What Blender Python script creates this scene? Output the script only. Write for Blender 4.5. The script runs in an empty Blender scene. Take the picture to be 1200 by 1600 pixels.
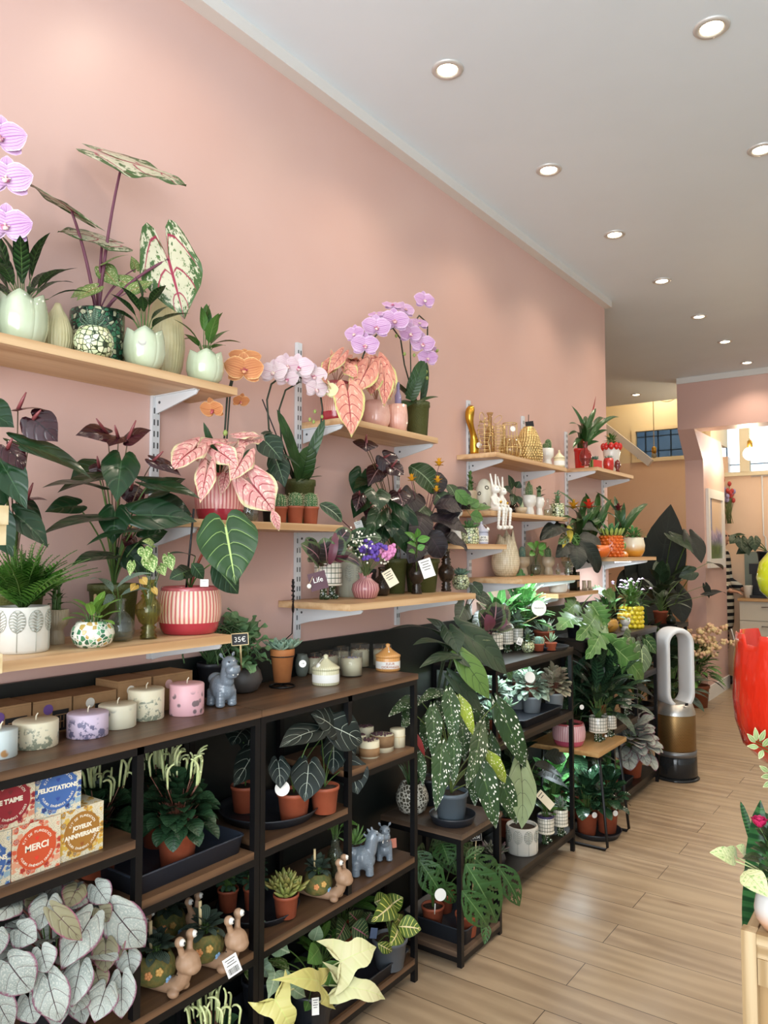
import bpy, math, random
from mathutils import Vector, Matrix
from math import sin, cos, pi, radians as RD
V = Vector
SC = bpy.context.scene
COL = SC.collection
random.seed(7)
WALLX = -1.75

# ---------------------------------------------------------------- mesh builder
class MB:
    def __init__(s): s.v=[]; s.f=[]; s.uv=[]; s.mi=[]; s.m=0
    def vert(s,p,uv=(0,0)): s.v.append((p[0],p[1],p[2])); s.uv.append(uv); return len(s.v)-1
    def face(s,*i): s.f.append(tuple(i)); s.mi.append(s.m)
    def add(s,o,mat=None):
        b=len(s.v)
        for p in o.v: s.v.append(tuple(mat@V(p)) if mat else p)
        s.uv+=o.uv
        for f,m in zip(o.f,o.mi): s.f.append(tuple(i+b for i in f)); s.mi.append(m)
        return s
    def box(s,x0,x1,y0,y1,z0,z1):
        P=[(x0,y0,z0),(x1,y0,z0),(x1,y1,z0),(x0,y1,z0),(x0,y0,z1),(x1,y0,z1),(x1,y1,z1),(x0,y1,z1)]
        for f,u in (((0,3,2,1),0),((4,5,6,7),0),((0,1,5,4),1),((1,2,6,5),2),((2,3,7,6),3),((3,0,4,7),4)):
            b=[s.vert(P[i],c) for i,c in zip(f,((0,0),(1,0),(1,1),(0,1)))]; s.face(*b)
        return s
    def cbox(s,c,sx,sy,sz): return s.box(c[0]-sx/2,c[0]+sx/2,c[1]-sy/2,c[1]+sy/2,c[2],c[2]+sz)
    def lathe(s,prof,n=32,c=(0,0,0),mod=None,cap=True):
        rows=[]; tot=sum(math.dist(prof[i],prof[i+1]) for i in range(len(prof)-1)) or 1; a=0
        for j,(r,z) in enumerate(prof):
            if j: a+=math.dist(prof[j-1],prof[j])
            row=[]
            for i in range(n+1):
                t=2*pi*i/n; rr=r; zz=z
                if mod:
                    rr,zz=mod(t,r,z)
                row.append(s.vert((c[0]+rr*cos(t),c[1]+rr*sin(t),c[2]+zz),(i/n,a/tot)))
            rows.append(row)
        for j in range(len(rows)-1):
            A,B=rows[j],rows[j+1]
            for i in range(n): s.face(A[i],A[i+1],B[i+1],B[i])
        if cap:
            if prof[0][0]>1e-6: s.face(*reversed(rows[0][:n]))
            if prof[-1][0]>1e-6: s.face(*rows[-1][:n])
        return s
    def tube(s,pts,r,n=6,cap=True,closed=False):
        pts=[V(p) for p in pts]; m=len(pts); R=r if isinstance(r,(list,tuple)) else [r]*m
        rows=[]; up=None
        for i in range(m):
            if closed: d=pts[(i+1)%m]-pts[i-1]
            else: d=pts[min(i+1,m-1)]-pts[max(i-1,0)]
            if d.length<1e-9: d=V((0,0,1))
            d.normalize()
            if up is None: up=V((0,0,1)) if abs(d.z)<.9 else V((1,0,0))
            a=d.cross(up)
            if a.length<1e-4: a=d.cross(V((0,1,0)))
            a.normalize(); b=a.cross(d).normalized(); up=b
            rows.append([s.vert(pts[i]+a*cos(2*pi*k/n)*R[i]+b*sin(2*pi*k/n)*R[i],(k/n,i/max(1,m-1))) for k in range(n)])
        for i in range(m if closed else m-1):
            A,B=rows[i],rows[(i+1)%m]
            for k in range(n): s.face(A[k],A[(k+1)%n],B[(k+1)%n],B[k])
        if cap and not closed: s.face(*reversed(rows[0])); s.face(*rows[-1])
        return s
    def ball(s,c,rx,ry=None,rz=None,n=12,m=8):
        ry=ry or rx; rz=rz or rx; rows=[]
        for j in range(m+1):
            a=-pi/2+pi*j/m
            rows.append([s.vert((c[0]+rx*cos(a)*cos(2*pi*i/n),c[1]+ry*cos(a)*sin(2*pi*i/n),c[2]+rz*sin(a)),(i/n,j/m)) for i in range(n+1)])
        for j in range(m):
            for i in range(n): s.face(rows[j][i],rows[j][i+1],rows[j+1][i+1],rows[j+1][i])
        return s
    def fat(s,p,d,up,L,W,T,tab=((0,.35),(.25,.8),(.55,1),(.8,.75),(.94,.35),(1,.03)),n=7,bend=0):
        p=V(p); d=V(d).normalized(); up=V(up); a=d.cross(up)
        if a.length<1e-4: a=d.cross(V((1,.3,0)))
        a.normalize(); b=a.cross(d).normalized(); rows=[]
        for t,w in tab:
            o=p+d*(L*t)+b*(bend*L*t*t)
            rows.append([s.vert(o+a*cos(2*pi*k/n)*W/2*w+b*sin(2*pi*k/n)*T/2*w,(k/n,t)) for k in range(n)])
        for A,B in zip(rows,rows[1:]):
            for k in range(n): s.face(A[k],A[(k+1)%n],B[(k+1)%n],B[k])
        s.face(*reversed(rows[0])); s.face(*rows[-1])
        return s
    def build(s,name,mat,parent=None,smooth=True,bevel=0,sub=0,clamp=None,solid=0,remesh=0):
        me=bpy.data.meshes.new(name)
        v=s.v
        if clamp is not None: v=[(max(p[0],clamp),p[1],p[2]) for p in v]
        me.from_pydata(v,[],s.f)
        ul=me.uv_layers.new(name='UVMap')
        li=[0]*len(me.loops); me.loops.foreach_get('vertex_index',li)
        fl=[]
        for i in li: fl+=s.uv[i]
        ul.data.foreach_set('uv',fl)
        mats=mat if isinstance(mat,(list,tuple)) else [mat]
        for m in mats: me.materials.append(m)
        if len(mats)>1: me.polygons.foreach_set('material_index',s.mi)
        if smooth: me.polygons.foreach_set('use_smooth',[True]*len(me.polygons))
        me.validate(); me.update()
        o=bpy.data.objects.new(name,me); COL.objects.link(o)
        if parent is not None: o.parent=parent
        if remesh:
            m=o.modifiers.new('r','REMESH'); m.mode='VOXEL'; m.voxel_size=remesh; m.use_smooth_shade=True
            m=o.modifiers.new('s','SMOOTH'); m.iterations=6; m.factor=.5
        if bevel:
            m=o.modifiers.new('b','BEVEL'); m.width=bevel; m.segments=2; m.limit_method='ANGLE'; m.angle_limit=RD(40)
        if solid:
            m=o.modifiers.new('so','SOLIDIFY'); m.thickness=solid
        if sub:
            m=o.modifiers.new('ss','SUBSURF'); m.levels=sub; m.render_levels=sub
        return o
def tag(o,label,cat,group=None,kind=None):
    o['label']=label; o['category']=cat
    if group: o['group']=group
    if kind: o['kind']=kind
    return o
def thing(name,label,cat,loc,group=None,rz=0):
    o=bpy.data.objects.new(name,None); o.empty_display_size=.05; COL.objects.link(o); o.location=loc; o.rotation_euler=(0,0,rz)
    return tag(o,label,cat,group)
def struct(name,mb,mat,smooth=False,**k):
    o=mb.build(name,mat,None,smooth,**k); o['kind']='structure'; return o
def copy_thing(root,loc,label=None,rz=None,scale=None,group=None):
    r=root.copy(); COL.objects.link(r); r.location=loc
    if rz is not None: r.rotation_euler=(0,0,rz)
    if scale: r.scale=(scale,)*3
    if label: r['label']=label
    if group: r['group']=group
    def rec(a,b):
        for ch in list(a.children):
            c=ch.copy(); COL.objects.link(c); c.parent=b; rec(ch,c)
    rec(root,r); return r

# ---------------------------------------------------------------- materials
def lin(c):
    if isinstance(c,str):
        c=c.lstrip('#'); c=[int(c[i:i+2],16)/255 for i in (0,2,4)]
    return tuple(x/12.92 if x<=.04045 else ((x+.055)/1.055)**2.4 for x in c[:3])+(1,)
class NT:
    def __init__(s,name):
        s.m=bpy.data.materials.new(name); s.m.use_nodes=True; s.t=s.m.node_tree; s.b=s.t.nodes['Principled BSDF']
    def n(s,typ,**k):
        x=s.t.nodes.new('ShaderNode'+typ)
        for a,b in k.items():
            if a[0]=='_': setattr(x,a[1:],b)
            else: s.put(x.inputs[int(a[1:]) if a[0]=='i' and a[1:].isdigit() else a],b)
        return x
    def put(s,inp,b):
        if isinstance(b,bpy.types.NodeSocket): s.t.links.new(b,inp)
        elif isinstance(b,bpy.types.Node): s.t.links.new(b.outputs[0],inp)
        else: inp.default_value=b
    def math(s,op,a,b=None,c=None):
        x=s.t.nodes.new('ShaderNodeMath'); x.operation=op; s.put(x.inputs[0],a)
        if b is not None: s.put(x.inputs[1],b)
        if c is not None: s.put(x.inputs[2],c)
        return x.outputs[0]
    def mix(s,f,a,b):
        x=s.t.nodes.new('ShaderNodeMix'); x.data_type='RGBA'
        s.put(x.inputs[0],f); s.put(x.inputs[6],lin(a) if isinstance(a,(str,tuple,list)) else a); s.put(x.inputs[7],lin(b) if isinstance(b,(str,tuple,list)) else b)
        return x.outputs[2]
    def ramp(s,x,a,b,lo=0.,hi=1.):
        r=s.t.nodes.new('ShaderNodeMapRange'); r.interpolation_type='SMOOTHSTEP'
        s.put(r.inputs[0],x); r.inputs[1].default_value=a; r.inputs[2].default_value=b; r.inputs[3].default_value=lo; r.inputs[4].default_value=hi
        return r.outputs[0]
    def coord(s,k='Object',scale=None):
        c=s.t.nodes.new('ShaderNodeTexCoord').outputs[k]
        if scale:
            m=s.t.nodes.new('ShaderNodeMapping'); s.put(m.inputs[0],c); m.inputs[3].default_value=scale; return m.outputs[0]
        return c
    def noise(s,vec,scale,detail=3,rough=.5): return s.n('TexNoise',Vector=vec,Scale=scale,Detail=detail,Roughness=rough).outputs[0]
    def col(s,x): s.put(s.b.inputs['Base Color'],lin(x) if isinstance(x,(str,tuple,list)) else x); return s
    def bump(s,h,st=.3,dist=.002):
        b=s.n('Bump',Strength=st,Distance=dist,Height=h); s.put(s.b.inputs['Normal'],b.outputs[0]); return s
    def set(s,**k):
        for a,b in k.items(): s.put(s.b.inputs[a.replace('_',' ')],b)
        return s
MATS={}
def mat(name,c,rough=.5,metal=0,c2=None,ns=20,nb=None,coat=0,bump=None,em=None,ems=1,trans=0,ior=1.45,alpha=1,stretch=None):
    if name in MATS: return MATS[name]
    t=NT(name)
    if c2:
        f=t.ramp(t.noise(t.coord('Object',stretch),ns,4,.6),.35,.68); t.col(t.mix(f,c,c2))
    else: t.col(c)
    t.set(Roughness=rough,Metallic=metal)
    if coat: t.set(Coat_Weight=coat,Coat_Roughness=.08)
    if bump: t.bump(t.noise(t.coord('Object',stretch),bump[0],3),bump[1],.002)
    if em: t.set(Emission_Color=lin(em),Emission_Strength=ems)
    if trans and rough>.2: t.set(Transmission_Weight=trans,IOR=ior)
    elif trans:      # thin clear glass: tinted see-through body with fresnel reflections
        out=t.t.nodes['Material Output']; tr=t.n('BsdfTransparent',Color=lin(c)); gl=t.n('BsdfGlossy',Roughness=max(rough,.03)); lw=t.n('LayerWeight',Blend=.5)
        f=t.math('ADD',t.math('MULTIPLY',t.math('POWER',lw.outputs[1],3.),.45),.035); m1=t.n('MixShader'); t.put(m1.inputs[0],f); t.put(m1.inputs[1],tr); t.put(m1.inputs[2],gl)
        m2=t.n('MixShader',Fac=max(.02,1-trans)); t.put(m2.inputs[1],m1); t.put(m2.inputs[2],t.b); t.put(out.inputs[0],m2)
    MATS[name]=t.m; return t.m
def wood(name,c1,c2,axis,rough=.45,scale=1.):
    if name in MATS: return MATS[name]
    t=NT(name); st=[28*scale]*3; st[axis]=1.6*scale
    g=t.coord('Object',tuple(st)); n=t.noise(g,1.2,6,.62)
    w=t.n('TexWave',_wave_type='BANDS',_bands_direction='XYZ'[2 if axis!=2 else 0],Vector=t.coord('Object',tuple(x*.5 for x in st)),Scale=.6,Distortion=5.,Detail=3.).outputs[1]
    f=t.math('ADD',t.math('MULTIPLY',n,.75),t.math('MULTIPLY',w,.3))
    t.col(t.mix(t.ramp(f,.3,.8),c1,c2)).set(Roughness=rough).bump(n,.12,.001); MATS[name]=t.m; return t.m
def leafmat(name,c,c2=None,edge=None,ea=.8,vein=None,nv=7,k=1.2,vw=.14,mid=.05,midc=None,mot=None,ms=9,mt=(.5,.56),spot=None,ss=9,sr=.22,rough=.38,stripe=None,sw=(.5,.7),edgen=.25,coat=0,tr=True):
    if name in MATS: return MATS[name]
    def dk(h):
        if h is None: return h
        q=lin(h); l=.2*q[0]+.7*q[1]+.1*q[2]; g=.62 if l<.16 else (.78 if l<.35 else .92); return '#'+''.join('%02x'%int(255*min(1,(1.055*(x*g)**(1/2.4)-.055 if x*g>.0031 else x*g*12.92))) for x in q[:3])
    c,c2,vein,midc,stripe=dk(c),dk(c2),dk(vein),dk(midc),dk(stripe)
    t=NT(name); uv=t.coord('UV'); sp=t.n('SeparateXYZ',Vector=uv)
    s=t.math('SUBTRACT',t.math('MULTIPLY',sp.outputs[0],2.),1.); a=t.math('ABSOLUTE',s); v=sp.outputs[1]
    oc=t.coord('Object'); nz=t.noise(oc,60,3,.6)
    col=t.mix(t.ramp(t.noise(oc,14,2),.3,.7),c,c2 or c)
    lat=t.math('PINGPONG',t.math('SUBTRACT',t.math('MULTIPLY',v,float(nv)),t.math('MULTIPLY',a,float(k))),.5)
    if stripe: col=t.mix(t.ramp(t.math('ADD',lat,t.math('MULTIPLY',t.math('SUBTRACT',nz,.5),.12)),sw[0]*.5,sw[1]*.5),col,stripe)
    if mot:
        col=t.mix(t.ramp(t.math('ADD',t.noise(t.coord('UV'),ms,5,.7),t.math('MULTIPLY',a,.0)),mt[0],mt[1]),col,mot)
    if edge:
        e=t.math('MAXIMUM',a,t.math('MULTIPLY',t.math('ABSOLUTE',t.math('SUBTRACT',t.math('MULTIPLY',v,2.),.92)),.93))
        e=t.math('ADD',e,t.math('MULTIPLY',t.math('SUBTRACT',t.noise(t.coord('UV'),11,4,.7),.5),edgen*2))
        col=t.mix(t.ramp(e,ea-.06,ea+.06),col,edge)
    if spot:
        vo=t.n('TexVoronoi',Vector=t.coord('UV',(1.,2.2,1.)),Scale=ss,Randomness=.75)
        col=t.mix(t.ramp(vo.outputs[0],sr,sr*.75),col,spot)
    if vein:
        vm=t.ramp(lat,vw*.5,vw*.5*.25)
        vm=t.math('MULTIPLY',vm,t.ramp(a,1.,.72))
        col=t.mix(vm,col,vein)
    if midc or vein: col=t.mix(t.ramp(a,mid*1.3,mid*.6),col,midc or vein)
    t.col(col).set(Roughness=rough); t.b.inputs['Specular IOR Level'].default_value=.35
    if coat: t.set(Coat_Weight=coat*.6,Coat_Roughness=.12)
    t.bump(t.math('ADD',t.ramp(lat,0.,.22),t.math('MULTIPLY',nz,.3)),.3,.003)
    MATS[name]=t.m; return t.m

# ---------------------------------------------------------------- leaves and plants
SH={
'heart':([(0,.84),(.08,.95),(.2,1),(.4,.92),(.6,.7),(.8,.36),(.93,.12),(1,.01)],.27),
'cal':([(0,.9),(.06,.97),(.16,1),(.3,.98),(.5,.8),(.75,.42),(.92,.13),(1,.01)],.7),
'shield':([(0,.76),(.1,.92),(.26,1),(.45,.95),(.65,.74),(.83,.4),(.95,.13),(1,.01)],.3),
'ovate':([(0,.06),(.1,.55),(.3,.97),(.45,1),(.7,.72),(.88,.34),(1,.02)],0),
'lance':([(0,.12),(.2,.7),(.42,1),(.7,.75),(.9,.3),(1,.01)],0),
'strap':([(0,.7),(.3,1),(.7,.92),(.9,.55),(1,.03)],0),
'grass':([(0,1),(.5,.9),(.85,.5),(1,.05)],0),
'round':([(0,.55),(.1,.86),(.35,1),(.6,.95),(.85,.55),(.96,.2),(1,.02)],.14),
'oval':([(0,.2),(.12,.7),(.3,.96),(.55,1),(.8,.75),(.94,.4),(1,.05)],0),
'wing':([(0,.4),(.1,.8),(.25,1),(.5,.86),(.8,.46),(.94,.15),(1,.01)],.14),
'lobed':([(0,.3),(.08,.7),(.14,.4),(.22,.95),(.3,.5),(.4,1),(.47,.5),(.58,.85),(.65,.4),(.76,.6),(.83,.28),(.92,.3),(1,.02)],.12),
'ghost':([(0,.3),(.06,.55),(.14,.85),(.2,1),(.25,.86),(.32,.56),(.4,.42),(.5,.47),(.6,.46),(.72,.34),(.86,.16),(.95,.06),(1,.01)],.3),
'petal':([(0,.25),(.25,.85),(.55,1),(.8,.85),(.95,.45),(1,.1)],0),
'frill':([(0,.3),(.15,.7),(.22,.55),(.38,1),(.46,.78),(.6,1),(.68,.7),(.82,.7),(.9,.4),(1,.15)],.08),
}
def itp(tab,t):
    for (a,x),(b,y) in zip(tab,tab[1:]):
        if t<=b: return x+(y-x)*(t-a)/(b-a)
    return tab[-1][1]
def leaf(mb,p0,p1,W,n=(0,0,1),shape='ovate',arch=.08,fold=.12,ruf=0,nt=9,ns=3,holes=0,curl=0):
    p0=V(p0); p1=V(p1); d=p1-p0; L=d.length
    if L<1e-6: return
    d/=L; sd=d.cross(V(n))
    if shape=='ghost': return ghost(mb,p0,d,L,W,V(n),arch,fold)
    if sd.length<1e-3: sd=d.cross(V((.3,1,.2)))
    sd.normalize(); nn=sd.cross(d); tab,lobe=SH[shape]; rows=[]; ph=random.random()*6
    if shape in('lobed','frill'): nt=max(nt,32)
    for i in range(nt+1):
        t=i/nt; t=t*t*(3-2*t)*.4+t*.6; w=itp(tab,t); row=[]
        for j in range(-ns,ns+1):
            s=j/ns; a=abs(s)
            y=t-lobe*(1-t)**2.4*max(0,sin(pi*a**.8))**.75*.95
            if shape in('lobed','ghost'): y+=.1*a*a*(w-.3)*(1-t)
            x=s*w*W/2
            z=arch*L*4*t*(1-t)+fold*abs(x)-curl*W*a*a*w+ruf*W*sin(t*11+ph+j)*a*a
            row.append(mb.vert(p0+d*(L*y)+sd*x+nn*z,(s*.5+.5,t)))
        rows.append(row)
    for i in range(nt):
        for j in range(2*ns):
            if holes:
                a=abs((j+.5)/ns-1); t=(i+.5)/nt
                if .3<a<.8 and .12<t<.86 and (t*holes-a*1.4)%1<.42: continue
            mb.face(rows[i][j],rows[i][j+1],rows[i+1][j+1],rows[i+1][j])
GH=[(0,-.02),(.1,-.1),(.26,-.17),(.5,-.22),(.78,-.3),(1,-.42),(.95,-.2),(.85,.0),(.7,.12),(.57,.2),(.5,.28),(.5,.36),(.54,.44),(.54,.53),(.46,.64),(.31,.75),(.16,.84),(.07,.93),(0,1)]
def ghost(mb,p0,d,L,W,n,arch,fold):
    "arrow shaped leaf with two swept back side lobes"
    sd=d.cross(n).normalized(); nn=sd.cross(d); K=5
    for s in (-1,1):
        pr=None
        for i,(x,y) in enumerate(GH):
            ym=max(-.02,min(1,y*.8+.16*(1-abs(y)))) if i not in (0,len(GH)-1) else y; row=[]
            for k in range(K+1):
                f=k/K; xx=x*f; yy=ym+(y-ym)*f**1.3; z=arch*L*4*max(0,yy)*(1-yy)+fold*xx*W/2-.12*W*xx*xx-.1*L*max(0,yy)**3
                row.append(mb.vert(p0+d*(L*yy)+sd*(s*xx*W/2)+nn*z,(s*xx*.5+.5,max(0,min(1,yy*.8+.2)))))
            if pr:
                for k in range(K): mb.face(*((pr[k],pr[k+1],row[k+1],row[k]) if s>0 else (pr[k],row[k],row[k+1],pr[k+1])))
            pr=row
def stalk(mb,a,b,r,bend=.15,n=5,seg=6):
    a=V(a); b=V(b); c=V((a.x+(b.x-a.x)*bend,a.y+(b.y-a.y)*bend,a.z+(b.z-a.z)*.62)); pts=[]
    for i in range(seg+1):
        t=i/seg; pts.append(a*(1-t)**2+c*2*t*(1-t)+b*t*t)
    mb.tube(pts,[r*(1-.35*i/seg) for i in range(seg+1)],n)
STEM=None
def bush(T,lm,n,R,H,L,W,shape='ovate',zb=.0,el=(75,-15),arch=.08,fold=.15,ruf=0,seed=1,sm=None,sr=.0016,c=(0,0),name='foliage',nt=7,ns=2,jit=.3,inner=.12,holes=0,curl=0,sname='stems',face=0):
    rn=random.Random(seed); mb=MB(); st=MB()
    for i in range(n):
        q=(i+.5)/n; az=i*2.39996+rn.uniform(-.4,.4)
        rr=R*((1-q)**.6*(1-inner)+inner)*rn.uniform(.75,1.1); z=zb+H*(.22+.78*q)*rn.uniform(1-jit,1+jit*.3)
        e=RD(el[1]+(el[0]-el[1])*q**1.1+rn.uniform(-16,16)); sc=rn.uniform(.72,1.12)
        cx,cy=cos(az),sin(az); p0=V((c[0]+cx*rr*.5,c[1]+cy*rr*.5,z)); l=L*sc
        d=V((cx*cos(e),cy*cos(e),sin(e)))
        if face: d=(d+V((.55,-.45,0))*face).normalized()
        nrm=V((-cx*sin(e)+(.5*face),-cy*sin(e)-(.4*face),cos(e)+.25))
        leaf(mb,p0,p0+d*l,W*sc,nrm,shape,arch,fold,ruf,nt,ns,holes,curl)
        if sr: stalk(st,(c[0]+cx*.008,c[1]+cy*.008,zb-.01),p0,sr,.2)
    cl=WALLX+.004-T.location.x
    mb.build(name,lm,T,clamp=cl)
    if sr: st.build(sname,sm or STEM,T,clamp=cl)
def rosette(T,m,R,zb=0,lay=((9,70,.55),(9,45,.85),(10,18,1.)),W=.4,Tk=.18,c=(0,0),seed=0,name='rosette',tab=None,bend=.15,mb=None):
    own=mb is None; mb=mb or MB(); rn=random.Random(seed)
    for li,(n,e,s) in enumerate(lay):
        for i in range(n):
            az=2*pi*(i+.5*(li%2))/n+rn.uniform(-.12,.12); er=RD(e+rn.uniform(-7,7))
            d=V((cos(az)*cos(er),sin(az)*cos(er),sin(er))); up=V((-cos(az)*sin(er),-sin(az)*sin(er),cos(er)))
            k=dict(tab=tab) if tab else {}
            mb.fat((c[0],c[1],zb+.004),d,up,R*s*rn.uniform(.9,1.1),R*W*s,R*Tk*s,bend=bend,n=6,**k)
    if own: mb.build(name,m,T,clamp=WALLX+.004-T.location.x)
    return mb
def text_mb(s,size,ex=.0006,align='CENTER',font=None,bold=0):
    cu=bpy.data.curves.new('t','FONT'); cu.body=s; cu.size=size; cu.align_x=align; cu.align_y='CENTER'; cu.extrude=ex; cu.resolution_u=3; cu.offset=bold
    o=bpy.data.objects.new('t',cu); COL.objects.link(o)
    dg=bpy.context.evaluated_depsgraph_get(); me=o.evaluated_get(dg).to_mesh(); mb=MB()
    for v in me.vertices: mb.vert(v.co)
    for p in me.polygons: mb.face(*p.vertices)
    o.evaluated_get(dg).to_mesh_clear(); bpy.data.objects.remove(o); bpy.data.curves.remove(cu); return mb
def frame(o,x,y):
    "matrix with local X along x, local Y along y"
    x=V(x).normalized(); y=V(y); z=x.cross(y).normalized(); y=z.cross(x)
    return Matrix(((x.x,y.x,z.x,o[0]),(x.y,y.y,z.y,o[1]),(x.z,y.z,z.z,o[2]),(0,0,0,1)))
def arc_text(mb,s,size,r,a0,a1,M,up=True):
    "letters of s set round a circle of radius r from angle a0 to a1 (degrees, 90 is the top)"
    for i,ch in enumerate(s):
        if ch==' ': continue
        a=RD(a0+(a1-a0)*i/max(1,len(s)-1)); rot=a-pi/2 if up else a+pi/2
        t=text_mb(ch,size,.0003); mb.add(t,M@Matrix.Translation((r*cos(a),r*sin(a),0))@Matrix.Rotation(rot,4,'Z'))

SPOT_E=13; DAY_E=165; SKY_E=1.8; EXPO=0.15

# ================================================================ setting
PINK=NT('pink_wall_paint'); _n=PINK.noise(PINK.coord('Object'),1.4,3)
PINK.col(PINK.mix(PINK.ramp(_n,.3,.7),'#d2aca0','#d7b3a8')).set(Roughness=.38).bump(PINK.noise(PINK.coord('Object'),45,3),.05,.001); PINK=PINK.m
ORANGE=mat('orange_wall_paint','#e6c4a4',.5,c2='#eacaac',ns=1.5)
CREAM=mat('cream_paint','#ead9b4',.6)
WHITE=mat('white_ceiling_paint','#e2edf4',.55,c2='#dee9f0',ns=1.2)
TRIMW=mat('white_trim_paint','#dedbd5',.5)
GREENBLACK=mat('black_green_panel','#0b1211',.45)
BLACKMETAL=mat('black_metal','#0e0e10',.42,metal=.3)
WHITEMETAL=mat('white_metal','#d3d6d8',.35)
# floor of oak planks across the room, 0.168 m wide
fm=NT('oak_plank_floor'); oc=fm.coord('Object'); sp=fm.n('SeparateXYZ',Vector=oc)
PW,PL=.1685,1.32
row=fm.math('FLOOR',fm.math('DIVIDE',fm.math('SUBTRACT',sp.outputs[1],2.445),PW))
odd=fm.math('ABSOLUTE',fm.math('MODULO',row,2.))
xs=fm.math('DIVIDE',fm.math('ADD',fm.math('ADD',sp.outputs[0],1.03),fm.math('MULTIPLY',odd,PL/2)),PL)
pid=fm.math('FLOOR',xs); fx=fm.math('FRACT',xs); fy=fm.math('FRACT',fm.math('DIVIDE',fm.math('SUBTRACT',sp.outputs[1],2.445),PW))
rnd=fm.n('TexWhiteNoise',_noise_dimensions='2D',Vector=fm.n('CombineXYZ',X=row,Y=pid).outputs[0]).outputs[0]
off=fm.n('CombineXYZ',X=fm.math('ADD',fm.math('MULTIPLY',sp.outputs[0],1.1),fm.math('MULTIPLY',rnd,37.)),Y=fm.math('ADD',fm.math('MULTIPLY',sp.outputs[1],7.),fm.math('MULTIPLY',rnd,11.)),Z=0.)
g1=fm.noise(off.outputs[0],2.2,6,.62)
wv=fm.n('TexWave',_bands_direction='Y',Vector=off.outputs[0],Scale=.55,Distortion=9.,Detail=3.,**{'Detail Scale':1.2}).outputs[1]
gf=fm.math('ADD',fm.math('MULTIPLY',g1,.8),fm.math('MULTIPLY',wv,.2))
base=fm.mix(fm.ramp(gf,.28,.78),'#8e7861','#b39c80')
base=fm.mix(fm.ramp(rnd,0.,1.,0.,.4),base,'#a99274')
kn=fm.n('TexVoronoi',Vector=fm.n('Mapping',Vector=off.outputs[0],Scale=(.9,.75,1.)).outputs[0],Scale=1.3).outputs[0]
base=fm.mix(fm.ramp(kn,.1,.02,0.,.7),base,'#6a4d35')
jx=fm.math('MULTIPLY',fm.math('MINIMUM',fx,fm.math('SUBTRACT',1.,fx)),PL)
jy=fm.math('MULTIPLY',fm.math('MINIMUM',fy,fm.math('SUBTRACT',1.,fy)),PW)
seam=fm.ramp(fm.math('MINIMUM',jx,jy),.0018,.0008)
fm.col(fm.mix(seam,base,'#3a2a1d')).set(Roughness=fm.ramp(g1,.3,.7,.3,.42)); fm.bump(fm.math('SUBTRACT',g1,seam),.12,.001)
struct('floor',MB().box(-3.7,2.4,-2,9.3,-.1,0),fm.m)
struct('wall_left',MB().box(-1.9,WALLX,-2,4.93,0,3.08),PINK)
b=MB().box(WALLX-.02,WALLX+.05,-2,4.93,3.035,3.08)
struct('trim_1',b,TRIMW)                                  # plain white cornice
struct('ceiling',MB().box(-3.7,2.4,-2,8.55,3.08,3.18),WHITE)
b=MB().box(-3.7,-1.9,8.5,9.3,3.45,3.55); b.box(-3.7,-1.9,8.5,8.55,3.18,3.45); b.box(-1.95,-1.9,8.5,9.3,2.6,3.5)
struct('ceiling_recess',b,CREAM)
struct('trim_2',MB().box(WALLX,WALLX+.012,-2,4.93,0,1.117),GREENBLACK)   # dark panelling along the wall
struct('wall_recess_side',MB().box(-3.7,-3.6,4.8,9.3,0,3.5),ORANGE)
struct('wall_recess_near',MB().box(-3.7,-1.9,4.72,4.93,0,3.08),PINK)
# back wall with two window openings
b=MB(); Y0,Y1=9.3,9.45
b.box(-3.7,-1.9,Y0,Y1,0,2.5); b.box(-1.9,2.4,Y0,Y1,0,2.27)
struct('wall_back',b,ORANGE)
b=MB(); b.box(-3.7,-2.98,Y0,Y1,2.5,3.5); b.box(-2.98,-2.3,Y0,Y1,2.92,3.5); b.box(-2.3,-2.1,Y0,Y1,2.27,3.5); b.box(-2.1,2.4,Y0,Y1,2.95,3.5); b.box(.2,2.4,Y0,Y1,2.27,2.95)
struct('wall_back_upper',b,CREAM)
struct('wall_right',MB().box(2.3,2.4,-2,9.3,0,3.5),WHITE)
# storefront behind the camera: low sill, posts and a wide opening
b=MB(); b.box(-1.9,2.4,-2.1,-2,0,.25); b.box(-1.9,2.4,-2.1,-2,2.85,3.18); b.box(-1.9,-1.6,-2.1,-2,.25,2.85); b.box(2.1,2.4,-2.1,-2,.25,2.85)
struct('wall_front',b,WHITE)
# lintel, corbel and pillar
b=MB().box(-1.985,2.4,7.55,7.8,2.585,3.025); struct('lintel_beam',b,PINK)
b=MB().box(-1.985,2.4,7.54,7.8,3.025,3.08); struct('trim_3',b,TRIMW)
b=MB()
P8=[(-1.985,7.55,2.585),(-1.835,7.55,2.585),(-1.815,7.79,2.31),(-1.985,7.79,2.31),(-1.985,8.68,2.31),(-1.815,8.68,2.31),(-1.985,8.68,2.585),(-1.835,8.68,2.585)]
for p in P8: b.vert(p)
for f in ((0,3,2,1),(0,6,4,3),(1,2,5,7),(4,6,7,5),(0,1,7,6),(2,3,4,5)): b.face(*f)
struct('pillar_corbel',b,PINK)
struct('pillar',MB().box(-1.985,-1.815,7.79,8.68,0,2.31),PINK)
b=MB().box(-1.985,-1.803,7.778,8.692,0,.13); struct('baseboard_pillar',b,TRIMW,bevel=.004)
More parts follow.
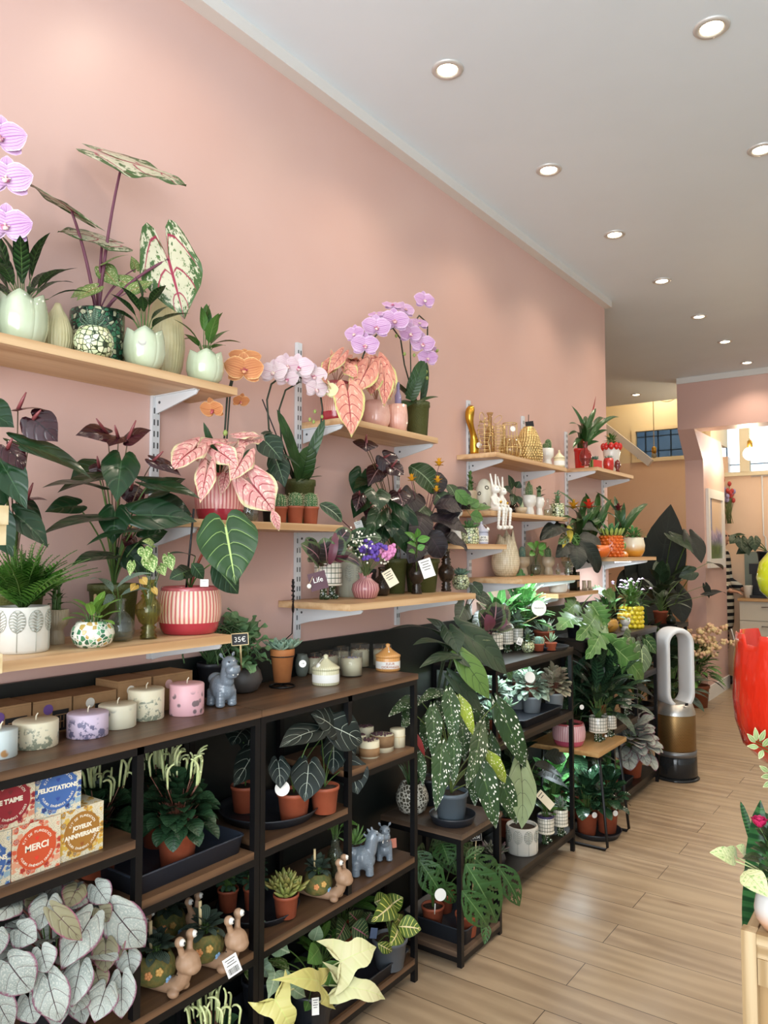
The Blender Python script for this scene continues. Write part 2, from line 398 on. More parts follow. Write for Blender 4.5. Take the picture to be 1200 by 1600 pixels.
# windows at the back with bars
def window(n,x0,x1,z0,z1,mull,glass,bars):
    f=MB(); w=.045; yy0,yy1=9.27,9.36
    f.box(x0,x0+w,yy0,yy1,z0,z1); f.box(x1-w,x1,yy0,yy1,z0,z1); f.box(x0+w,x1-w,yy0,yy1,z0,z0+w); f.box(x0+w,x1-w,yy0,yy1,z1-w,z1)
    for m in mull: f.box(m-.05,m+.05,yy0-.01,yy1,z0+w,z1-w)
    o=struct('window_%d'%n,f,CREAM,bevel=.004)
    g=MB().box(x0+w,x1-w,9.32,9.328,z0+w,z1-w).build('window_pane',glass,o,False); g['kind']='structure'
    g=MB()
    for bx in bars: g.tube([(bx,9.4,z0-.05),(bx,9.4,z1+.05)],.009)
    for bz in (z0+.14,z1-.1): g.tube([(x0,9.4,bz),(x1,9.4,bz)],.007)
    g=g.build('window_bars',BLACKMETAL,o); g['kind']='structure'
GLASS_F=mat('frosted_window_glass','#e6f0f5',.35,trans=1.,ior=1.1)
GLASS_D=mat('dusty_window_glass','#7f93a5',.4,trans=.9,ior=1.1)
window(1,-2.98,-2.3,2.5,2.92,[],GLASS_D,[-2.85,-2.7,-2.55,-2.4])
window(2,-2.1,.2,2.27,2.95,[-1.72,-.9,-.2],GLASS_F,[-1.93,-1.45,-1.2,-.6,0])
# bricks of the yard behind the left window, dark blue-grey
struct('wall_yard',MB().box(-4.2,-2.25,10.4,10.5,0,3.3),mat('yard_wall','#6f8294',.8,c2='#a9b6c2',ns=3))
# diagonal white strut in the recess
b=MB(); M=frame((-3.05,9.0,2.78),(.75,0,-.66),(0,1,0)); b.add(MB().box(-.62,.5,-.03,.03,-.045,.045),M); struct('trim_4',b,TRIMW,bevel=.004)
# cables clipped to the back wall
b=MB(); b.tube([(-1.55,9.285,2.26),(-1.55,9.285,1.6),(-1.53,9.285,1.58),(-1.53,9.285,1.05)],.008); b.tube([(-1.66,9.285,2.26),(-1.2,9.285,2.26)],.007); struct('trim_5',b,TRIMW,True)

# ---------------------------------------------------------------- ceiling downlights
SILVER=mat('brushed_nickel','#d2d0cb',.3,metal=.35)
LAMP=mat('lit_lamp','#fff4dc',.4,em='#ffedc8',ems=26)
DL=[(-.53,2.505),(-1.318,2.196),(-.538,3.406),(-1.32,3.049),(-1.32,3.887),(-1.32,4.736),(-1.315,5.618),(-1.312,6.417),(-1.308,7.252),(-2.533,8.055)]
LB=['bright downlight nearest the right edge at the top of the ceiling','largest downlight of the long row, nearest the pink wall','downlight cut by the right edge of the ceiling','second downlight of the long row along the pink wall','third downlight of the long row along the pink wall','fourth downlight of the long row along the pink wall','fifth downlight of the long row, past the wall end','sixth downlight of the row, above the pink beam','last downlight of the row, just before the beam','small downlight alone in the yellowish recess ceiling']
proto=None
for (x,y),lb in zip(DL,LB):
    if proto is None:
        t=proto=thing('ceiling_downlight',lb,'ceiling light',(x,y,3.08),'recessed ceiling downlights')
        MB().lathe([(.034,-.003),(.038,-.007),(.05,-.007),(.055,-.003),(.055,0)],36,cap=False).build('trim_ring',SILVER,t)
        MB().lathe([(.034,-.003),(.033,.0),(.031,-.0005),(.0,-.0005)],28,cap=False).build('lamp',LAMP,t)
    else: copy_thing(proto,(x,y,3.08),lb)
def spot(x,y,e,col=(1,.84,.66),ang=125):
    l=bpy.data.lights.new('downlight','SPOT'); l.energy=e; l.color=col; l.spot_size=RD(ang); l.spot_blend=.7; l.shadow_soft_size=.04
    o=bpy.data.objects.new('downlight_and_fill_beam',l); o.location=(x,y,3.06); COL.objects.link(o)
for x,y in DL: spot(x,y,SPOT_E*(.45+.12*y) if y<5 else SPOT_E*1.15)
for x,y in [(-1.32,1.35),(-.53,4.3),(-.53,5.2),(-.53,6.1),(-.53,7.0),(-.53,1.6),(.4,1.6),(.4,2.5),(.4,3.4),(.4,4.3),(.4,5.2),(.4,6.1),(.4,7)]: spot(x,y,SPOT_E*((1.7 if y>2 else .7) if x>-1 else .45),ang=150)  # unseen right-hand spots without fixtures, added and boosted as fill on the wall
l=bpy.data.lights.new('daylight','AREA'); l.shape='RECTANGLE'; l.size=3.6; l.size_y=2.55; l.energy=DAY_E; l.color=(.93,.97,1.)
o=bpy.data.objects.new('storefront_daylight',l); o.location=(.25,-2.02,1.55); o.rotation_euler=(RD(90),0,0); COL.objects.link(o)
w=bpy.data.worlds.new('sky'); SC.world=w; w.use_nodes=True; bg=w.node_tree.nodes['Background']; bg.inputs[0].default_value=(.80,.90,1,1); bg.inputs[1].default_value=SKY_E
# camera
cd=bpy.data.cameras.new('camera'); cam=bpy.data.objects.new('camera',cd); COL.objects.link(cam); SC.camera=cam
yaw=math.atan2(865,math.hypot(1195,62)); pit=math.atan2(62,1195)
cam.location=(0,0,1.42); cam.rotation_euler=(pi/2+pit,0,yaw)
cd.sensor_fit='VERTICAL'; cd.sensor_height=36; cd.lens=36*1195/1600; cd.clip_start=.02
vs=SC.view_settings; vs.view_transform='Standard'; vs.look='None'; vs.gamma=1; vs.use_curve_mapping=False; vs.exposure=EXPO
SC.cycles.use_denoising=True; SC.cycles.max_bounces=8; SC.cycles.transparent_max_bounces=8; SC.cycles.caustics_refractive=False; SC.cycles.caustics_reflective=False; SC.cycles.sample_clamp_indirect=6

# ================================================================ wall shelves
OAKSH=wood('light_oak_board','#b98f63','#d9b78c',1,.45)
STEM=mat('green_stem','#4c6a30',.5)
def shelf(label,y0,y1,z,dep,t=.021):
    o=MB().box(WALLX+.002,WALLX+dep,y0,y1,z-t,z).build('wall_shelf',OAKSH,None,False,bevel=.002)
    tag(o,label,'shelf','light oak wall shelves'); return o
shelf('light oak shelf at top left holding celadon tulip pots',.5,1.455,1.871,.2)
shelf('light oak shelf at left holding the pink and red philodendron pot',.5,1.348,1.211,.3)
shelf('light oak shelf holding the pink caladium and small cacti',1.255,1.92,1.505,.2)
shelf('light oak shelf holding the tall lilac pink orchid',1.928,2.5,1.858,.2)
shelf('light oak shelf holding flower vase, anthurium and brown glass vases',1.83,2.61,1.26,.3)
shelf('short light oak shelf holding the lavender lidded jar',2.5,3.075,1.452,.2)
shelf('light oak shelf holding the golden ornaments',2.979,3.765,1.856,.2)
shelf('light oak shelf the white rabbits sit on',2.93,3.771,1.597,.2)
shelf('light oak shelf holding the cream scaly vase and taupe cups',3.02,3.673,1.302,.3)
shelf('lowest light oak shelf holding a white bowl and boots',3.64,4.2,1.206,.2)
shelf('light oak shelf holding the red and watermelon pots',4.217,4.85,1.902,.2)
shelf('light oak shelf holding the orange pineapple pot',4.15,4.96,1.388,.3)
SLOT=mat('dark_slot','#4a4c4e',.6)
def upright(y,z0,z1,label):
    t=thing('shelf_upright',label,'shelf rail',(WALLX,y,z0),'white slotted shelf uprights'); h=z1-z0
    b=MB().box(.001,.012,-.0125,.0125,0,h); b.build('rail',WHITEMETAL,t,False,bevel=.001)
    s=MB(); z=.03
    while z<h-.03:
        for yy in (-.006,.006): s.box(.0118,.0126,yy-.0022,yy+.0022,z,z+.016)
        z+=.032
    s.build('slots',SLOT,t,False)
UP=[(1.33,1.13,1.86,'white slotted wall upright below the top left shelf'),(1.915,1.13,2.13,'white slotted wall upright left of the lilac pink orchid'),(2.5,1.13,1.85,'white slotted wall upright behind the dark anthurium'),(3.08,1.13,2.12,'white slotted wall upright behind the golden face vase'),(3.655,1.13,2.13,'white slotted wall upright behind the golden basket vase'),(4.23,1.13,2.12,'white slotted wall upright left of the red pots'),(4.83,1.13,1.89,'white slotted wall upright at the far end of the pink wall'),(.76,1.13,1.86,'white slotted wall upright behind the large left anthurium')]
for y,a,b_,l_ in UP: upright(y,a,b_,l_)
def bracket(y,z,dep,label):
    z-=.0215; h=.062 if dep>.25 else .05
    b=MB(); x0,x1=.012,dep-.02
    prof=[(x0,0),(x1,0),(x1+.004,-.006),(x1-.004,-.014),(x0+.05,-h*.8),(x0,-h)]
    for s in (-1,1):
        for x,zz in prof: b.vert((x,s*.003,zz))
    n=len(prof); b.face(*range(n)); b.face(*reversed(range(n,2*n)))
    for i in range(n): b.face(i,i+n,(i+1)%n+n,(i+1)%n)
    b.box(x0,x1,-.009,.009,-.003,0)
    t=thing('shelf_bracket',label,'bracket',(WALLX,y,z),'white shelf brackets')
    b.build('arm',WHITEMETAL,t,False,bevel=.0008); s=MB()
    s.tube([(.03,-.0045,-.02),(.03,.0045,-.02)],.004,8); s.build('screw',SLOT,t)
BR=[(1.33,1.871,.2,'under the top left shelf'),(.76,1.871,.2,'under the left end of the top left shelf'),(1.33,1.211,.3,'under the philodendron shelf'),(.76,1.211,.3,'under the left end of the philodendron shelf'),(1.33,1.505,.2,'under the left end of the caladium shelf'),(1.915,1.505,.2,'under the cactus end of the caladium shelf'),
(1.936,1.858,.2,'under the left end of the orchid shelf'),(2.49,1.858,.2,'under the right end of the orchid shelf'),(1.915,1.26,.3,'under the left end of the flower vase shelf'),(2.5,1.26,.3,'under the right end of the flower vase shelf'),(2.52,1.452,.2,'behind the brown vases under the lavender jar shelf'),(3.066,1.452,.2,'under the lavender jar'),
(3.08,1.856,.2,'under the golden face vase'),(3.655,1.856,.2,'under the cream jar end of the golden shelf'),(3.08,1.597,.2,'behind the rabbits under their shelf'),(3.655,1.597,.2,'under the right end of the rabbit shelf'),(3.08,1.302,.3,'under the cream scaly vase'),(3.655,1.302,.3,'under the clear glass vase end of the shelf'),
(3.68,1.206,.2,'under the lowest oak shelf'),(4.23,1.902,.2,'under the left end of the red pot shelf'),(4.83,1.902,.2,'under the right end of the red pot shelf'),(4.23,1.388,.3,'under the left end of the pineapple shelf'),(4.83,1.388,.3,'under the right end of the pineapple shelf')]
for y,z,d,l_ in BR: bracket(y,z,d,'white metal bracket '+l_)

# ================================================================ black metal racks
WALNUT=wood('walnut_board','#4a3526','#76573e',1,.4)
DARKBOARD=wood('black_brown_board','#17120f','#2a2019',1,.4)
def rack(name,label,x0,x1,y0,y1,top,shelves,divs,board,grp='black metal racks along the wall',topy=None):
    t=thing(name,label,'rack',((x0+x1)/2,(y0+y1)/2,0),grp); cx,cy=(x0+x1)/2,(y0+y1)/2; s=.018; th=.018
    X0,X1,A,B=x0-cx,x1-cx,y0-cy,y1-cy
    for px in (X0,X1-s):
        for py in (A,B-s): MB().box(px,px+s,py,py+s,0,top-th).build('post',BLACKMETAL,t,False,bevel=.001)
    def rails(a,b,z):
        r=MB()
        for px in (X0,X1-s): r.box(px,px+s,a+s,b-s,z-th-s,z-th)
        for py in (a,b-s): r.box(X0+s,X1-s,py,py+s,z-th-s,z-th)
        r.build('rail_frame',BLACKMETAL,t,False,bevel=.001)
    ta,tb=(topy[0]-cy,topy[1]-cy) if topy else (A,B)
    MB().box(X0,X1+.004,ta,tb,top-th,top).build('top_board',board,t,False,bevel=.0015); rails(A,B,top)
    for ya,yb,z in shelves:
        a,b_=ya-cy,yb-cy; rails(a,b_,z)
        full=abs(ya-y0)<.01 and abs(yb-y1)<.01
        if full: MB().box(X0+s,X1-s,a,b_,z-th,z).add(MB().box(X0,X0+s,a+s,b_-s,z-th,z)).add(MB().box(X1-s,X1,a+s,b_-s,z-th,z)).build('shelf_board',board,t,False)
        else: MB().box(X0+s,X1-.001,a+(s if abs(ya-y0)<.01 else 0),b_-(s if abs(yb-y1)<.01 else 0),z-th,z).build('shelf_board',board,t,False)
    for y,z0,z1 in divs:
        for px in (X0,X1-s): MB().box(px,px+s,y-cy-s/2,y-cy+s/2,z0,z1-th).build('divider_post',BLACKMETAL,t,False)
    return t
RB=-1.735; RF=-1.44
rack('metal_rack','nearest black metal rack with walnut boards under the candles',RB,RF,.71,1.444,1.008,[(.71,1.084,.79),(1.066,1.444,.652),(.71,1.444,.405),(.71,1.444,.08)],[(1.075,.405,1.008)],WALNUT)
rack('metal_rack','black metal rack with walnut boards holding the lidded candle jars',RB,RF,1.446,2.184,1.008,[(1.446,1.829,.662),(1.811,2.184,.766),(1.446,2.184,.407),(1.446,2.184,.078)],[(1.82,.407,1.008)],WALNUT)
rack('plant_stand','low black metal stand under the white spotted begonia',-1.70,-1.358,2.33,2.63,.447,[(2.33,2.63,.05)],[],wood('stand_board','#4d3d31','#6f5a49',0,.4))
rack('metal_rack','black metal rack with lit peperomias on its middle board',RB,RF,2.752,3.545,.962,[(2.752,3.545,.66),(2.752,3.545,.105)],[],DARKBOARD)
rack('metal_rack','farthest black metal rack beside the tower fan',RB,RF,4.105,4.9,.957,[(4.105,4.52,.467),(4.52,4.9,.70),(4.105,4.9,.085)],[(4.51,.467,.957)],DARKBOARD,topy=(3.93,4.905))
# small oak topped table on bent rods
t=thing('side_table','small side table with a pale oak top on bent black rods','table',(-1.49,3.76,0))
MB().box(-.19,.165,-.2,.2,.448,.47).build('table_top',wood('honey_oak','#9d7444','#c9a06a',1,.4),t,False,bevel=.002)
for yy in (-.14,.17):
    b=MB(); b.tube([(-.15,yy*.9,.447),(-.16,yy,.02),(-.15,yy,.008),(.17,yy,.008),(.18,yy,.02),(.14,yy*.9,.447)],.007,8); b.build('leg',BLACKMETAL,t)

# ================================================================ pots, vases and small parts
SOIL=mat('potting_soil','#2b1f17',.95,c2='#4a382a',ns=160,bump=(180,.9))
CELADON=mat('celadon_glaze','#c3ccb0',.16,c2='#bac5a4',ns=8,coat=.6)
CREAMG=mat('cream_ribbed_ceramic','#d6cda2',.35,c2='#c9be90',ns=12)
TERRA=mat('terracotta_plastic','#a4553a',.55,c2='#96492f',ns=10)
TERRAL=mat('pale_terracotta_clay','#c07a45',.7,c2='#b06c3b',ns=14)
GREYPOT=mat('grey_plastic','#5e646b',.5)
DKGREY=mat('anthracite_plastic','#23262c',.42)
NAVYTRAY=mat('dark_blue_grey_plastic','#2b313c',.4)
OLIVE=NT('olive_dimpled_plastic'); _v=OLIVE.n('TexVoronoi',Vector=OLIVE.coord('Object'),Scale=230.).outputs[0]; OLIVE.col('#4c5228').set(Roughness=.5).bump(_v,.5,.002); OLIVE=OLIVE.m
WHITECER=mat('white_ceramic','#e6e3da',.25,coat=.3)
TAUPE=mat('taupe_ceramic','#b8a78e',.35,c2='#a89679',ns=14)
WHITEREL=mat('white_bisque','#d8d6cd',.6,c2='#cfccc1',ns=9)
RELLINE=mat('grey_relief_line','#8f9388',.6)
PINKGL=mat('pale_pink_glaze','#e3b5a4',.22,c2='#d9a493',ns=16,coat=.4)
GLASS=mat('clear_glass','#fbfdfc',.02,trans=1.,ior=1.42)
GLASSG=mat('yellow_green_glass','#ebe8b4',.03,trans=1.,ior=1.42)
GLASSB=mat('smoky_brown_glass','#ab9680',.04,trans=.94,ior=1.42)
GLASSGR=mat('dark_green_glass','#1f2a1c',.06,trans=.5)
GLASSR=mat('rose_red_glass','#e8a59a',.04,trans=.95,ior=1.42)
WATER=mat('vase_water','#e9edd9',.02,trans=1.,ior=1.33)
GOLD=mat('polished_gold','#c99a3a',.24,metal=1.)
GOLDW=mat('pale_gold_wire','#d9bd82',.35,metal=.8)
RED=mat('red_gloss','#c2221d',.2,coat=.5)
PAPER=mat('white_paper','#e9e7e0',.6)
INK=mat('black_ink','#1c1a1a',.7)
KRAFT=mat('kraft_card','#9a7650',.75,c2='#8f6c48',ns=30)
STICK=mat('light_wooden_stick','#d9c190',.6)
BLACKPL=mat('black_plastic_stake','#17171a',.5)
def ribbed(name,lo,hi,n,rough=.35):
    if name in MATS: return MATS[name]
    t=NT(name); u=t.n('SeparateXYZ',Vector=t.coord('UV')).outputs[0]
    w=t.math('PINGPONG',t.math('MULTIPLY',u,float(n)),.5); t.col(t.mix(t.ramp(w,.08,.36),lo,hi)).set(Roughness=rough,Coat_Weight=.3); MATS[name]=t.m; return t.m
PINKRIB=ribbed('pink_cream_ribs','#c4625f','#e8c9b0',44)
PINKRIB2=ribbed('rose_pink_ribs','#cc6f70','#e9b3a6',40)
CORAL=mat('coral_red_glaze','#bd3a47',.2,c2='#a92f3c',ns=10,coat=.5)
def mosaic(name,cols,grout,scale):
    t=NT(name); oc=t.coord('Object')
    v=t.n('TexVoronoi',_feature='DISTANCE_TO_EDGE',Vector=oc,Scale=scale,Randomness=.7).outputs[0]
    c=t.n('TexVoronoi',_feature='F1',Vector=oc,Scale=scale,Randomness=.7).outputs[1]
    r=t.n('SeparateColor',Color=c).outputs[0]; col=lin(cols[0]); out=None
    for i,cc in enumerate(cols[1:],1):
        f=t.math('GREATER_THAN',r,i/len(cols)); out=t.mix(f,out if out is not None else cols[0],cc)
    t.col(t.mix(t.ramp(v,.05,.1),grout,out)).set(Roughness=.2,Coat_Weight=.4); t.bump(t.ramp(v,.03,.12),.5,.002); return t.m
MOSA=mosaic('green_mosaic_tiles',['#3f7a55','#7fae86','#e9e6d6','#2f5f45','#d7dcc8','#b79a55'],'#e6e3d6',95)
MOSB=mosaic('dark_green_mosaic_tiles',['#1f4a35','#2f6a48','#c9c9a6','#3e7a58','#1c3b2c'],'#1d2a20',80)
MOSW=mosaic('pale_mosaic_tiles',['#d9dba8','#c5d09a','#e6e4bf','#cdd8ae'],'#2b3a22',85)
def grid(name,base,line,nu,nv):
    t=NT(name); sp=t.n('SeparateXYZ',Vector=t.coord('UV'))
    a=t.math('PINGPONG',t.math('MULTIPLY',sp.outputs[0],float(nu)),.5); b=t.math('PINGPONG',t.math('MULTIPLY',sp.outputs[1],float(nv)),.5)
    t.col(t.mix(t.ramp(t.math('MINIMUM',a,b),.09,.05),base,line)).set(Roughness=.25,Coat_Weight=.4); return t.m
CHECK=grid('white_glaze_with_green_check','#e4dfd2','#43503a',20,8)
BOOT=NT('green_dotted_boot'); _v=BOOT.n('TexVoronoi',Vector=BOOT.coord('Object'),Scale=110.,Randomness=.5).outputs[0]; BOOT.col(BOOT.mix(BOOT.ramp(_v,.3,.24),'#2f4429','#e8e6da')).set(Roughness=.2,Coat_Weight=.5); BOOT=BOOT.m

def soil(T,r,z,m=None,name='soil'):
    rn=random.Random(int(r*1e5)); b=MB(); c=b.vert((0,0,z+.003)); k=20; ring=[b.vert((r*cos(2*pi*i/k),r*sin(2*pi*i/k),z+rn.uniform(-.001,.002))) for i in range(k)]
    for i in range(k): b.face(c,ring[i],ring[(i+1)%k])
    b.build(name,m or SOIL,T)
def lath(T,name,m,prof,r,h,n=40,mod=None,wall=.1,inner=True,so=True,z0=0,**k):
    p=[(a*r,z0+b*h) for a,b in prof]
    if inner:
        a,b=prof[-1]; p+=[((a-wall)*r,z0+b*h),((a-wall*1.3)*r,z0+(b-.16)*h)]
    o=MB().lathe([(0,p[0][1])]+p if p[0][0]>0 else p,n,mod=mod,cap=False).build(name,m,T,**k)
    if so and inner: soil(T,(prof[-1][0]-wall*1.25)*r,z0+(prof[-1][1]-.12)*h)
    return o
P_TERRA=[(.7,0),(.86,.78),(.98,.78),(1,.8),(1,.98),(.97,1)]
P_NURS=[(.74,0),(.77,.01),(.93,.86),(1,.87),(1,.99),(.97,1)]
P_TUL=[(.5,0),(.64,.02),(.88,.18),(1,.42),(.99,.65),(.91,.86),(.83,1)]
P_BALL=[(.55,0),(.62,.01),(.86,.18),(1,.5),(.93,.75),(.78,.92),(.72,1)]
P_CYL=[(.93,0),(.97,.02),(1,.08),(1,.97),(.98,1)]
P_CUP=[(.72,0),(.74,.02),(.7,.2),(.58,.38),(.6,.44),(.92,.56),(1,.68),(.98,1)]
P_BARREL=[(.78,0),(.84,.02),(.93,.2),(1,.3)]
def nurs(T,r,h,m=TERRA,prof=None): return lath(T,'pot',m,prof or P_NURS,r,h,36,wall=.07)
def terra(T,r,h,m=TERRA): return lath(T,'pot',m,P_TERRA,r,h,36,wall=.08)
def tulip(T,r,h,m=CELADON,np_=5):
    def mod(t,rr,z):
        f=max(0,(z/h-.55)/.45); a=abs(((t*np_/(2*pi))%1)*2-1)
        return rr*(1+.05*f*(1-a)-.02*(1-f)*(a>.97)),z+h*.15*f*f*((1-a)**.9-.55)
    lath(T,'pot',m,P_TUL,r,h,80,mod,wall=.09)
def ribpot(T,r,h,m1=PINKRIB,m2=CORAL,n=44):
    prof=[(.78,0),(.86,.03),(.93,.14),(.965,.25)]
    MB().lathe([(0,0)]+[(a*r,b*h) for a,b in prof],48,cap=False).build('glazed_base',m2,T)
    def mod(t,rr,z):
        f=min(1,max(0,(z/h-.3)/.08))*(z<h*.93); return rr*(1+.018*f*abs(sin(t*n/2))),z
    b=MB().lathe([(.965*r,.25*h),(.985*r,.3*h),(.995*r,.4*h),(r,.6*h),(.97*r,.8*h),(.92*r,.92*h)],n*6,mod=mod,cap=False); b.build('ribbed_wall',m1,T)
    MB().lathe([(.92*r,.92*h),(.915*r,.97*h),(.89*r,h),(.84*r,.99*h),(.82*r,.8*h)],48,cap=False).build('rim',mat('rose_rim_glaze','#b5585c',.2,coat=.4),T)
    soil(T,.81*r,.86*h)
def mosa(T,r,h,m=MOSA,prof=P_BALL): lath(T,'pot',m,prof,r,h,40,wall=.09)
def cup(T,r,h,m=TAUPE): lath(T,'pot',m,P_CUP,r,h,40,wall=.1)
def bootpot(T,r,h,hand_tag=False):
    lh=.38*h; pz=lh
    lath(T,'pot',CHECK,[(.9,0),(.97,.03),(1,.1),(1,.97),(.97,1)],r,h-lh,40,wall=.08,z0=pz)
    MB().lathe([(0,pz-.001),(r*1.02,pz-.001),(r*1.05,pz+.002),(r*1.02,pz+.006),(r*.95,pz+.006)],36,cap=False).build('base_rim',mat('cream_glaze','#ddd6c4',.25,coat=.3),T)
    for s in (-1,1):
        b=MB(); y=s*r*.5; q=r*.3
        b.lathe([(0,0),(q*.95,0),(q,.1*lh),(q*.85,.45*lh),(q*.95,.8*lh),(q*1.05,.85*lh),(q*1.05,.95*lh),(q*.6,pz)],18,c=(0,y,0),cap=False)
        b.ball((q*1.0,y-q*.3,lh*.16),q*1.25,q*.85,lh*.2)
        b.build('boot_foot',BOOT,T)
def relpot(T,r,h,m=WHITEREL,k=9):
    lath(T,'pot',m,P_CYL,r,h,48,wall=.09)
    b=MB()
    def on(t,z,o=.001): return (cos(t)*(r+o),sin(t)*(r+o),z)
    for i in range(k):
        t0=2*pi*i/k; w=.9*pi/k; big=i%2==0
        b.tube([on(t0,h*.04),on(t0,h*.35),on(t0,h*.9)],r*.012,5)
        for j in range(7):
            z=h*(.48+.065*j); s=sin((j+1)/8*pi)**.7
            for q in (-1,1):
                b.tube([on(t0,z-.02*h),on(t0+q*w*.5*s,z+.03*h),on(t0+q*w*.9*s,z+(.02 if big else .06)*h)],r*(.03 if big else .016)*(1),5)
        b.tube([on(t0+w*.95*cos(a),h*(.7+.24*sin(a))) for a in [2*pi*x/18 for x in range(18)]],r*.011,4,closed=True)
    b.build('leaf_relief',mat('grey_wash_relief','#a9aca1',.6),T)
P_URN=[(.62,0),(.62,.05),(.5,.08),(.62,.11),(.45,.15),(.6,.19),(.4,.23),(.7,.29),(1,.45),(.95,.57),(.6,.66),(.5,.7),(.62,.73),(.45,.77),(.6,.8),(.42,.86),(.42,.97),(.55,1)]
P_FLASK=[(.6,0),(.85,.06),(1,.25),(.95,.45),(.6,.62),(.34,.7),(.32,.92),(.4,.95),(.36,1)]
def glassv(T,r,h,m,prof,water=.4):
    n=36; t=.06*r; p=[(a*r,b*h) for a,b in prof]
    inn=[(max(.02*r,a*r-t),max(b*h,.02*h)) for a,b in prof]
    MB().lathe([(0,0)]+p+list(reversed(inn))+[(0,.02*h)],n,cap=False).build('glass_body',m,T)
    if water:
        w=[(a*.985,b) for a,b in inn if b<water*h]; w+= [(itp([(b/h,a) for a,b in inn],water)*.985,water*h)]
        MB().lathe([(0,.021*h)]+w+[(0,water*h)],n,cap=False).build('water',WATER,T)
def saucer(name,label,loc,r,h=.028,m=DKGREY,grp=None):
    t=thing(name,label,'saucer',loc,grp)
    MB().lathe([(0,0),(r*.86,0),(r*.97,h*.8),(r,h),(r*.97,h),(r*.93,h*.75),(r*.83,h*.22),(0,h*.2)],44,cap=False).build('dish',m,t); return t
def tray(name,label,loc,sx,sy,h=.045,m=NAVYTRAY,wall=.006):
    t=thing(name,label,'tray',loc); b=MB()
    def ring(ax,ay,z,rr=.02):
        pts=[]
        for qx,qy,a0 in ((1,1,0),(-1,1,90),(-1,-1,180),(1,-1,270)):
            for k in range(5):
                a=RD(a0+k*22.5); pts.append(b.vert((qx*(ax-rr)+rr*cos(a),qy*(ay-rr)+rr*sin(a),z)))
        return pts
    a,c=sx/2,sy/2; R=[ring(a*.93,c*.95,0),ring(a*.98,c*.985,h*.9),ring(a,c,h*.92),ring(a,c,h),ring(a*.96,c*.965,h),ring(a*.9,c*.93,h*.15)]
    for A,B in zip(R,R[1:]):
        for i in range(20): b.face(A[i],A[(i+1)%20],B[(i+1)%20],B[i])
    b.face(*reversed(R[0])); b.face(*R[-1]); b.build('tub',m,t,bevel=0); return t
def hand(T,lm,lv,shape='heart',n=(.75,-.6,.3),base=None,sm=None,sr=.0018,arch=.06,fold=.12,ruf=0,nt=14,ns=5,name='leaves',sname='stems',holes=0,curl=0,bend=.15,back=None):
    "leaves set one by one; lv holds (attach point, tip, width[, normal])"
    o=V(T.location); mb=MB(); st=MB(); cl=WALLX+.004-o.x
    for e in lv:
        p0=V(e[0])-o; p1=V(e[1])-o; nn=e[3] if len(e)>3 and e[3] else n; shp=e[4] if len(e)>4 else shape
        leaf(mb,p0,p1,e[2],nn,shp,arch,fold,ruf,nt,ns,holes,curl)
        if sr and base is not None: stalk(st,V(base),p0,sr,bend,6,8)
    mb.build(name,lm,T,clamp=cl)
    if sr and base is not None: st.build(sname,sm or STEM,T,clamp=cl)
def tagcard(T,c,w,h,nrm=(.8,-.6,.1),label=None,m=None,lines=4,qr=False,name='price_tag',tilt=0,string=None,M=None):
    n=V(nrm).normalized(); x=V((0,0,1)).cross(n).normalized(); y=n.cross(x)
    x,y=x*cos(tilt)+y*sin(tilt),y*cos(tilt)-x*sin(tilt)
    M=frame(c,x,y); b=MB().add(MB().box(-w/2,w/2,-h/2,h/2,-.0004,.0004),M); o=b.build(name,m or PAPER,T,False)
    if lines:
        k=MB()
        for i in range(lines):
            ww=w*(.7 if i%2==0 else .5)*.5; yy=h*.36-i*h*.14
            k.add(MB().box(-ww,ww,yy-h*.018,yy+h*.018,.0004,.0006),M)
        k.build('print',INK,o,False)
    return o
def barcode(T,c,w,h,nrm,tilt=0,name='price_tag'):
    o=tagcard(T,c,w,h,nrm,lines=3,tilt=tilt,name=name); n=V(nrm).normalized(); x=V((0,0,1)).cross(n).normalized(); y=n.cross(x)
    x,y=x*cos(tilt)+y*sin(tilt),y*cos(tilt)-x*sin(tilt); M=frame(c,x,y); b=MB(); rn=random.Random(3); xx=-w*.36
    while xx<w*.34:
        q=w*rn.choice((.012,.02,.03)); b.add(MB().box(xx,xx+q,-h*.4,-h*.08,.0004,.0006),M); xx+=q+w*rn.choice((.015,.03))
    b.build('barcode',INK,o,False); return o
def disctag(T,c,r,nrm=(.8,-.6,.1),name='round_tag',txt=None,m=None):
    n=V(nrm).normalized(); x=V((0,0,1)).cross(n).normalized(); y=n.cross(x); M=frame(c,x,y)
    b=MB().add(MB().lathe([(0,-.0006),(r,-.0006),(r,.0006),(0,.0006)],28,cap=False),M); o=b.build(name,m or PAPER,T,False)
    if txt: MB().add(text_mb(txt,r*.62,.0002),M@Matrix.Translation((0,0,.0008))).build('print',INK,o,False)
    return o
def stake(T,p0,p1,r=.0025,m=BLACKPL,name='stake'):
    MB().tube([V(p0),V(p1)],r,8).build(name,m,T)
ORL=leafmat('lilac_orchid_petal','#c79ac4','#d6b2d4',vein='#a868a8',nv=.01,k=4.5,vw=.22,mid=.05,midc='#b57ab5',edge='#dfc3dd',ea=.9,rough=.55); ORW=leafmat('blush_orchid_petal','#e3c6d0','#e6d6d6',vein='#cf9fb8',nv=.01,k=4.5,vw=.2,mid=.05,midc='#cfa3b8',rough=.55); ORO=leafmat('apricot_orchid_petal','#d99560','#cf8552',vein='#b5643f',nv=.01,k=4.5,vw=.2,mid=.05,midc='#c07045',edge='#e0b078',ea=.9,rough=.55)
LIPW=mat('orchid_lip_cream','#f0e2d2',.4,c2='#b5477c',ns=90); LIPM=mat('orchid_lip_magenta','#a3204f',.4,c2='#d9a070',ns=70)
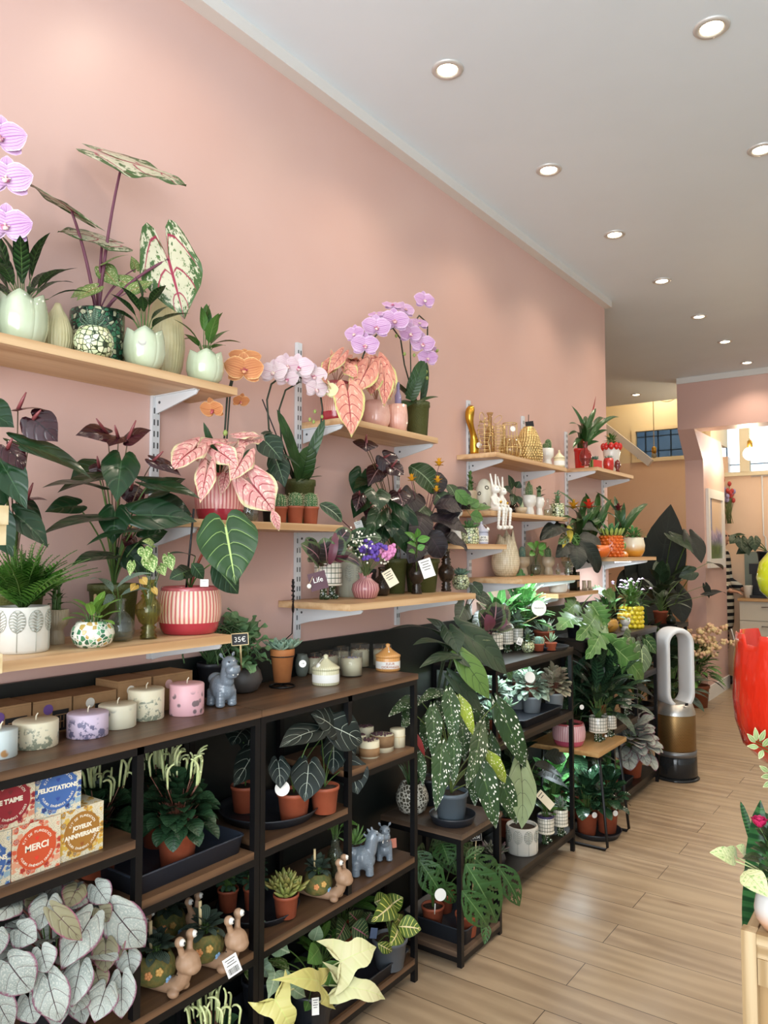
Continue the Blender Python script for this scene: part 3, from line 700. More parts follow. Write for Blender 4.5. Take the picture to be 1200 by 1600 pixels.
ORCHL=leafmat('orchid_leaf','#2f4d26','#3d5f30',mid=.05,midc='#26401f',rough=.35)
def orchid_flower(T,c,f,s,pm,lm,up=(0,0,1)):
    "one bloom: two wide petals, three sepals, a lip"
    f=V(f).normalized(); x=V(up).cross(f).normalized(); y=f.cross(x); c=V(c)
    b=MB()
    for a,L,W in ((90,.5,.36),(212,.48,.34),(328,.48,.34)):
        d=x*cos(RD(a))+y*sin(RD(a)); leaf(b,c,c+d*s*L-f*s*.04,s*W,f,'oval',-.06,.05,0,6,2)
    for a in (14,166):
        d=x*cos(RD(a))+y*sin(RD(a)); leaf(b,c+f*s*.015,c+d*s*.55+f*s*.03,s*.62,f,'round',.06,-.06,.03,7,3)
    o=b.build('flower',pm,T); l=MB()
    l.fat(c,f*.8-y*.6,y,s*.2,s*.16,s*.1); l.fat(c+f*s*.02,f+y*.3,y,s*.1,s*.07,s*.07)
    for q in (-1,1): l.fat(c,f*.6+x*q*.8-y*.1,y,s*.13,s*.07,s*.04)
    l.build('lip',lm,o)
def buds(T,pts,s,m):
    for p,d in pts: MB().fat(p,d,(1,0,.2),s*1.3,s,s,tab=((0,.3),(.25,.85),(.55,1),(.85,.6),(1,.1))).build('bud',m,T)

# ================================================================ top left shelf
DKL=leafmat('dark_calathea_leaf','#2a4a24','#37592c',stripe='#162c16',sw=(.45,.75),nv=9,k=.9,mid=.05,midc='#5b7a3f')
CALAD=leafmat('white_caladium_leaf','#cfc9ae','#c2bd9f',edge='#3d5a2c',ea=.74,vein='#b33a55',nv=3.4,k=1.1,vw=.13,mid=.05,mot='#4f6a38',ms=13,mt=(.585,.6),edgen=1.1)
CALADG=leafmat('green_caladium_leaf','#5d7a34','#7c8f48',mot='#d9d6ab',ms=15,mt=(.55,.6),edge='#4a6a2a',ea=.86,mid=.05,midc='#b0865e')
PURP=mat('purple_petiole','#6e3b4d',.45)
t=thing('potted_orchid','lilac orchid cut by the left edge above the top left shelf','orchid',(-1.660, 0.773, 1.871))
lath(t,'pot',OLIVE,P_NURS,.06,.11)
b=MB(); o=V(t.location); fl=[(4,213,-1.6,-.2),(14,277,-1.58,.1),(12,353,-1.57,.1)]
pts=[V((0,0,.1)),V((0,.01,.25)),V((-1.620, 0.805, 2.148))-o,V((-1.620, 0.810, 2.277))-o,V((-1.620, 0.819, 2.359))-o]
b.tube(pts,.003,7); b.build('flower_stem',STEM,t)
for p,s in ((V((-1.600, 0.811, 2.305)),.1),(V((-1.590, 0.821, 2.217)),.1),(V((-1.590, 0.822, 2.114)),.1)): orchid_flower(t,p-o,(.75,-.55,-.1),s,ORL,LIPW)
hand(t,ORCHL,[(o+V((0,0,.11)),o+V((.03,-.22,.2)),.06,(0,0,1)),(o+V((0,0,.11)),o+V((.02,-.2,.1)),.06,(0,0,1))],'strap',sr=0)

def mk(name,label,cat,spec,group=None): 
    loc,r,h=spec; return thing(name,label,cat,loc,group),r,h
t,r,h=mk('potted_calathea','dark calathea in the largest celadon tulip pot, left end of the top shelf','potted plant',((-1.640, 0.890, 1.871), 0.0549, 0.1145),'celadon tulip shaped pots with foliage')
tulip(t,r,h)
bush(t,DKL,22,.115,.075,.12,.036,'lance',zb=h*.85,el=(70,-5),seed=4,face=.3,arch=.12)
t,r,h=mk('bulb_vase','cream ribbed onion shaped vase between the largest tulip pot and the mosaic pots','vase',((-1.665, 0.989, 1.871), 0.0376, 0.1341))
lath(t,'vase_body',CREAMG,[(.5,0),(.8,.08),(1,.3),(.92,.52),(.6,.76),(.3,.9),(.16,1)],r,h,160,lambda a,rr,z:(rr*(1+.03*abs(sin(a*16))),z),wall=.05,so=False)
t,r,h=mk('potted_caladium','tall white and green caladium with red veins in the dark mosaic pot','potted plant',((-1.682, 1.106, 1.871), 0.0653, 0.1429))
mosa(t,r,h,MOSB,P_CYL); CB=(0,0,h*.85)
hand(t,CALAD,[((-1.640, 1.141, 2.406),(-1.550, 1.269, 2.368),0.1836,(.5,-.36,.8),'cal'),((-1.640, 1.004, 2.226),(-1.620, 0.869, 2.240),0.0969,(.42,-.32,.84),'cal'),((-1.680, 1.114, 2.202),(-1.660, 0.982, 2.174),0.0936,(.6,-.55,.5),'cal'),((-1.600, 1.255, 2.180),(-1.565, 1.281, 2.023),0.1597,(.72,-.66,.2),'cal')],base=CB,sm=PURP,sr=.0052,fold=-.1,ruf=.03,arch=.05,nt=16,ns=5,name='large_leaves',sname='petioles',bend=.35)
hand(t,CALADG,[((-1.660, 1.111, 2.137),(-1.630, 1.160, 2.169),0.0321,(.2,-.5,1)),((-1.680, 1.116, 2.130),(-1.660, 1.149, 2.090),0.0549),((-1.660, 1.158, 2.106),(-1.630, 1.212, 2.086),0.0458),((-1.620, 1.060, 2.053),(-1.600, 0.997, 2.001),0.0363),((-1.660, 1.199, 2.151),(-1.650, 1.178, 2.176),0.0264),((-1.640, 1.056, 2.048),(-1.630, 1.000, 2.014),0.0335),((-1.620, 1.158, 2.073),(-1.600, 1.210, 2.108),0.0356)],base=CB,sm=PURP,sr=.0022,name='small_leaves',sname='thin_petioles')
t,r,h=mk('potted_haworthia','small haworthia in the pale mosaic ball pot in front of the caladium','potted plant',((-1.584, 1.033, 1.871), 0.0456, 0.0695))
mosa(t,r,h,MOSW); HAW=leafmat('haworthia_leaf','#55705a','#6d8870',stripe='#9fb49a',sw=(.8,.95),nv=12,k=0,rough=.5)
rosette(t,HAW,.055,h*.9,((6,75,1.),(8,45,.95),(8,20,.8)),.2,.14,tab=((0,.8),(.3,1),(.7,.55),(1,.04)),bend=.2)
t,r,h=mk('potted_calathea','striped calathea in the celadon tulip pot with a round grey sticker','potted plant',((-1.590, 1.178, 1.871), 0.0511, 0.0955),'celadon tulip shaped pots with foliage')
tulip(t,r,h); disctag(t,(r*.72,-r*.66,h*.62),.0095,(.72,-.68,.12),'sticker',None,mat('grey_sticker','#a9a49c',.5))
bush(t,DKL,13,.075,.1,.085,.032,'lance',zb=h*.9,el=(60,0),seed=9,face=.25)
t,r,h=mk('egg_vase','tall cream ribbed egg shaped vase behind the tulip pot with a sticker','vase',((-1.695, 1.321, 1.871), 0.0541, 0.2571))
lath(t,'vase_body',CREAMG,[(.45,0),(.62,.03),(.88,.2),(1,.42),(.9,.65),(.62,.86),(.36,.97),(.28,1)],r,h,160,lambda a,rr,z:(rr*(1+.025*abs(sin(a*18))),z),wall=.06,so=False)
t,r,h=mk('potted_calathea','light green plant in the small celadon tulip pot, right end of top shelf','potted plant',((-1.590, 1.374, 1.871), 0.0501, 0.0834),'celadon tulip shaped pots with foliage')
tulip(t,r,h); MIDL=leafmat('mid_green_leaf','#3f6a2a','#547f36',midc='#7d9a56',vein='#5f8a45',nv=7,vw=.08)
bush(t,MIDL,12,.06,.08,.082,.034,'ovate',zb=h*.9,el=(80,5),seed=12,face=.2)

# ================================================================ philodendron shelf, lower left
ANTL=leafmat('dark_anthurium_leaf','#1d3a22','#2a4a2a',vein='#35573a',nv=4,k=1.,vw=.07,mid=.03,midc='#4a6a45',rough=.28,coat=.2)
SPATH=leafmat('dark_maroon_spathe','#3a1a20','#4a2228',vein='#2a1014',nv=4,vw=.12,rough=.16,coat=.7)
SPADM=mat('spadix','#7a3a3c',.4)
def anth(T,base,leaves,spaths,lm=ANTL,sm=SPATH,n=(.7,-.5,.5)):
    o=V(T.location); hand(T,lm,leaves,'heart',n,base=base,sr=.0028,arch=.07,fold=.14,name='leaves')
    for e in spaths:
        p0=V(e[0])-o; d=V(e[1])-V(e[0]); b=MB(); leaf(b,p0,p0+d,e[2],e[3] if len(e)>3 else (.6,-.3,.7),'heart',.1,-.1,0,14,5); s_=b.build('spathe',sm,T,clamp=WALLX+.004-o.x)
        MB().tube([p0,p0+d*.2+V((.007,-.006,.02)),p0+d*.35+V((.012,-.01,.035))],[.0045,.0036,.0014],8).build('spadix',SPADM,s_); b=MB(); stalk(b,base,p0,.0022,.15,6,8); b.build('flower_stem',mat('reddish_stem','#5f4a32',.5),s_,clamp=WALLX+.004-o.x)
t,r,h=mk('potted_anthurium','large dark spathed anthurium cut by the left edge behind the fern','potted plant',((-1.670, 0.904, 1.211), 0.0639, 0.1264))
nurs(t,r,h,OLIVE)
anth(t,(0,0,h*.85),[((-1.580, 0.865, 1.648),(-1.520, 0.992, 1.582),0.0810,(.4,-.4,.9)),((-1.580, 0.818, 1.609),(-1.520, 0.845, 1.508),0.0744),((-1.570, 0.849, 1.497),(-1.530, 0.899, 1.429),0.0676,(.5,-.4,.8)),((-1.580, 0.794, 1.501),(-1.540, 0.829, 1.409),0.0789),((-1.620, 0.883, 1.534),(-1.600, 0.925, 1.491),0.0506,(.3,-.3,.9)),((-1.620, 0.802, 1.719),(-1.580, 0.846, 1.683),0.0812),((-1.620, 0.826, 1.558),(-1.600, 0.780, 1.449),0.0801)],
 [((-1.580, 0.888, 1.707),(-1.550, 0.928, 1.660),0.0808,(.75,-.6,.35)),((-1.600, 0.864, 1.726),(-1.570, 0.908, 1.730),0.0472,(.1,-.3,1)),((-1.560, 0.823, 1.635),(-1.540, 0.849, 1.589),0.0587),((-1.600, 0.889, 1.534),(-1.570, 0.919, 1.532),0.0279,(.2,-.3,1))])
t,r,h=mk('potted_anthurium','bushy dark green anthurium with maroon spathes in the olive pot behind the glass vases','potted plant',((-1.673, 1.160, 1.211), 0.0622, 0.1291))
nurs(t,r,h,OLIVE)
anth(t,(0,0,h*.85),[((-1.570, 1.104, 1.636),(-1.510, 1.050, 1.533),0.0894,(.8,-.55,.25)),((-1.600, 1.074, 1.567),(-1.560, 0.901, 1.558),0.0695,(.3,-.4,.9)),((-1.600, 1.076, 1.496),(-1.580, 0.912, 1.456),0.0669,(.3,-.4,.9)),((-1.570, 1.152, 1.508),(-1.500, 1.276, 1.495),0.0978,(.65,-.5,.55)),((-1.570, 1.182, 1.587),(-1.500, 1.288, 1.552),0.0638,(.3,-.5,.8)),((-1.560, 1.127, 1.466),(-1.530, 0.990, 1.434),0.0413,(.2,-.2,1)),((-1.600, 1.095, 1.408),(-1.570, 0.980, 1.389),0.0591,(.4,-.3,.8)),((-1.640, 1.109, 1.602),(-1.620, 0.972, 1.554),0.0604,(.4,-.4,.8)),((-1.600, 1.110, 1.515),(-1.570, 1.084, 1.438),0.0761),((-1.620, 1.208, 1.455),(-1.600, 1.266, 1.472),0.0586),((-1.660, 1.287, 1.541),(-1.620, 1.361, 1.518),0.0852),((-1.680, 1.281, 1.576),(-1.660, 1.371, 1.619),0.0689,(.5,-.4,.7)),((-1.660, 1.046, 1.530),(-1.660, 0.966, 1.511),0.0599),((-1.660, 1.181, 1.423),(-1.630, 1.237, 1.358),0.0812),((-1.700, 1.122, 1.631),(-1.700, 1.053, 1.594),0.0694)],
 [((-1.600, 1.085, 1.701),(-1.580, 0.989, 1.684),0.0597,(.75,-.5,.35)),((-1.570, 1.121, 1.691),(-1.530, 1.157, 1.713),0.0648,(.4,-.55,.7)),((-1.580, 1.101, 1.692),(-1.560, 1.062, 1.665),0.0514,(.5,-.5,.6)),((-1.560, 1.188, 1.644),(-1.520, 1.241, 1.608),0.0539,(.5,-.3,.7)),((-1.660, 1.104, 1.627),(-1.660, 1.093, 1.598),0.0469),((-1.660, 1.197, 1.578),(-1.640, 1.203, 1.529),0.0650),((-1.600, 1.156, 1.454),(-1.580, 1.124, 1.431),0.0372)])
FERN=mat('fern_green','#4a7a2e',.5,c2='#5f9638',ns=40)
t,r,h=mk('potted_fern','bright green fern in the large white pot with grey leaf relief','potted plant',((-1.562, 0.865, 1.211), 0.0530, 0.0948))
relpot(t,r,h)
def fern(T,n,L,zb,seed,m=FERN,W=.05,up=(30,80),npin=13,sg=.03):
    rn=random.Random(seed); b=MB(); st=MB()
    for i in range(n):
        az=i*2.4+rn.uniform(-.3,.3); el=RD(rn.uniform(*up)); l=L*rn.uniform(.65,1.05); pts=[]
        for k in range(8):
            q=k/7; hz=l*q*cos(el)*(1+.35*q); pts.append(V((cos(az)*hz,sin(az)*hz,zb+l*q*sin(el)-.22*l*q**2.5)))
        st.tube(pts,.0009,4)
        for k in range(2,npin+2):
            q=k/(npin+2); x=q*7; a=int(x); p=pts[a].lerp(pts[min(a+1,7)],x-a); d=(pts[min(a+1,7)]-pts[a]).normalized(); sd=d.cross(V((0,0,1))).normalized(); w=W*sin(min(1,q*1.25+.12)*pi*.97)**.6*(1-q*.35)
            for s in (-1,1):
                tip=p+sd*s*w+d*w*.55+V((0,0,.1*w)); leaf(b,p,tip,w*.42,V((0,0,1)),'lance',.05,.1,0,3,1)
    cl=WALLX+.004-T.location.x
    b.build('fronds',m,T,clamp=cl); st.build('frond_stems',STEM,T,clamp=cl)
fern(t,80,.185,h*.9,3,W=.036,up=(42,90),npin=16)
t,r,h=mk('potted_succulent','small green succulent in the beige ribbed footed cup behind the fern pot','potted plant',((-1.629, 0.981, 1.211), 0.0262, 0.0781))
lath(t,'pot',TAUPE,P_CUP,r,h,120,lambda a,rr,z:(rr*(1+.03*abs(sin(a*15))),z)); bush(t,MIDL,26,.025,.08,.022,.012,'oval',zb=h*.9,el=(70,0),seed=5,sr=.002)
HOYA=leafmat('light_green_leaf','#6f9a3c','#83ad4c',midc='#a5c070',rough=.35)
t,r,h=mk('potted_peperomia','bright green leaved plant in the green and white mosaic ball pot with a wooden stick','potted plant',((-1.509, 0.996, 1.211), 0.0464, 0.0572))
mosa(t,r,h); bush(t,HOYA,15,.05,.035,.052,.024,'oval',zb=h*.88,el=(60,-5),seed=6,face=.15)
stake(t,(0,.004,h*.8),V((-1.580, 1.047, 1.320))-V(t.location),.0035,STICK,'wooden_label')
SATIN=leafmat('silver_satin_leaf','#5c7362','#6d8471',mot='#a9b8a8',ms=30,mt=(.5,.6),midc='#7f9482')
t,r,h=mk('flask_vase','round clear glass flask with silvery green cutting beside the mosaic ball pot','vase',((-1.555, 1.097, 1.211), 0.0344, 0.0997))
glassv(t,r,h,GLASS,P_FLASK,.42); hand(t,SATIN,[((-1.530, 1.058, 1.328),(-1.500, 0.980, 1.360),0.0286,(.2,-.3,1)),((-1.530, 1.070, 1.338),(-1.490, 1.140, 1.368),0.0252,(.2,-.4,1)),((-1.530, 1.082, 1.320),(-1.500, 1.139, 1.330),0.0223,(.3,-.4,1)),((-1.560, 1.083, 1.319),(-1.530, 1.033, 1.293),0.0206)],'ovate',base=(0,0,h*.3),sr=.0018,arch=.15)
YEL=leafmat('yellowed_leaf','#b08a3a','#c9a552',midc='#d9c07a')
IVY=leafmat('variegated_ivy_leaf','#5f8a3c','#7aa04f',mot='#cfd79a',ms=6,mt=(.5,.56),midc='#a9c077')
t,r,h=mk('urn_vase','yellowish ribbed glass urn vase with a climbing cutting beside the red ribbed pot','vase',((-1.544, 1.169, 1.211), 0.0323, 0.1411))
glassv(t,r,h,GLASSG,P_URN,.5)
hand(t,IVY,[((-1.520, 1.136, 1.426),(-1.500, 1.127, 1.399),0.0361),((-1.520, 1.147, 1.405),(-1.500, 1.148, 1.370),0.0394),((-1.520, 1.203, 1.408),(-1.500, 1.203, 1.374),0.0311),((-1.520, 1.181, 1.385),(-1.500, 1.181, 1.362),0.0277),((-1.520, 1.101, 1.393),(-1.500, 1.082, 1.364),0.0207),((-1.520, 1.158, 1.438),(-1.500, 1.114, 1.444),0.0242)],base=(0,0,h*.4),sr=.0014,bend=.3)
hand(t,YEL,[((-1.500, 1.116, 1.356),(-1.490, 1.122, 1.343),0.0208),((-1.500, 1.098, 1.342),(-1.490, 1.077, 1.330),0.0205),((-1.500, 1.148, 1.333),(-1.490, 1.152, 1.318),0.0151)],base=(0,0,h*.6),sr=.001,name='yellow_leaves',sname='yellow_stems')
PHIL=leafmat('velvet_philodendron_leaf','#2c4d22','#365a29',vein='#86a45c',nv=6,k=1.25,vw=.1,mid=.035,midc='#b5cf7c',rough=.45)
PHILD=leafmat('dark_velvet_leaf','#25402a','#2f4d30',vein='#4f6d4a',nv=6,vw=.08,midc='#6a8a5a')
t,r,h=mk('potted_philodendron','heart leaved velvet philodendron in the pink and red ribbed pot beside the 35 euro sign','potted plant',((-1.568, 1.313, 1.211), 0.0791, 0.1199))
ribpot(t,r,h); o=V(t.location)
hand(t,PHIL,[((-1.460, 1.334, 1.485),(-1.420, 1.333, 1.337),0.1543,(.74,-.66,.2))],base=(0,0,h*.85),sm=mat('red_petiole','#8a3a2a',.4),sr=.0045,arch=.06,fold=.1,ruf=.02,nt=18,ns=6,name='large_leaf',sname='red_petioles')
hand(t,PHILD,[((-1.480, 1.310, 1.391),(-1.460, 1.380, 1.312),0.0716),((-1.520, 1.289, 1.407),(-1.500, 1.187, 1.414),0.0315,(.2,-.2,1)),((-1.550, 1.304, 1.374),(-1.520, 1.216, 1.353),0.0449),((-1.500, 1.233, 1.368),(-1.500, 1.194, 1.354),0.0342),((-1.500, 1.262, 1.391),(-1.500, 1.299, 1.351),0.0352)],'ovate',base=(0,0,h*.85),sr=.0022,name='small_leaves',sname='stems')
stake(t,(-.012,-.005,h*.7),V((-1.530, 1.291, 1.529))-o,.0028)
tagcard(t,V((-1.485, 1.289, 1.342))-o,.02,.018,(.75,-.62,.1),name='code_label',lines=3)
# curly rhipsalis behind, standing on the rack top

# ================================================================ caladium and cactus shelf, orchids
CALP=leafmat('pink_caladium_leaf','#d98d8b','#e0a49c',edge='#d9cfa0',ea=.88,vein='#a82a38',nv=7,k=1.3,vw=.17,mid=.05,mot='#e6c3b3',ms=9,mt=(.5,.6),edgen=.15)
CALP2=leafmat('salmon_caladium_leaf','#d98675','#e09a86',edge='#c2bf78',ea=.88,vein='#b03a44',nv=6,k=1.2,vw=.13,mid=.04,mot='#e2b49c',ms=8,mt=(.52,.62),edgen=.15)
t,r,h=mk('potted_caladium','pink veined caladium in the rose ribbed pot on the middle shelf','potted plant',((-1.635, 1.472, 1.505), 0.0684, 0.1315))
ribpot(t,r,h,PINKRIB2,mat('crimson_glaze','#a8303e',.2,coat=.5))
hand(t,CALP,[((-1.560, 1.308, 1.679),(-1.530, 1.219, 1.616),0.0811,(.6,-.5,.6),'cal'),((-1.580, 1.417, 1.713),(-1.560, 1.324, 1.687),0.0752,(.4,-.5,.8),'cal'),((-1.540, 1.388, 1.682),(-1.500, 1.413, 1.644),0.0681,(.7,-.6,.4),'cal'),((-1.530, 1.330, 1.622),(-1.500, 1.286, 1.542),0.0556,(.76,-.62,.15),'cal'),((-1.520, 1.446, 1.669),(-1.490, 1.377, 1.603),0.0749,(.76,-.6,.2),'cal'),((-1.500, 1.468, 1.600),(-1.470, 1.519, 1.529),0.1151,(.74,-.66,.1),'cal'),((-1.470, 1.511, 1.535),(-1.460, 1.529, 1.476),0.0280,(.7,-.6,.2),'lance'),((-1.580, 1.537, 1.734),(-1.560, 1.469, 1.707),0.0612,(.5,-.5,.7),'cal'),((-1.580, 1.507, 1.745),(-1.550, 1.555, 1.745),0.0472,(.3,-.5,.9),'cal'),((-1.600, 1.490, 1.649),(-1.580, 1.533, 1.633),0.0544),((-1.560, 1.423, 1.623),(-1.540, 1.390, 1.568),0.0344),((-1.600, 1.341, 1.696),(-1.580, 1.346, 1.657),0.0442)],'heart',base=(0,0,h*.85),sm=mat('pink_petiole','#b98a70',.5),sr=.002,ruf=.05,fold=.1,arch=.1)
t,r,h=mk('glass_jar','small round glass jar beside the pink caladium, under its drooping leaf','vase',((-1.600, 1.551, 1.505), 0.0294, 0.0823))
glassv(t,r,h,GLASS,[(.6,0),(.9,.08),(1,.35),(.9,.65),(.6,.85),(.62,1)],.3)
CACT=NT('cactus_green'); _v=CACT.n('TexVoronoi',Vector=CACT.coord('Object'),Scale=230.,Randomness=.4).outputs[0]; CACT.col(CACT.mix(CACT.ramp(_v,.3,.2),'#3e5f33','#d9d7b0')).set(Roughness=.7); CACT=CACT.m
CACTB=NT('blue_cactus'); _v=CACTB.n('TexVoronoi',Vector=CACTB.coord('Object'),Scale=200.,Randomness=.4).outputs[0]; CACTB.col(CACTB.mix(CACTB.ramp(_v,.28,.18),'#5f8376','#d9d2a0')).set(Roughness=.7); CACTB=CACTB.m
SPINE=mat('cactus_spine','#d9cfa5',.6)
def cactus(T,r,hh,zb,m=CACT,ribs=14,seed=0,c=(0,0),tall=False):
    prof=[(.75,0),(.95,.15),(1,.4),(.95,.68),(.75,.87),(.4,.97),(0,1)]
    MB().lathe([(a*r,zb+b*hh) for a,b in prof],ribs*4,(c[0],c[1],0),lambda t,q,z:(q*(1+.09*cos(t*ribs)),z),False).build('cactus_body',m,T)
    b=MB(); rn=random.Random(seed)
    for i in range(ribs):
        t=2*pi*i/ribs
        for j in range(7):
            q=(j+.8)/8; w=itp([(y,x) for x,y in prof],q)*r*1.08; p=V((c[0]+w*cos(t),c[1]+w*sin(t),zb+q*hh)); d=V((cos(t),sin(t),q*1.4-.5)).normalized()
            for _ in range(2):
                e=(d+V((rn.uniform(-.6,.6),rn.uniform(-.6,.6),rn.uniform(-.6,.6)))).normalized(); b.tube([p,p+e*.007],[.0005,.0001],3,False)
    b.build('spines',SPINE,T)
t,r,h=mk('potted_cactus','terracotta potted cactus half behind the drooping pink caladium leaf','potted cactus',((-1.600, 1.675, 1.505), 0.0259, 0.0495),'small cacti below the blush orchid'); nurs(t,r,h); cactus(t,r*.78,h*.95,h*.86,seed=1)
t,r,h=mk('potted_cactus','middle of the three small cacti in terracotta pots below the blush orchid','potted cactus',((-1.585, 1.730, 1.505), 0.0273, 0.0535),'small cacti below the blush orchid'); nurs(t,r,h); cactus(t,r*.78,h*.95,h*.86,seed=2)
t,r,h=mk('potted_cactus','rightmost of the three small cacti in terracotta pots below the blush orchid','potted cactus',((-1.585, 1.800, 1.505), 0.0270, 0.0549),'small cacti below the blush orchid'); nurs(t,r,h); cactus(t,r*.78,h*.95,h*.86,seed=3)
ORS=mat('dark_orchid_stem','#23301c',.45); BUDM=mat('green_bud','#8fa055',.5)
t,r,h=mk('potted_orchid','blush white orchid on arched stems in the olive pot behind the cacti','orchid',((-1.690, 1.866, 1.505), 0.0524, 0.1500))
nurs(t,r,h,OLIVE); o=V(t.location); b=MB()
def L_(a): return V(a)-o
b.tube([(0,0,h*.8),L_((-1.630, 1.887, 1.758)),L_((-1.620, 1.897, 1.885)),L_((-1.620, 1.884, 1.942)),L_((-1.620, 1.833, 1.971)),L_((-1.620, 1.767, 1.971))],.003,7)
b.tube([(-.005,0,h*.8),L_((-1.660, 1.747, 1.765)),L_((-1.660, 1.735, 1.865)),L_((-1.660, 1.763, 1.931)),L_((-1.640, 1.807, 1.963))],.003,7)
b.tube([(0,-.01,h*.8),L_((-1.650, 1.680, 1.796)),L_((-1.650, 1.671, 1.884)),L_((-1.640, 1.679, 1.933)),L_((-1.630, 1.714, 1.962))],.003,7); b.build('flower_stem',ORS,t)
hand(t,ORCHL,[((-1.660, 1.838, 1.651),(-1.620, 1.684, 1.853),0.0362,(.7,-.6,.3)),((-1.660, 1.838, 1.651),(-1.600, 1.812, 1.756),0.0655,(.75,-.6,.2)),((-1.660, 1.838, 1.651),(-1.580, 1.860, 1.844),0.0371),((-1.640, 1.816, 1.644),(-1.580, 1.852, 1.660),0.0204,(.2,-.2,1)),((-1.640, 1.816, 1.644),(-1.580, 1.845, 1.692),0.0204,(.2,-.2,1)),((-1.660, 1.825, 1.646),(-1.620, 1.724, 1.815),0.0202)],'strap',sr=0,name='leaves')
for p,s,f in (((-1.620, 1.667, 1.964),.085,(.5,-.85,0)),((-1.600, 1.704, 1.988),.085,(.8,-.2,0)),((-1.590, 1.745, 1.989),.095,(.75,-.6,0)),((-1.580, 1.806, 1.973),.085,(.8,-.5,-.1)),((-1.600, 1.705, 1.949),.07,(.6,-.6,-.4)),((-1.580, 1.819, 1.934),.075,(.8,-.3,-.2))): orchid_flower(t,V(p)-o,f,s,ORW,LIPW)
for p,s,f in (((-1.570, 1.860, 1.936),.07,(.8,-.5,-.1)),): orchid_flower(t,V(p)-o,f,s,mat('cream_orchid_petal','#e0d9a8',.5),LIPW)
buds(t,[(L_((-1.600, 1.836, 1.874)),(.2,-.2,-1)),(L_((-1.600, 1.812, 1.845)),(.2,-.2,-1)),(L_((-1.600, 1.871, 1.862)),(.2,-.2,-1)),(L_((-1.600, 1.830, 1.840)),(.2,-.2,-1))],.011,BUDM)
stake(t,(-.01,.01,h*.7),L_((-1.670, 1.671, 1.888)),.002)
t,r,h=mk('potted_orchid','apricot orchid with magenta lip rising behind the pink caladium','orchid',((-1.700, 1.617, 1.505), 0.0425, 0.0928))
nurs(t,r,h,OLIVE); o=V(t.location); b=MB()
b.tube([(0,0,h*.8),L_((-1.660, 1.508, 1.737)),L_((-1.640, 1.500, 1.864)),L_((-1.620, 1.507, 1.946)),L_((-1.600, 1.518, 1.974))],.003,7); b.tube([(0,.01,h*.8),L_((-1.670, 1.527, 1.740)),L_((-1.650, 1.521, 1.888)),L_((-1.640, 1.541, 1.984))],.0025,7); b.build('flower_stem',ORS,t)
for p,s,f in (((-1.570, 1.497, 1.932),.105,(.78,-.6,0)),((-1.630, 1.559, 1.987),.09,(.6,-.5,.5)),((-1.600, 1.410, 1.809),.07,(.2,-.8,-.5)),((-1.600, 1.515, 1.849),.05,(.7,-.2,-.5))): orchid_flower(t,V(p)-o,f,s,ORO,LIPM)
buds(t,[(L_((-1.600, 1.458, 1.759)),(.2,-.2,-1))],.014,BUDM)
hand(t,ORCHL,[((-1.680, 1.528, 1.610),(-1.660, 1.431, 1.783),0.0256,(.7,-.6,.2)),((-1.680, 1.528, 1.610),(-1.660, 1.623, 1.731),0.0303)],'strap',sr=0,name='leaves')
DKV=leafmat('dark_white_veined_leaf','#1f3826','#2a452d',vein='#6d8a6d',nv=5,k=1.2,vw=.06,mid=.035,midc='#7f9a78',rough=.4)
t,r,h=mk('potted_anthurium','dark velvety white veined anthurium left of the olive orchid pot','potted plant',((-1.695, 1.743, 1.505), 0.0342, 0.0802))
nurs(t,r,h,DKGREY); hand(t,DKV,[((-1.620, 1.636, 1.749),(-1.580, 1.664, 1.691),0.0880,(.7,-.55,.4)),((-1.620, 1.683, 1.696),(-1.580, 1.678, 1.612),0.0695),((-1.640, 1.648, 1.775),(-1.620, 1.671, 1.780),0.0504,(.2,-.3,1)),((-1.620, 1.705, 1.718),(-1.580, 1.749, 1.676),0.0236,(.3,-.3,1)),((-1.640, 1.685, 1.658),(-1.620, 1.640, 1.605),0.0464)],'heart',base=(0,0,h*.9),sr=.0022)

# ---------------- lilac orchid shelf
t,r,h=mk('potted_caladium','salmon caladium in the coral ribbed pot on the lilac orchid shelf','potted plant',((-1.650, 2.003, 1.858), 0.0524, 0.1392))
ribpot(t,r,h); hand(t,CALP2,[((-1.540, 1.928, 1.940),(-1.500, 1.898, 1.782),0.1071,(.76,-.62,.15),'heart'),((-1.600, 1.908, 2.029),(-1.580, 1.856, 1.978),0.0540),((-1.600, 1.958, 2.065),(-1.560, 1.851, 1.985),0.0502),((-1.580, 1.984, 2.028),(-1.550, 1.991, 1.999),0.0556),((-1.620, 2.045, 2.074),(-1.580, 1.961, 2.019),0.0520),((-1.630, 1.961, 2.052),(-1.620, 1.939, 2.096),0.0172,None,'lance'),((-1.620, 2.070, 2.080),(-1.600, 2.009, 2.075),0.0396,(.2,-.3,1)),((-1.570, 1.863, 1.957),(-1.550, 1.808, 1.961),0.0447)],'cal',base=(0,0,h*.85),sm=mat('pink_petiole','#b98a70',.5),sr=.0016,ruf=.06,fold=.12)
t,r,h=mk('potted_caladium','salmon caladium in the round pale pink pot on the lilac orchid shelf','potted plant',((-1.620, 2.194, 1.858), 0.0506, 0.1024))
lath(t,'pot',PINKGL,[(.62,0),(.75,.03),(.96,.25),(1,.5),(.9,.8),(.78,1)],r,h)
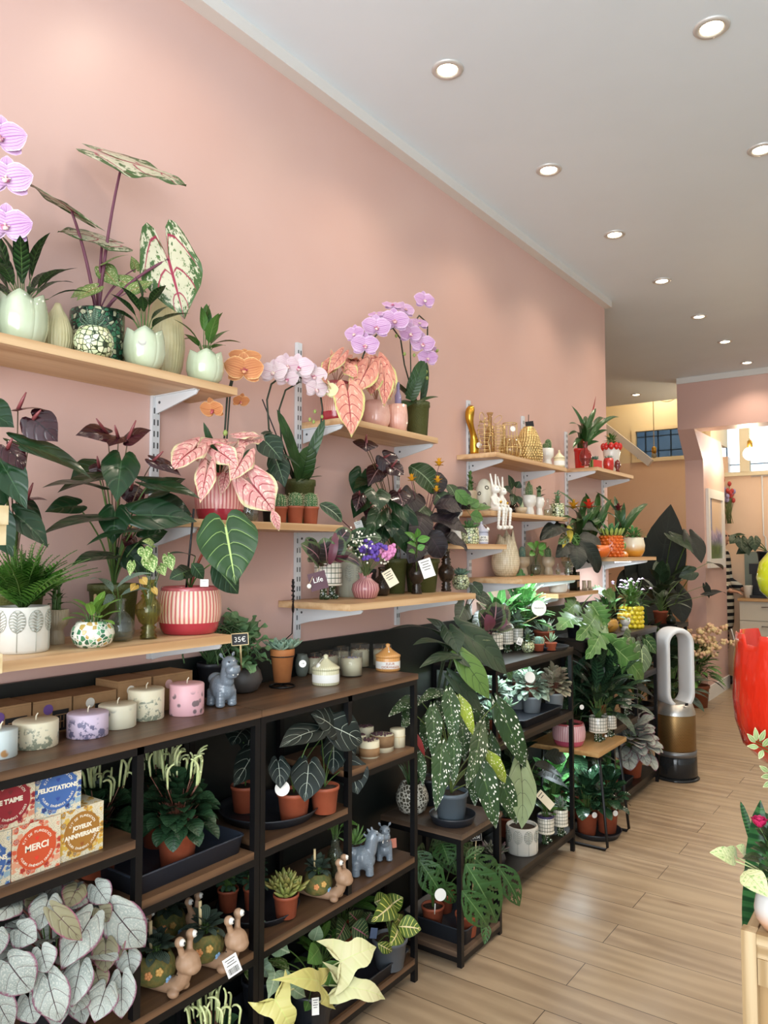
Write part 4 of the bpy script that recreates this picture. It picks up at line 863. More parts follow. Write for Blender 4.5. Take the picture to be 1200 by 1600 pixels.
hand(t,CALP2,[((-1.580, 2.080, 2.042),(-1.540, 1.958, 1.928),0.0949),((-1.580, 2.166, 2.059),(-1.540, 2.169, 1.952),0.1038,(.8,-.55,.2)),((-1.620, 2.125, 2.070),(-1.580, 2.037, 1.990),0.0755),((-1.620, 2.194, 2.093),(-1.580, 2.194, 2.041),0.0781,(.4,-.5,.7)),((-1.560, 2.158, 2.032),(-1.530, 2.117, 1.920),0.0668),((-1.600, 2.129, 2.032),(-1.550, 2.070, 1.952),0.0887),((-1.640, 2.133, 2.061),(-1.620, 2.202, 2.090),0.0688,(.3,-.4,.9)),((-1.580, 2.044, 2.009),(-1.560, 1.956, 1.973),0.0644)],'cal',base=(0,0,h*.9),sm=mat('pink_petiole','#b98a70',.5),sr=.0016,ruf=.05,fold=.12)
t,r,h=mk('pleated_pot','pale pink pleated cup holding a lilac glass tube','pot',((-1.595, 2.291, 1.858), 0.0376, 0.1007))
lath(t,'pot',PINKGL,[(.7,0),(.82,.03),(1,.35),(1,.6),(.9,1)],r,h,120,lambda a,rr,z:(rr*(1+.018*abs(sin(a*11))),z),so=False)
t2=thing('glass_bottle','lilac glass bottle with a white label standing in the pleated pink cup','bottle',tuple(V(t.location)+V((0,.004,h*.2))))
lath(t2,'glass_body',mat('lilac_glass','#b9aed0',.1,trans=.5),[(.9,0),(1,.04),(1,.7),(.5,.8),(.5,1)],.0125,.165,24,so=False); MB().cbox((.0135,-.006,.06),.002,.014,.02).build('bottle_label',PAPER,t2,False)
t,r,h=mk('potted_orchid','tall lilac pink orchid in the olive pot, highest flowers on the pink wall','orchid',((-1.650, 2.507, 1.858), 0.0505, 0.1509))
nurs(t,r,h,OLIVE); o=V(t.location); b=MB()
b.tube([(0,0,h*.8),L_((-1.660, 2.432, 2.147)),L_((-1.660, 2.406, 2.242)),L_((-1.640, 2.326, 2.262)),L_((-1.620, 2.209, 2.214)),L_((-1.600, 2.114, 2.147)),L_((-1.600, 2.084, 2.091))],.003,7)
b.tube([(0,.01,h*.8),L_((-1.660, 2.584, 2.124)),L_((-1.670, 2.615, 2.291)),L_((-1.670, 2.615, 2.358)),L_((-1.660, 2.538, 2.368)),L_((-1.640, 2.448, 2.293))],.003,7)
b.tube([(.008,0,h*.8),L_((-1.630, 2.432, 2.092)),L_((-1.640, 2.443, 2.247))],.0025,7); b.build('flower_stem',ORS,t)
hand(t,ORCHL,[((-1.640, 2.474, 2.005),(-1.600, 2.070, 2.056),0.0307,(.1,-.3,1)),((-1.640, 2.460, 2.003),(-1.600, 2.278, 1.929),0.0484,(.4,-.3,.8)),((-1.620, 2.408, 2.012),(-1.580, 2.446, 2.158),0.0589,(.75,-.6,.2)),((-1.620, 2.408, 2.000),(-1.580, 2.415, 2.087),0.0489),((-1.620, 2.475, 2.003),(-1.580, 2.553, 2.031),0.0301,(.3,-.3,.9)),((-1.660, 2.560, 2.026),(-1.640, 2.558, 2.182),0.0308)],'strap',sr=0,name='leaves')
for p,s,f in (((-1.580, 2.139, 2.209),.1,(.75,-.66,0)),((-1.570, 2.060, 2.126),.095,(.75,-.66,-.1)),((-1.570, 2.235, 2.254),.105,(.75,-.66,.05)),((-1.600, 2.041, 2.166),.07,(.2,-.9,0)),((-1.620, 2.194, 2.276),.06,(.2,-.5,.6)),((-1.600, 2.266, 2.324),.075,(.5,-.4,.7)),((-1.600, 2.349, 2.331),.08,(.8,-.3,.3)),((-1.600, 2.483, 2.402),.085,(.85,-.5,.1)),((-1.580, 2.354, 2.236),.09,(.8,-.55,-.1)),((-1.570, 2.422, 2.211),.095,(.78,-.6,-.1)),((-1.570, 2.458, 2.164),.08,(.78,-.6,-.2)),((-1.620, 2.477, 2.312),.075,(.5,-.3,.4)),((-1.610, 2.342, 2.280),.08,(.6,-.6,.3)),((-1.620, 2.575, 2.226),.06,(.9,.1,-.2))): orchid_flower(t,V(p)-o,f,s,ORL,LIPW)
buds(t,[(L_((-1.600, 2.345, 2.169)),(.1,-.1,-1)),(L_((-1.600, 2.410, 2.178)),(.1,-.1,-1)),(L_((-1.600, 2.496, 2.130)),(.1,-.1,-1)),(L_((-1.600, 2.500, 2.106)),(.1,-.1,-1)),(L_((-1.600, 2.567, 2.216)),(.5,.3,.6)),(L_((-1.620, 2.319, 2.235)),(.1,-.1,-1))],.012,BUDM)

# ================================================================ flower vase shelf
ROSEP=leafmat('rose_painted_calathea_leaf','#2b2a2a','#35302f',edge='#4a5a3a',ea=.72,vein='#9a6a70',nv=5,vw=.03,mid=.05,midc='#b5848a',edgen=.1,rough=.35)
ROSEB=mat('burgundy_leaf_underside','#5a2a38',.4)
t,r,h=mk('potted_calathea','burgundy rose painted calathea in the checked pot on green boots, with maroon tag','potted plant',((-1.677, 1.995, 1.260), 0.0465, 0.1232),'checked pots standing on dotted green boots')
bootpot(t,r,h); o=V(t.location)
hand(t,ROSEP,[((-1.500, 1.742, 1.382),(-1.460, 1.618, 1.442),0.0633,(.7,-.6,.35)),((-1.480, 1.754, 1.389),(-1.460, 1.715, 1.461),0.0720,(.78,-.6,.1)),((-1.470, 1.766, 1.401),(-1.460, 1.789, 1.470),0.0653,(.78,-.55,.2)),((-1.460, 1.765, 1.409),(-1.420, 1.848, 1.375),0.0655,(.5,-.4,.8)),((-1.500, 1.748, 1.376),(-1.480, 1.673, 1.390),0.0453,(.4,-.4,.8)),((-1.500, 1.823, 1.444),(-1.480, 1.861, 1.491),0.0554),((-1.530, 1.747, 1.420),(-1.520, 1.707, 1.462),0.0460)],'oval',base=(0,0,h*.9),sm=mat('burgundy_stem','#6a3244',.5),sr=.0018,arch=.14)
hand(t,ROSEB,[((-1.460, 1.745, 1.382),(-1.450, 1.759, 1.477),0.0266),((-1.460, 1.759, 1.405),(-1.430, 1.798, 1.409),0.0306,(.2,-.6,-.6))],'oval',sr=0,name='turned_leaves',arch=.2)
to=tagcard(t,L_((-1.410, 1.635, 1.338)),.05,.05,(.72,-.68,.05),m=mat('maroon_card','#4a2430',.5),lines=0,name='hang_tag',tilt=.25); n_=V((.72,-.68,.05)).normalized()
MB().add(text_mb('Life',.02,.0002),frame(L_((-1.405, 1.629, 1.341)),V((0,0,1)).cross(n_),V((0,0,1)))@Matrix.Rotation(.25,4,'Z')).build('lettering',PAPER,to,False)
MB().ball(L_((-1.420, 1.609, 1.324)),.007).build('bead',WHITECER,t); MB().tube([L_((-1.420, 1.609, 1.328)),L_((-1.420, 1.622, 1.348)),L_((-1.430, 1.666, 1.376))],.0006,4).build('string',STICK,t)
GREYREL=mat('grey_green_bisque','#b3b3a2',.65,c2='#a5a693',ns=9)
t,r,h=mk('relief_pot','tall grey green pot with leaf relief behind the garlic shaped pink vase','pot',((-1.699, 2.140, 1.260), 0.0432, 0.1236)); relpot(t,r,h,GREYREL,7)
CALR=leafmat('pale_edged_calathea_leaf','#24402a','#2d4a30',edge='#3a5a3a',vein='#93a68a',nv=5,vw=.05,mid=.05,midc='#a9b59a',ea=.8)
t,r,h=mk('potted_calathea','green rose painted calathea behind the burgundy one, a leaf reaching past the cactus shelf','potted plant',((-1.680, 2.113, 1.260), 0.0449, 0.1195))
t.location=(-1.712, 2.279, 1.260); nurs(t,r*.55,h*.8,DKGREY); hand(t,CALR,[((-1.600, 1.863, 1.572),(-1.560, 1.925, 1.517),0.0536,(.6,-.5,.6)),((-1.600, 1.995, 1.450),(-1.520, 2.088, 1.467),0.0816,(.55,-.5,.65)),((-1.620, 2.037, 1.446),(-1.620, 1.952, 1.471),0.0515),((-1.600, 2.029, 1.424),(-1.550, 2.070, 1.420),0.0561)],'oval',base=(0,0,h*.9),sm=mat('burgundy_stem','#6a3244',.5),sr=.002,arch=.12)
stake(t,(0,0,h*.8),V((-1.620, 2.076, 1.530))-V(t.location),.002,STICK,'wooden_label'); tagcard(t,V((-1.610, 2.081, 1.508))-V(t.location),.028,.035,(.8,-.6,.1),name='plant_card',tilt=.3,lines=2)
GARL=ribbed('pink_crackle_glaze','#a5636a','#cf9a98',26,.25)
t,r,h=mk('garlic_vase','round pink ribbed vase with a scalloped rim holding dried flowers','vase',((-1.595, 2.098, 1.260), 0.0472, 0.0854))
def md(a,rr,z):
    f=max(0,(z/h-.85)/.15); return rr*(1+.02*abs(sin(a*13))*(z<.8*h)+.1*f*sin(a*8)),z+.03*h*f*sin(a*8)
lath(t,'vase_body',GARL,[(.6,0),(.8,.05),(1,.36),(.92,.58),(.55,.74),(.42,.82),(.44,.9),(.52,1)],r,h,104,md,wall=.06,so=False)
o=V(t.location); rn=random.Random(5); st=MB(); fl={k:MB() for k in('gypsophila','statice','pink_flowers')}
for k,n,ctr,sp,sz in (('gypsophila',70,(-1.470, 1.884, 1.448),(.05,.045,.04),.0035),('statice',40,(-1.440, 1.934, 1.428),(.035,.04,.028),.0062),('pink_flowers',34,(-1.430, 1.999, 1.420),(.025,.03,.024),.0065)):
    for i in range(n):
        p=V(ctr)-o+V([rn.gauss(0,q*.55) for q in sp]); m_=fl[k]
        for _ in range(4 if k!='gypsophila' else 1): m_.ball(p+V([rn.uniform(-1,1)*sz*.7 for _ in range(3)]),sz,n=6,m=4)
        if i%3==0: stalk(st,(0,0,h*.7),p,.0009,.25,4,6)
for q in range(10): 
    p=V((-1.440, 1.992, 1.399))-o+V((rn.uniform(-.02,.02),rn.uniform(-.03,.03),rn.uniform(-.02,.01))); fl['gypsophila'].ball(p,.004,n=6,m=4)
for k,c_ in (('gypsophila','#e6e2cf'),('statice','#5d3f9a'),('pink_flowers','#d487b5')): fl[k].build(k,mat(k+'_petal',c_,.6),t)
st.build('flower_stems',mat('sage_stem','#6f8a5a',.6),t)
t,r,h=mk('glass_bottle','smoky glass bottle vase with a cream tag right of the pink garlic vase','bottle',((-1.640, 2.253, 1.260), 0.0325, 0.1042))
glassv(t,r,h,GLASSB,P_FLASK,.4); o=V(t.location); tagcard(t,L_((-1.440, 2.027, 1.335)),.036,.055,(.75,-.65,.15),name='price_tag',tilt=.5,m=mat('cream_card','#ddd2b6',.6))
MAR=leafmat('dark_bordeaux_leaf','#2e1a1e','#3a2226',edge='#2a1418',vein='#8a6a68',nv=6,vw=.03,rough=.2,coat=.5,ea=.9)
t,r,h=mk('potted_anthurium','dark spathed anthurium in the left olive pot on the flower vase shelf','potted plant',((-1.695, 2.421, 1.260), 0.0456, 0.1329),'olive pots on the flower vase shelf')
nurs(t,r,h,OLIVE)
anth(t,(0,0,h*.85),[((-1.540, 2.086, 1.620),(-1.500, 2.046, 1.556),0.0946,(.76,-.6,.2)),((-1.560, 2.204, 1.605),(-1.500, 2.229, 1.514),0.0677,(.6,-.5,.6)),((-1.620, 2.126, 1.604),(-1.600, 2.036, 1.533),0.0793,(.5,-.5,.7)),((-1.580, 2.167, 1.559),(-1.550, 2.035, 1.467),0.0746),((-1.580, 2.225, 1.550),(-1.550, 2.190, 1.469),0.0815),((-1.620, 2.164, 1.526),(-1.600, 2.064, 1.479),0.0667),((-1.600, 2.335, 1.567),(-1.570, 2.375, 1.449),0.0807),((-1.660, 2.236, 1.682),(-1.640, 2.086, 1.636),0.0776,(.4,-.4,.8)),((-1.600, 2.213, 1.516),(-1.580, 2.148, 1.424),0.0677),((-1.600, 2.293, 1.495),(-1.580, 2.347, 1.401),0.0705),((-1.680, 2.186, 1.702),(-1.680, 2.152, 1.607),0.0921)],
 [((-1.580, 2.081, 1.771),(-1.570, 2.068, 1.765),0.0110),((-1.580, 2.077, 1.797),(-1.550, 2.041, 1.756),0.0914,(.7,-.6,.4)),((-1.600, 2.213, 1.757),(-1.560, 2.256, 1.689),0.0920,(.76,-.6,.3)),((-1.560, 2.205, 1.719),(-1.520, 2.226, 1.691),0.0816,(.5,-.5,.7)),((-1.540, 2.215, 1.628),(-1.500, 2.189, 1.575),0.0853,(.76,-.6,.2)),((-1.620, 2.210, 1.719),(-1.600, 2.118, 1.647),0.0770),((-1.600, 2.071, 1.611),(-1.580, 2.024, 1.553),0.0521),((-1.600, 2.137, 1.570),(-1.580, 2.081, 1.529),0.0575)],sm=MAR)
CRO=leafmat('crocata_leaf','#2e4a2a','#38552f',vein='#8aa07a',nv=9,k=.8,vw=.07,midc='#8aa07a'); CROD=leafmat('dark_purple_calathea_leaf','#231c22','#2c2228',midc='#3f2f38',rough=.45)
t,r,h=mk('potted_calathea','orange flowered dark calathea in the right olive pot on the flower vase shelf','potted plant',((-1.668, 2.564, 1.260), 0.0726, 0.1320),'olive pots on the flower vase shelf')
nurs(t,r,h,OLIVE); o=V(t.location)
hand(t,CRO,[((-1.660, 2.467, 1.754),(-1.580, 2.540, 1.650),0.1150,(.7,-.5,.5)),((-1.620, 2.689, 1.695),(-1.580, 2.683, 1.638),0.0523,(.6,-.5,.6)),((-1.640, 2.550, 1.602),(-1.600, 2.377, 1.533),0.0839),((-1.640, 2.622, 1.658),(-1.600, 2.655, 1.580),0.0880)],'oval',base=(0,0,h*.85),sr=.002,arch=.12,name='striped_leaves',sname='striped_stems')
hand(t,CROD,[((-1.580, 2.526, 1.599),(-1.500, 2.595, 1.575),0.0948,(.5,-.4,.8)),((-1.580, 2.479, 1.548),(-1.480, 2.599, 1.487),0.0989,(.5,-.4,.8)),((-1.600, 2.465, 1.572),(-1.560, 2.338, 1.448),0.0962),((-1.600, 2.606, 1.553),(-1.560, 2.649, 1.643),0.1024),((-1.580, 2.457, 1.498),(-1.530, 2.491, 1.396),0.1024),((-1.640, 2.482, 1.649),(-1.600, 2.335, 1.567),0.1070),((-1.620, 2.689, 1.635),(-1.560, 2.769, 1.663),0.0949,(.5,-.4,.8)),((-1.580, 2.412, 1.473),(-1.550, 2.302, 1.378),0.0803),((-1.560, 2.540, 1.475),(-1.500, 2.634, 1.425),0.0851,(.4,-.4,.8)),((-1.660, 2.606, 1.658),(-1.640, 2.672, 1.740),0.0939),((-1.660, 2.653, 1.530),(-1.640, 2.772, 1.452),0.1059)],'oval',base=(0,0,h*.85),sm=mat('burgundy_stem','#6a3244',.5),sr=.002,arch=.14,ruf=.05,name='dark_leaves',sname='dark_stems')
CROF=mat('saffron_bract','#d99a1c',.5,c2='#e0b13a',ns=60)
for i,(p,s) in enumerate((((-1.560, 2.331, 1.679),.03),((-1.560, 2.523, 1.753),.034),((-1.560, 2.513, 1.687),.03),((-1.570, 2.520, 1.653),.026))):
    b=MB(); p=V(p)-o
    for k,(n_,e,q) in enumerate(((6,70,1.),(7,35,.9),(7,5,.6))):
        for j in range(n_):
            a=2*pi*j/n_+k; d=V((cos(a)*cos(RD(e)),sin(a)*cos(RD(e)),sin(RD(e)))); leaf(b,p+d*.003,p+d*s*q,s*.42,(-d.x,-d.y,1),'lance',.1,.2,0,4,1)
    f_=b.build('flower',CROF,t); s_=MB(); stalk(s_,(0,0,h*.85),p,.0018,.3); s_.build('flower_stem',mat('burgundy_stem','#6a3244',.5),f_)
tagcard(t,L_((-1.430, 2.231, 1.363)),.045,.065,(.76,-.62,.15),name='price_tag',tilt=.3)
ZZ=leafmat('fresh_green_leaf','#4f8a35','#5f9a40',midc='#86b560',rough=.3)
t,r,h=mk('urn_vase','left brown glass urn vase with a fresh green cutting, in front of the olive pot','vase',((-1.606, 2.433, 1.260), 0.0328, 0.1600),'brown glass urn vases')
glassv(t,r,h,GLASSB,P_URN,.5); hand(t,ZZ,[((-1.480, 2.239, 1.458),(-1.460, 2.138, 1.485),0.0287),((-1.480, 2.243, 1.469),(-1.460, 2.217, 1.502),0.0290),((-1.480, 2.247, 1.458),(-1.460, 2.299, 1.470),0.0294),((-1.480, 2.239, 1.442),(-1.460, 2.153, 1.450),0.0243),((-1.480, 2.247, 1.429),(-1.460, 2.266, 1.442),0.0247),((-1.480, 2.231, 1.420),(-1.470, 2.176, 1.420),0.0199)],'ovate',base=(0,0,h*.3),sr=.0014)
t,r,h=mk('urn_vase','right brown glass urn vase with a bushy cutting, at the shelf end','vase',((-1.613, 2.660, 1.260), 0.0336, 0.1600),'brown glass urn vases')
glassv(t,r,h,GLASSB,P_URN,.5); bush(t,ZZ,22,.035,.05,.022,.014,'ovate',zb=h*.95,el=(70,0),seed=15,sr=.001)
t,r,h=mk('potted_succulent','rosette succulent in the small mosaic pot at the right end of the vase shelf','potted plant',((-1.644, 2.831, 1.260), 0.0380, 0.0623))
SUCB=mat('blue_green_succulent','#5f7d6c',.5,c2='#728f7a',ns=30)
mosa(t,r,h,MOSW); rosette(t,SUCB,.045,h*.9,seed=4)
MOTS=leafmat('dark_scale_leaf','#1e2c26','#2a3a30',mot='#3f5046',ms=20,mt=(.5,.6))
# ---------------- lavender jar shelf
t,r,h=mk('potted_succulent','green succulents in the mosaic cylinder pot left of the lavender lidded jar','potted plant',((-1.590, 2.808, 1.452), 0.0416, 0.0672))
mosa(t,r,h,MOSW,P_CYL); rosette(t,mat('green_succulent','#4f7a45',.5,c2='#648a52',ns=30),.05,h*.9,((7,75,.5),(8,45,.8),(9,12,1.)),seed=2)
LAV=ribbed('lavender_candle_glaze','#a9abbf','#bdbfce',40,.4)
def candlejar(T,r,h,m,label=True,tassel=None,lm=None):
    MB().lathe([(0,0),(.94*r,0),(r,.03*h),(r,.46*h),(.96*r,.5*h),(0,.5*h)],60,cap=False).build('jar',m,T)
    if label: MB().lathe([(r*1.012,.1*h),(r*1.012,.36*h)],48,cap=False).build('paper_label',PAPER,T,False)
    ld=[(0,.5*h),(1.02*r,.5*h),(1.02*r,.57*h),(.8*r,.63*h),(.4*r,.76*h),(.2*r,.85*h),(.14*r,.87*h),(.19*r,.92*h),(.17*r,.97*h),(.0,h)]
    MB().lathe(ld,72,mod=lambda a,q,z:(q*(1+.02*abs(sin(a*18))*(z<.8*h)),z),cap=False).build('lid',lm or m,T)
    if tassel:
        b=MB(); b.tube([(0,0,.86*h),V(tassel)*.5+V((0,0,.86*h)),V(tassel)+V((0,0,.72*h))],.0009,4); b.lathe([(.001,.74*h),(.006,.7*h),(.009,.6*h),(.0,.58*h)],14,c=tuple(V(tassel)),cap=False); b.build('tassel',WHITECER,T)
t,r,h=mk('candle_jar','lavender grey lidded candle jar with a domed knob at the short shelf end','jar',((-1.585, 2.905, 1.452), 0.0302, 0.0998))
candlejar(t,r,h,LAV,True,(.02,.022,0)); o=V(t.location); MB().add(text_mb('BOIS\nSANTAL',.011,.0002),frame((r*.74,-r*.7,.23*h),(.69,.72,0),(0,0,1))).build('lettering',INK,t,False)
t,r,h=mk('figurine','small white figurine with blue and orange touches above the lavender jar shelf','figurine',((-1.600, 2.715, 1.452), 0.0289, 0.2151))
b=MB(); b.lathe([(0,0),(r*.75,0),(r*.9,.1*h),(r*.55,.45*h),(r*.5,.6*h),(r*.8,.7*h),(r*.5,.78*h),(0,.8*h)],24,cap=False); b.ball((0,0,.87*h),r*.62,r*.62,.11*h); b.ball((r*.3,-r*.7,.62*h),r*.3,r*.7,.08*h); b.ball((r*.3,r*.7,.6*h),r*.3,r*.7,.08*h); b.build('body',WHITECER,t,remesh=.003)
MB().lathe([(r*.6,.76*h),(r*.72,.78*h),(r*.6,.81*h)],24,cap=False).build('scarf',mat('blue_glaze','#5d86b5',.3),t); MB().fat((r*.5,-r*.35,.86*h),(.7,-.6,-.1),(0,0,1),.02,.012,.008).build('beak',mat('orange_glaze','#d98a35',.3),t)

# ================================================================ golden shelf
t,r,h=mk('gold_vase','polished gold abstract face vase curling over at the left end of the golden shelf','ornament',((-1.715, 3.069, 1.856), 0.0382, 0.2292))
o=V(t.location); b=MB()
b.tube([(0,.03*k,z*h) for k,z in ((.5,0),(.5,.14),(.46,.3),(.3,.4),(-.1,.5),(-.6,.6),(-.95,.7),(-1.,.8),(-.85,.9),(-.5,.97),(-.2,.99),(.0,.96))],[.023,.023,.022,.016,.0135,.014,.018,.0215,.022,.0185,.012,.005],18); b.build('body',GOLD,t,sub=1)
disctag(t,(.032,.0,.05),.013,(.8,-.5,0),'price_tag')
t,r,h=mk('wire_lantern','pale gold wire ornament with round looped ears beside the gold face vase','ornament',((-1.665, 3.087, 1.856), 0.0366, 0.1909))
b=MB()
for k in range(9):
    z=h*(.03+.1*k); q=r*(.5+.35*abs(cos(k*.55))); b.tube([(q*cos(a),q*sin(a),z) for a in [2*pi*i/20 for i in range(20)]],.0016,5,closed=True)
for i in range(6):
    a0=2*pi*i/6; b.tube([(r*(.5+.35*abs(cos(k*.55)))*cos(a0),r*(.5+.35*abs(cos(k*.55)))*sin(a0),h*(.03+.1*k)) for k in range(9)],.0014,5)
b.build('wire_body',GOLDW,t); b=MB()
for s,zz in ((-1,.92),(1,.82)): b.tube([(0,s*r*.6+r*.62*cos(a),h*zz+r*.62*sin(a)) for a in [2*pi*i/22 for i in range(22)]],.0018,5,closed=True)
b.build('ear_loops',GOLDW,t)
t,r,h=mk('bottle_vase','slim clear glass bottle with a flared neck in a gold stand among the wire ornaments','vase',((-1.722, 3.250, 1.856), 0.0214, 0.2300))
glassv(t,r,h,mat('honey_glass','#ead9ae',.04,trans=.9,ior=1.3),[(.9,0),(1,.05),(1,.55),(.8,.66),(.45,.72),(.45,.93),(.8,1)],0)
MB().lathe([(r*1.05,.1*h),(r*1.1,.11*h),(r*1.05,.12*h)],24,cap=False).add(MB().lathe([(r*1.05,.5*h),(r*1.1,.51*h),(r*1.05,.52*h)],24,cap=False)).build('gold_bands',GOLDW,t)
t,r,h=mk('wire_basket','small round pale gold wire candle holder in the middle of the golden shelf','ornament',((-1.645, 3.187, 1.856), 0.0328, 0.1611))
b=MB()
for k in range(11): b.tube([(r*(.85+.15*sin(k))*cos(a),r*(.85+.15*sin(k))*sin(a),h*(.02+.09*k)) for a in [2*pi*i/22 for i in range(22)]],.0015,5,closed=True)
for i in range(8): b.tube([(r*.9*cos(pi*i/4),r*.9*sin(pi*i/4),h*q) for q in (.02,.95)],.0014,5)
b.tube([(r*.6*cos(a),r*.6*sin(a)-r*.2,h*.97+r*.7+r*.7*sin(a)) for a in [2*pi*i/20 for i in range(20)]],.0016,5,closed=True); b.build('wire_body',GOLDW,t)
t,r,h=mk('wire_vase','tall pale gold wire and glass vase with looped sides and a white tag','vase',((-1.620, 3.256, 1.856), 0.0543, 0.1680))
b=MB(); R_=[(.6,0),(.95,.12),(1,.3),(.75,.5),(.62,.62),(.62,1)]
for i in range(14): b.tube([(itp([(y,x) for x,y in R_],q)*r*cos(2*pi*i/14),itp([(y,x) for x,y in R_],q)*r*sin(2*pi*i/14),q*h) for q in [k/10 for k in range(11)]],.0014,5)
for q in (0,.3,.62,1): w_=itp([(y,x) for x,y in R_],q)*r; b.tube([(w_*cos(a),w_*sin(a),q*h) for a in [2*pi*i/26 for i in range(26)]],.002,5,closed=True)
b.build('wire_body',GOLDW,t); glassv_=MB().lathe([(0,.02*h),(.6*r,.02*h),(.88*r,.15*h),(.9*r,.3*h),(.55*r,.58*h)],28,cap=False).build('glass_cup',mat('honey_glass','#ead9ae',.04,trans=.9),t)
b=MB()
for s in (-1,1): b.tube([(r*.3,s*r*.85+s*r*.3*cos(a),h*.25+r*.55*sin(a)) for a in [2*pi*i/22 for i in range(22)]],.0022,5,closed=True)
b.build('side_loops',GOLDW,t); disctag(t,(r*.5,-r*.45,h*.82),.013,(.75,-.6,.1),'price_tag')
t,r,h=mk('scale_vase','golden egg shaped vase covered in scales with a black sign stuck in its top','vase',((-1.645, 3.511, 1.856), 0.0672, 0.1892))
prof=[(.5,0),(.75,.02),(.92,.1),(1,.25),(.93,.5),(.72,.75),(.5,.92),(.4,.97),(.36,1)]
lath(t,'vase_body',GOLDW,prof,r,h,36,wall=.06,so=False); b=MB()
for j in range(15):
    q=(j+.6)/15.6; w_=itp([(y,x) for x,y in prof],q)*r; n_=max(10,int(2*pi*w_/.013))
    for i in range(n_):
        a=2*pi*(i+.5*(j%2))/n_; c_=V((w_*cos(a),w_*sin(a),q*h+.004)); b.fat(c_,(cos(a)*.35,sin(a)*.35,-1),(cos(a),sin(a),.3),.016,.014,.005,n=5)
b.build('scales',GOLDW,t)
stake(t,(0,0,h*.8),(.005,-.005,h*1.32),.002); MB().add(MB().box(-.022,.022,-.014,.014,-.001,.001),frame((.012,-.01,h*1.06),(.6,.75,.15),(0,0,1))).build('black_sign',BLACKPL,t,False)
WCUP=mat('white_cup_glaze','#dcdad2',.3,coat=.3)
t,r,h=mk('potted_cactus','white footed cup with a two lobed cactus on the golden shelf','potted cactus',((-1.620, 3.679, 1.856), 0.0347, 0.0959))
cup(t,r,h,WCUP); cactus(t,r*.45,h*.62,h*.9,seed=6,c=(.004,.006)); cactus(t,r*.3,h*.38,h*.9,seed=7,c=(-.006,-.014))
t,r,h=mk('candle_jar','cream lidded candle jar at the right end of the golden shelf','jar',((-1.575, 3.730, 1.856), 0.0282, 0.0912))
candlejar(t,r,h,ribbed('cream_candle_glaze','#cfc096','#ded2ae',36,.4),True)
# ================================================================ rabbit shelf
t,r,h=mk('potted_succulent','upright green succulent in a small beige pot at the left end of the rabbit shelf','potted plant',((-1.680, 2.981, 1.597), 0.0285, 0.0937))
lath(t,'pot',TAUPE,P_CYL,r,h); bush(t,MIDL,34,.022,.085,.02,.011,'oval',zb=h*.9,el=(60,10),seed=8,sr=.003)
t,r,h=mk('potted_peperomia','trailing plant with broad light green leaves beside the white egg lantern','potted plant',((-1.600, 2.795, 1.597), 0.0295, 0.0376))
lath(t,'pot',DKGREY,P_NURS,r,h); PEPL=leafmat('broad_green_leaf','#4a7436','#5a8442',vein='#35592b',nv=5,vw=.06,midc='#35592b')
hand(t,PEPL,[((-1.550, 2.632, 1.665),(-1.520, 2.671, 1.604),0.0614),((-1.550, 2.750, 1.596),(-1.500, 2.839, 1.604),0.0635,(.3,-.5,.8)),((-1.530, 2.714, 1.568),(-1.500, 2.767, 1.551),0.0573),((-1.550, 2.647, 1.604),(-1.530, 2.578, 1.575),0.0405),((-1.550, 2.750, 1.609),(-1.530, 2.785, 1.631),0.0475),((-1.560, 2.690, 1.638),(-1.520, 2.723, 1.620),0.0519)],'ovate',base=(0,0,h*.9),sr=.0014)
EGGW=mat('ivory_egg_glaze','#d8d6c4',.4)
t,r,h=mk('egg_lantern','large ivory egg lantern with pierced daisies behind the white rabbits','lantern',((-1.665, 3.083, 1.597), 0.0437, 0.1552))
prof=[(.45,0),(.6,.02),(.9,.22),(1,.42),(.88,.7),(.55,.92),(.25,.99),(0,1)]
lath(t,'shell',EGGW,prof,r,h,40,inner=False,so=False); b=MB()
for th,q in ((-44,.72),(-62,.22),(-10,.4),(-95,.55)):
    a=RD(th); w_=itp([(y,x) for x,y in prof],q)*r; nn=V((cos(a),sin(a),(q-.42)*.9)).normalized(); x_=V((0,0,1)).cross(nn).normalized(); y_=nn.cross(x_); M=frame(V((w_*cos(a),w_*sin(a),q*h)),x_,y_)
    for k in range(10): b.add(MB().fat((0,0,0),(1,0,0),(0,0,1),.006,.0045,.0022),M@Matrix.Rotation(2*pi*k/10,4,'Z')@Matrix.Translation((.0045,0,0)))
b.build('daisy_cutouts',mat('pierced_dark','#3a3324',.8),t)
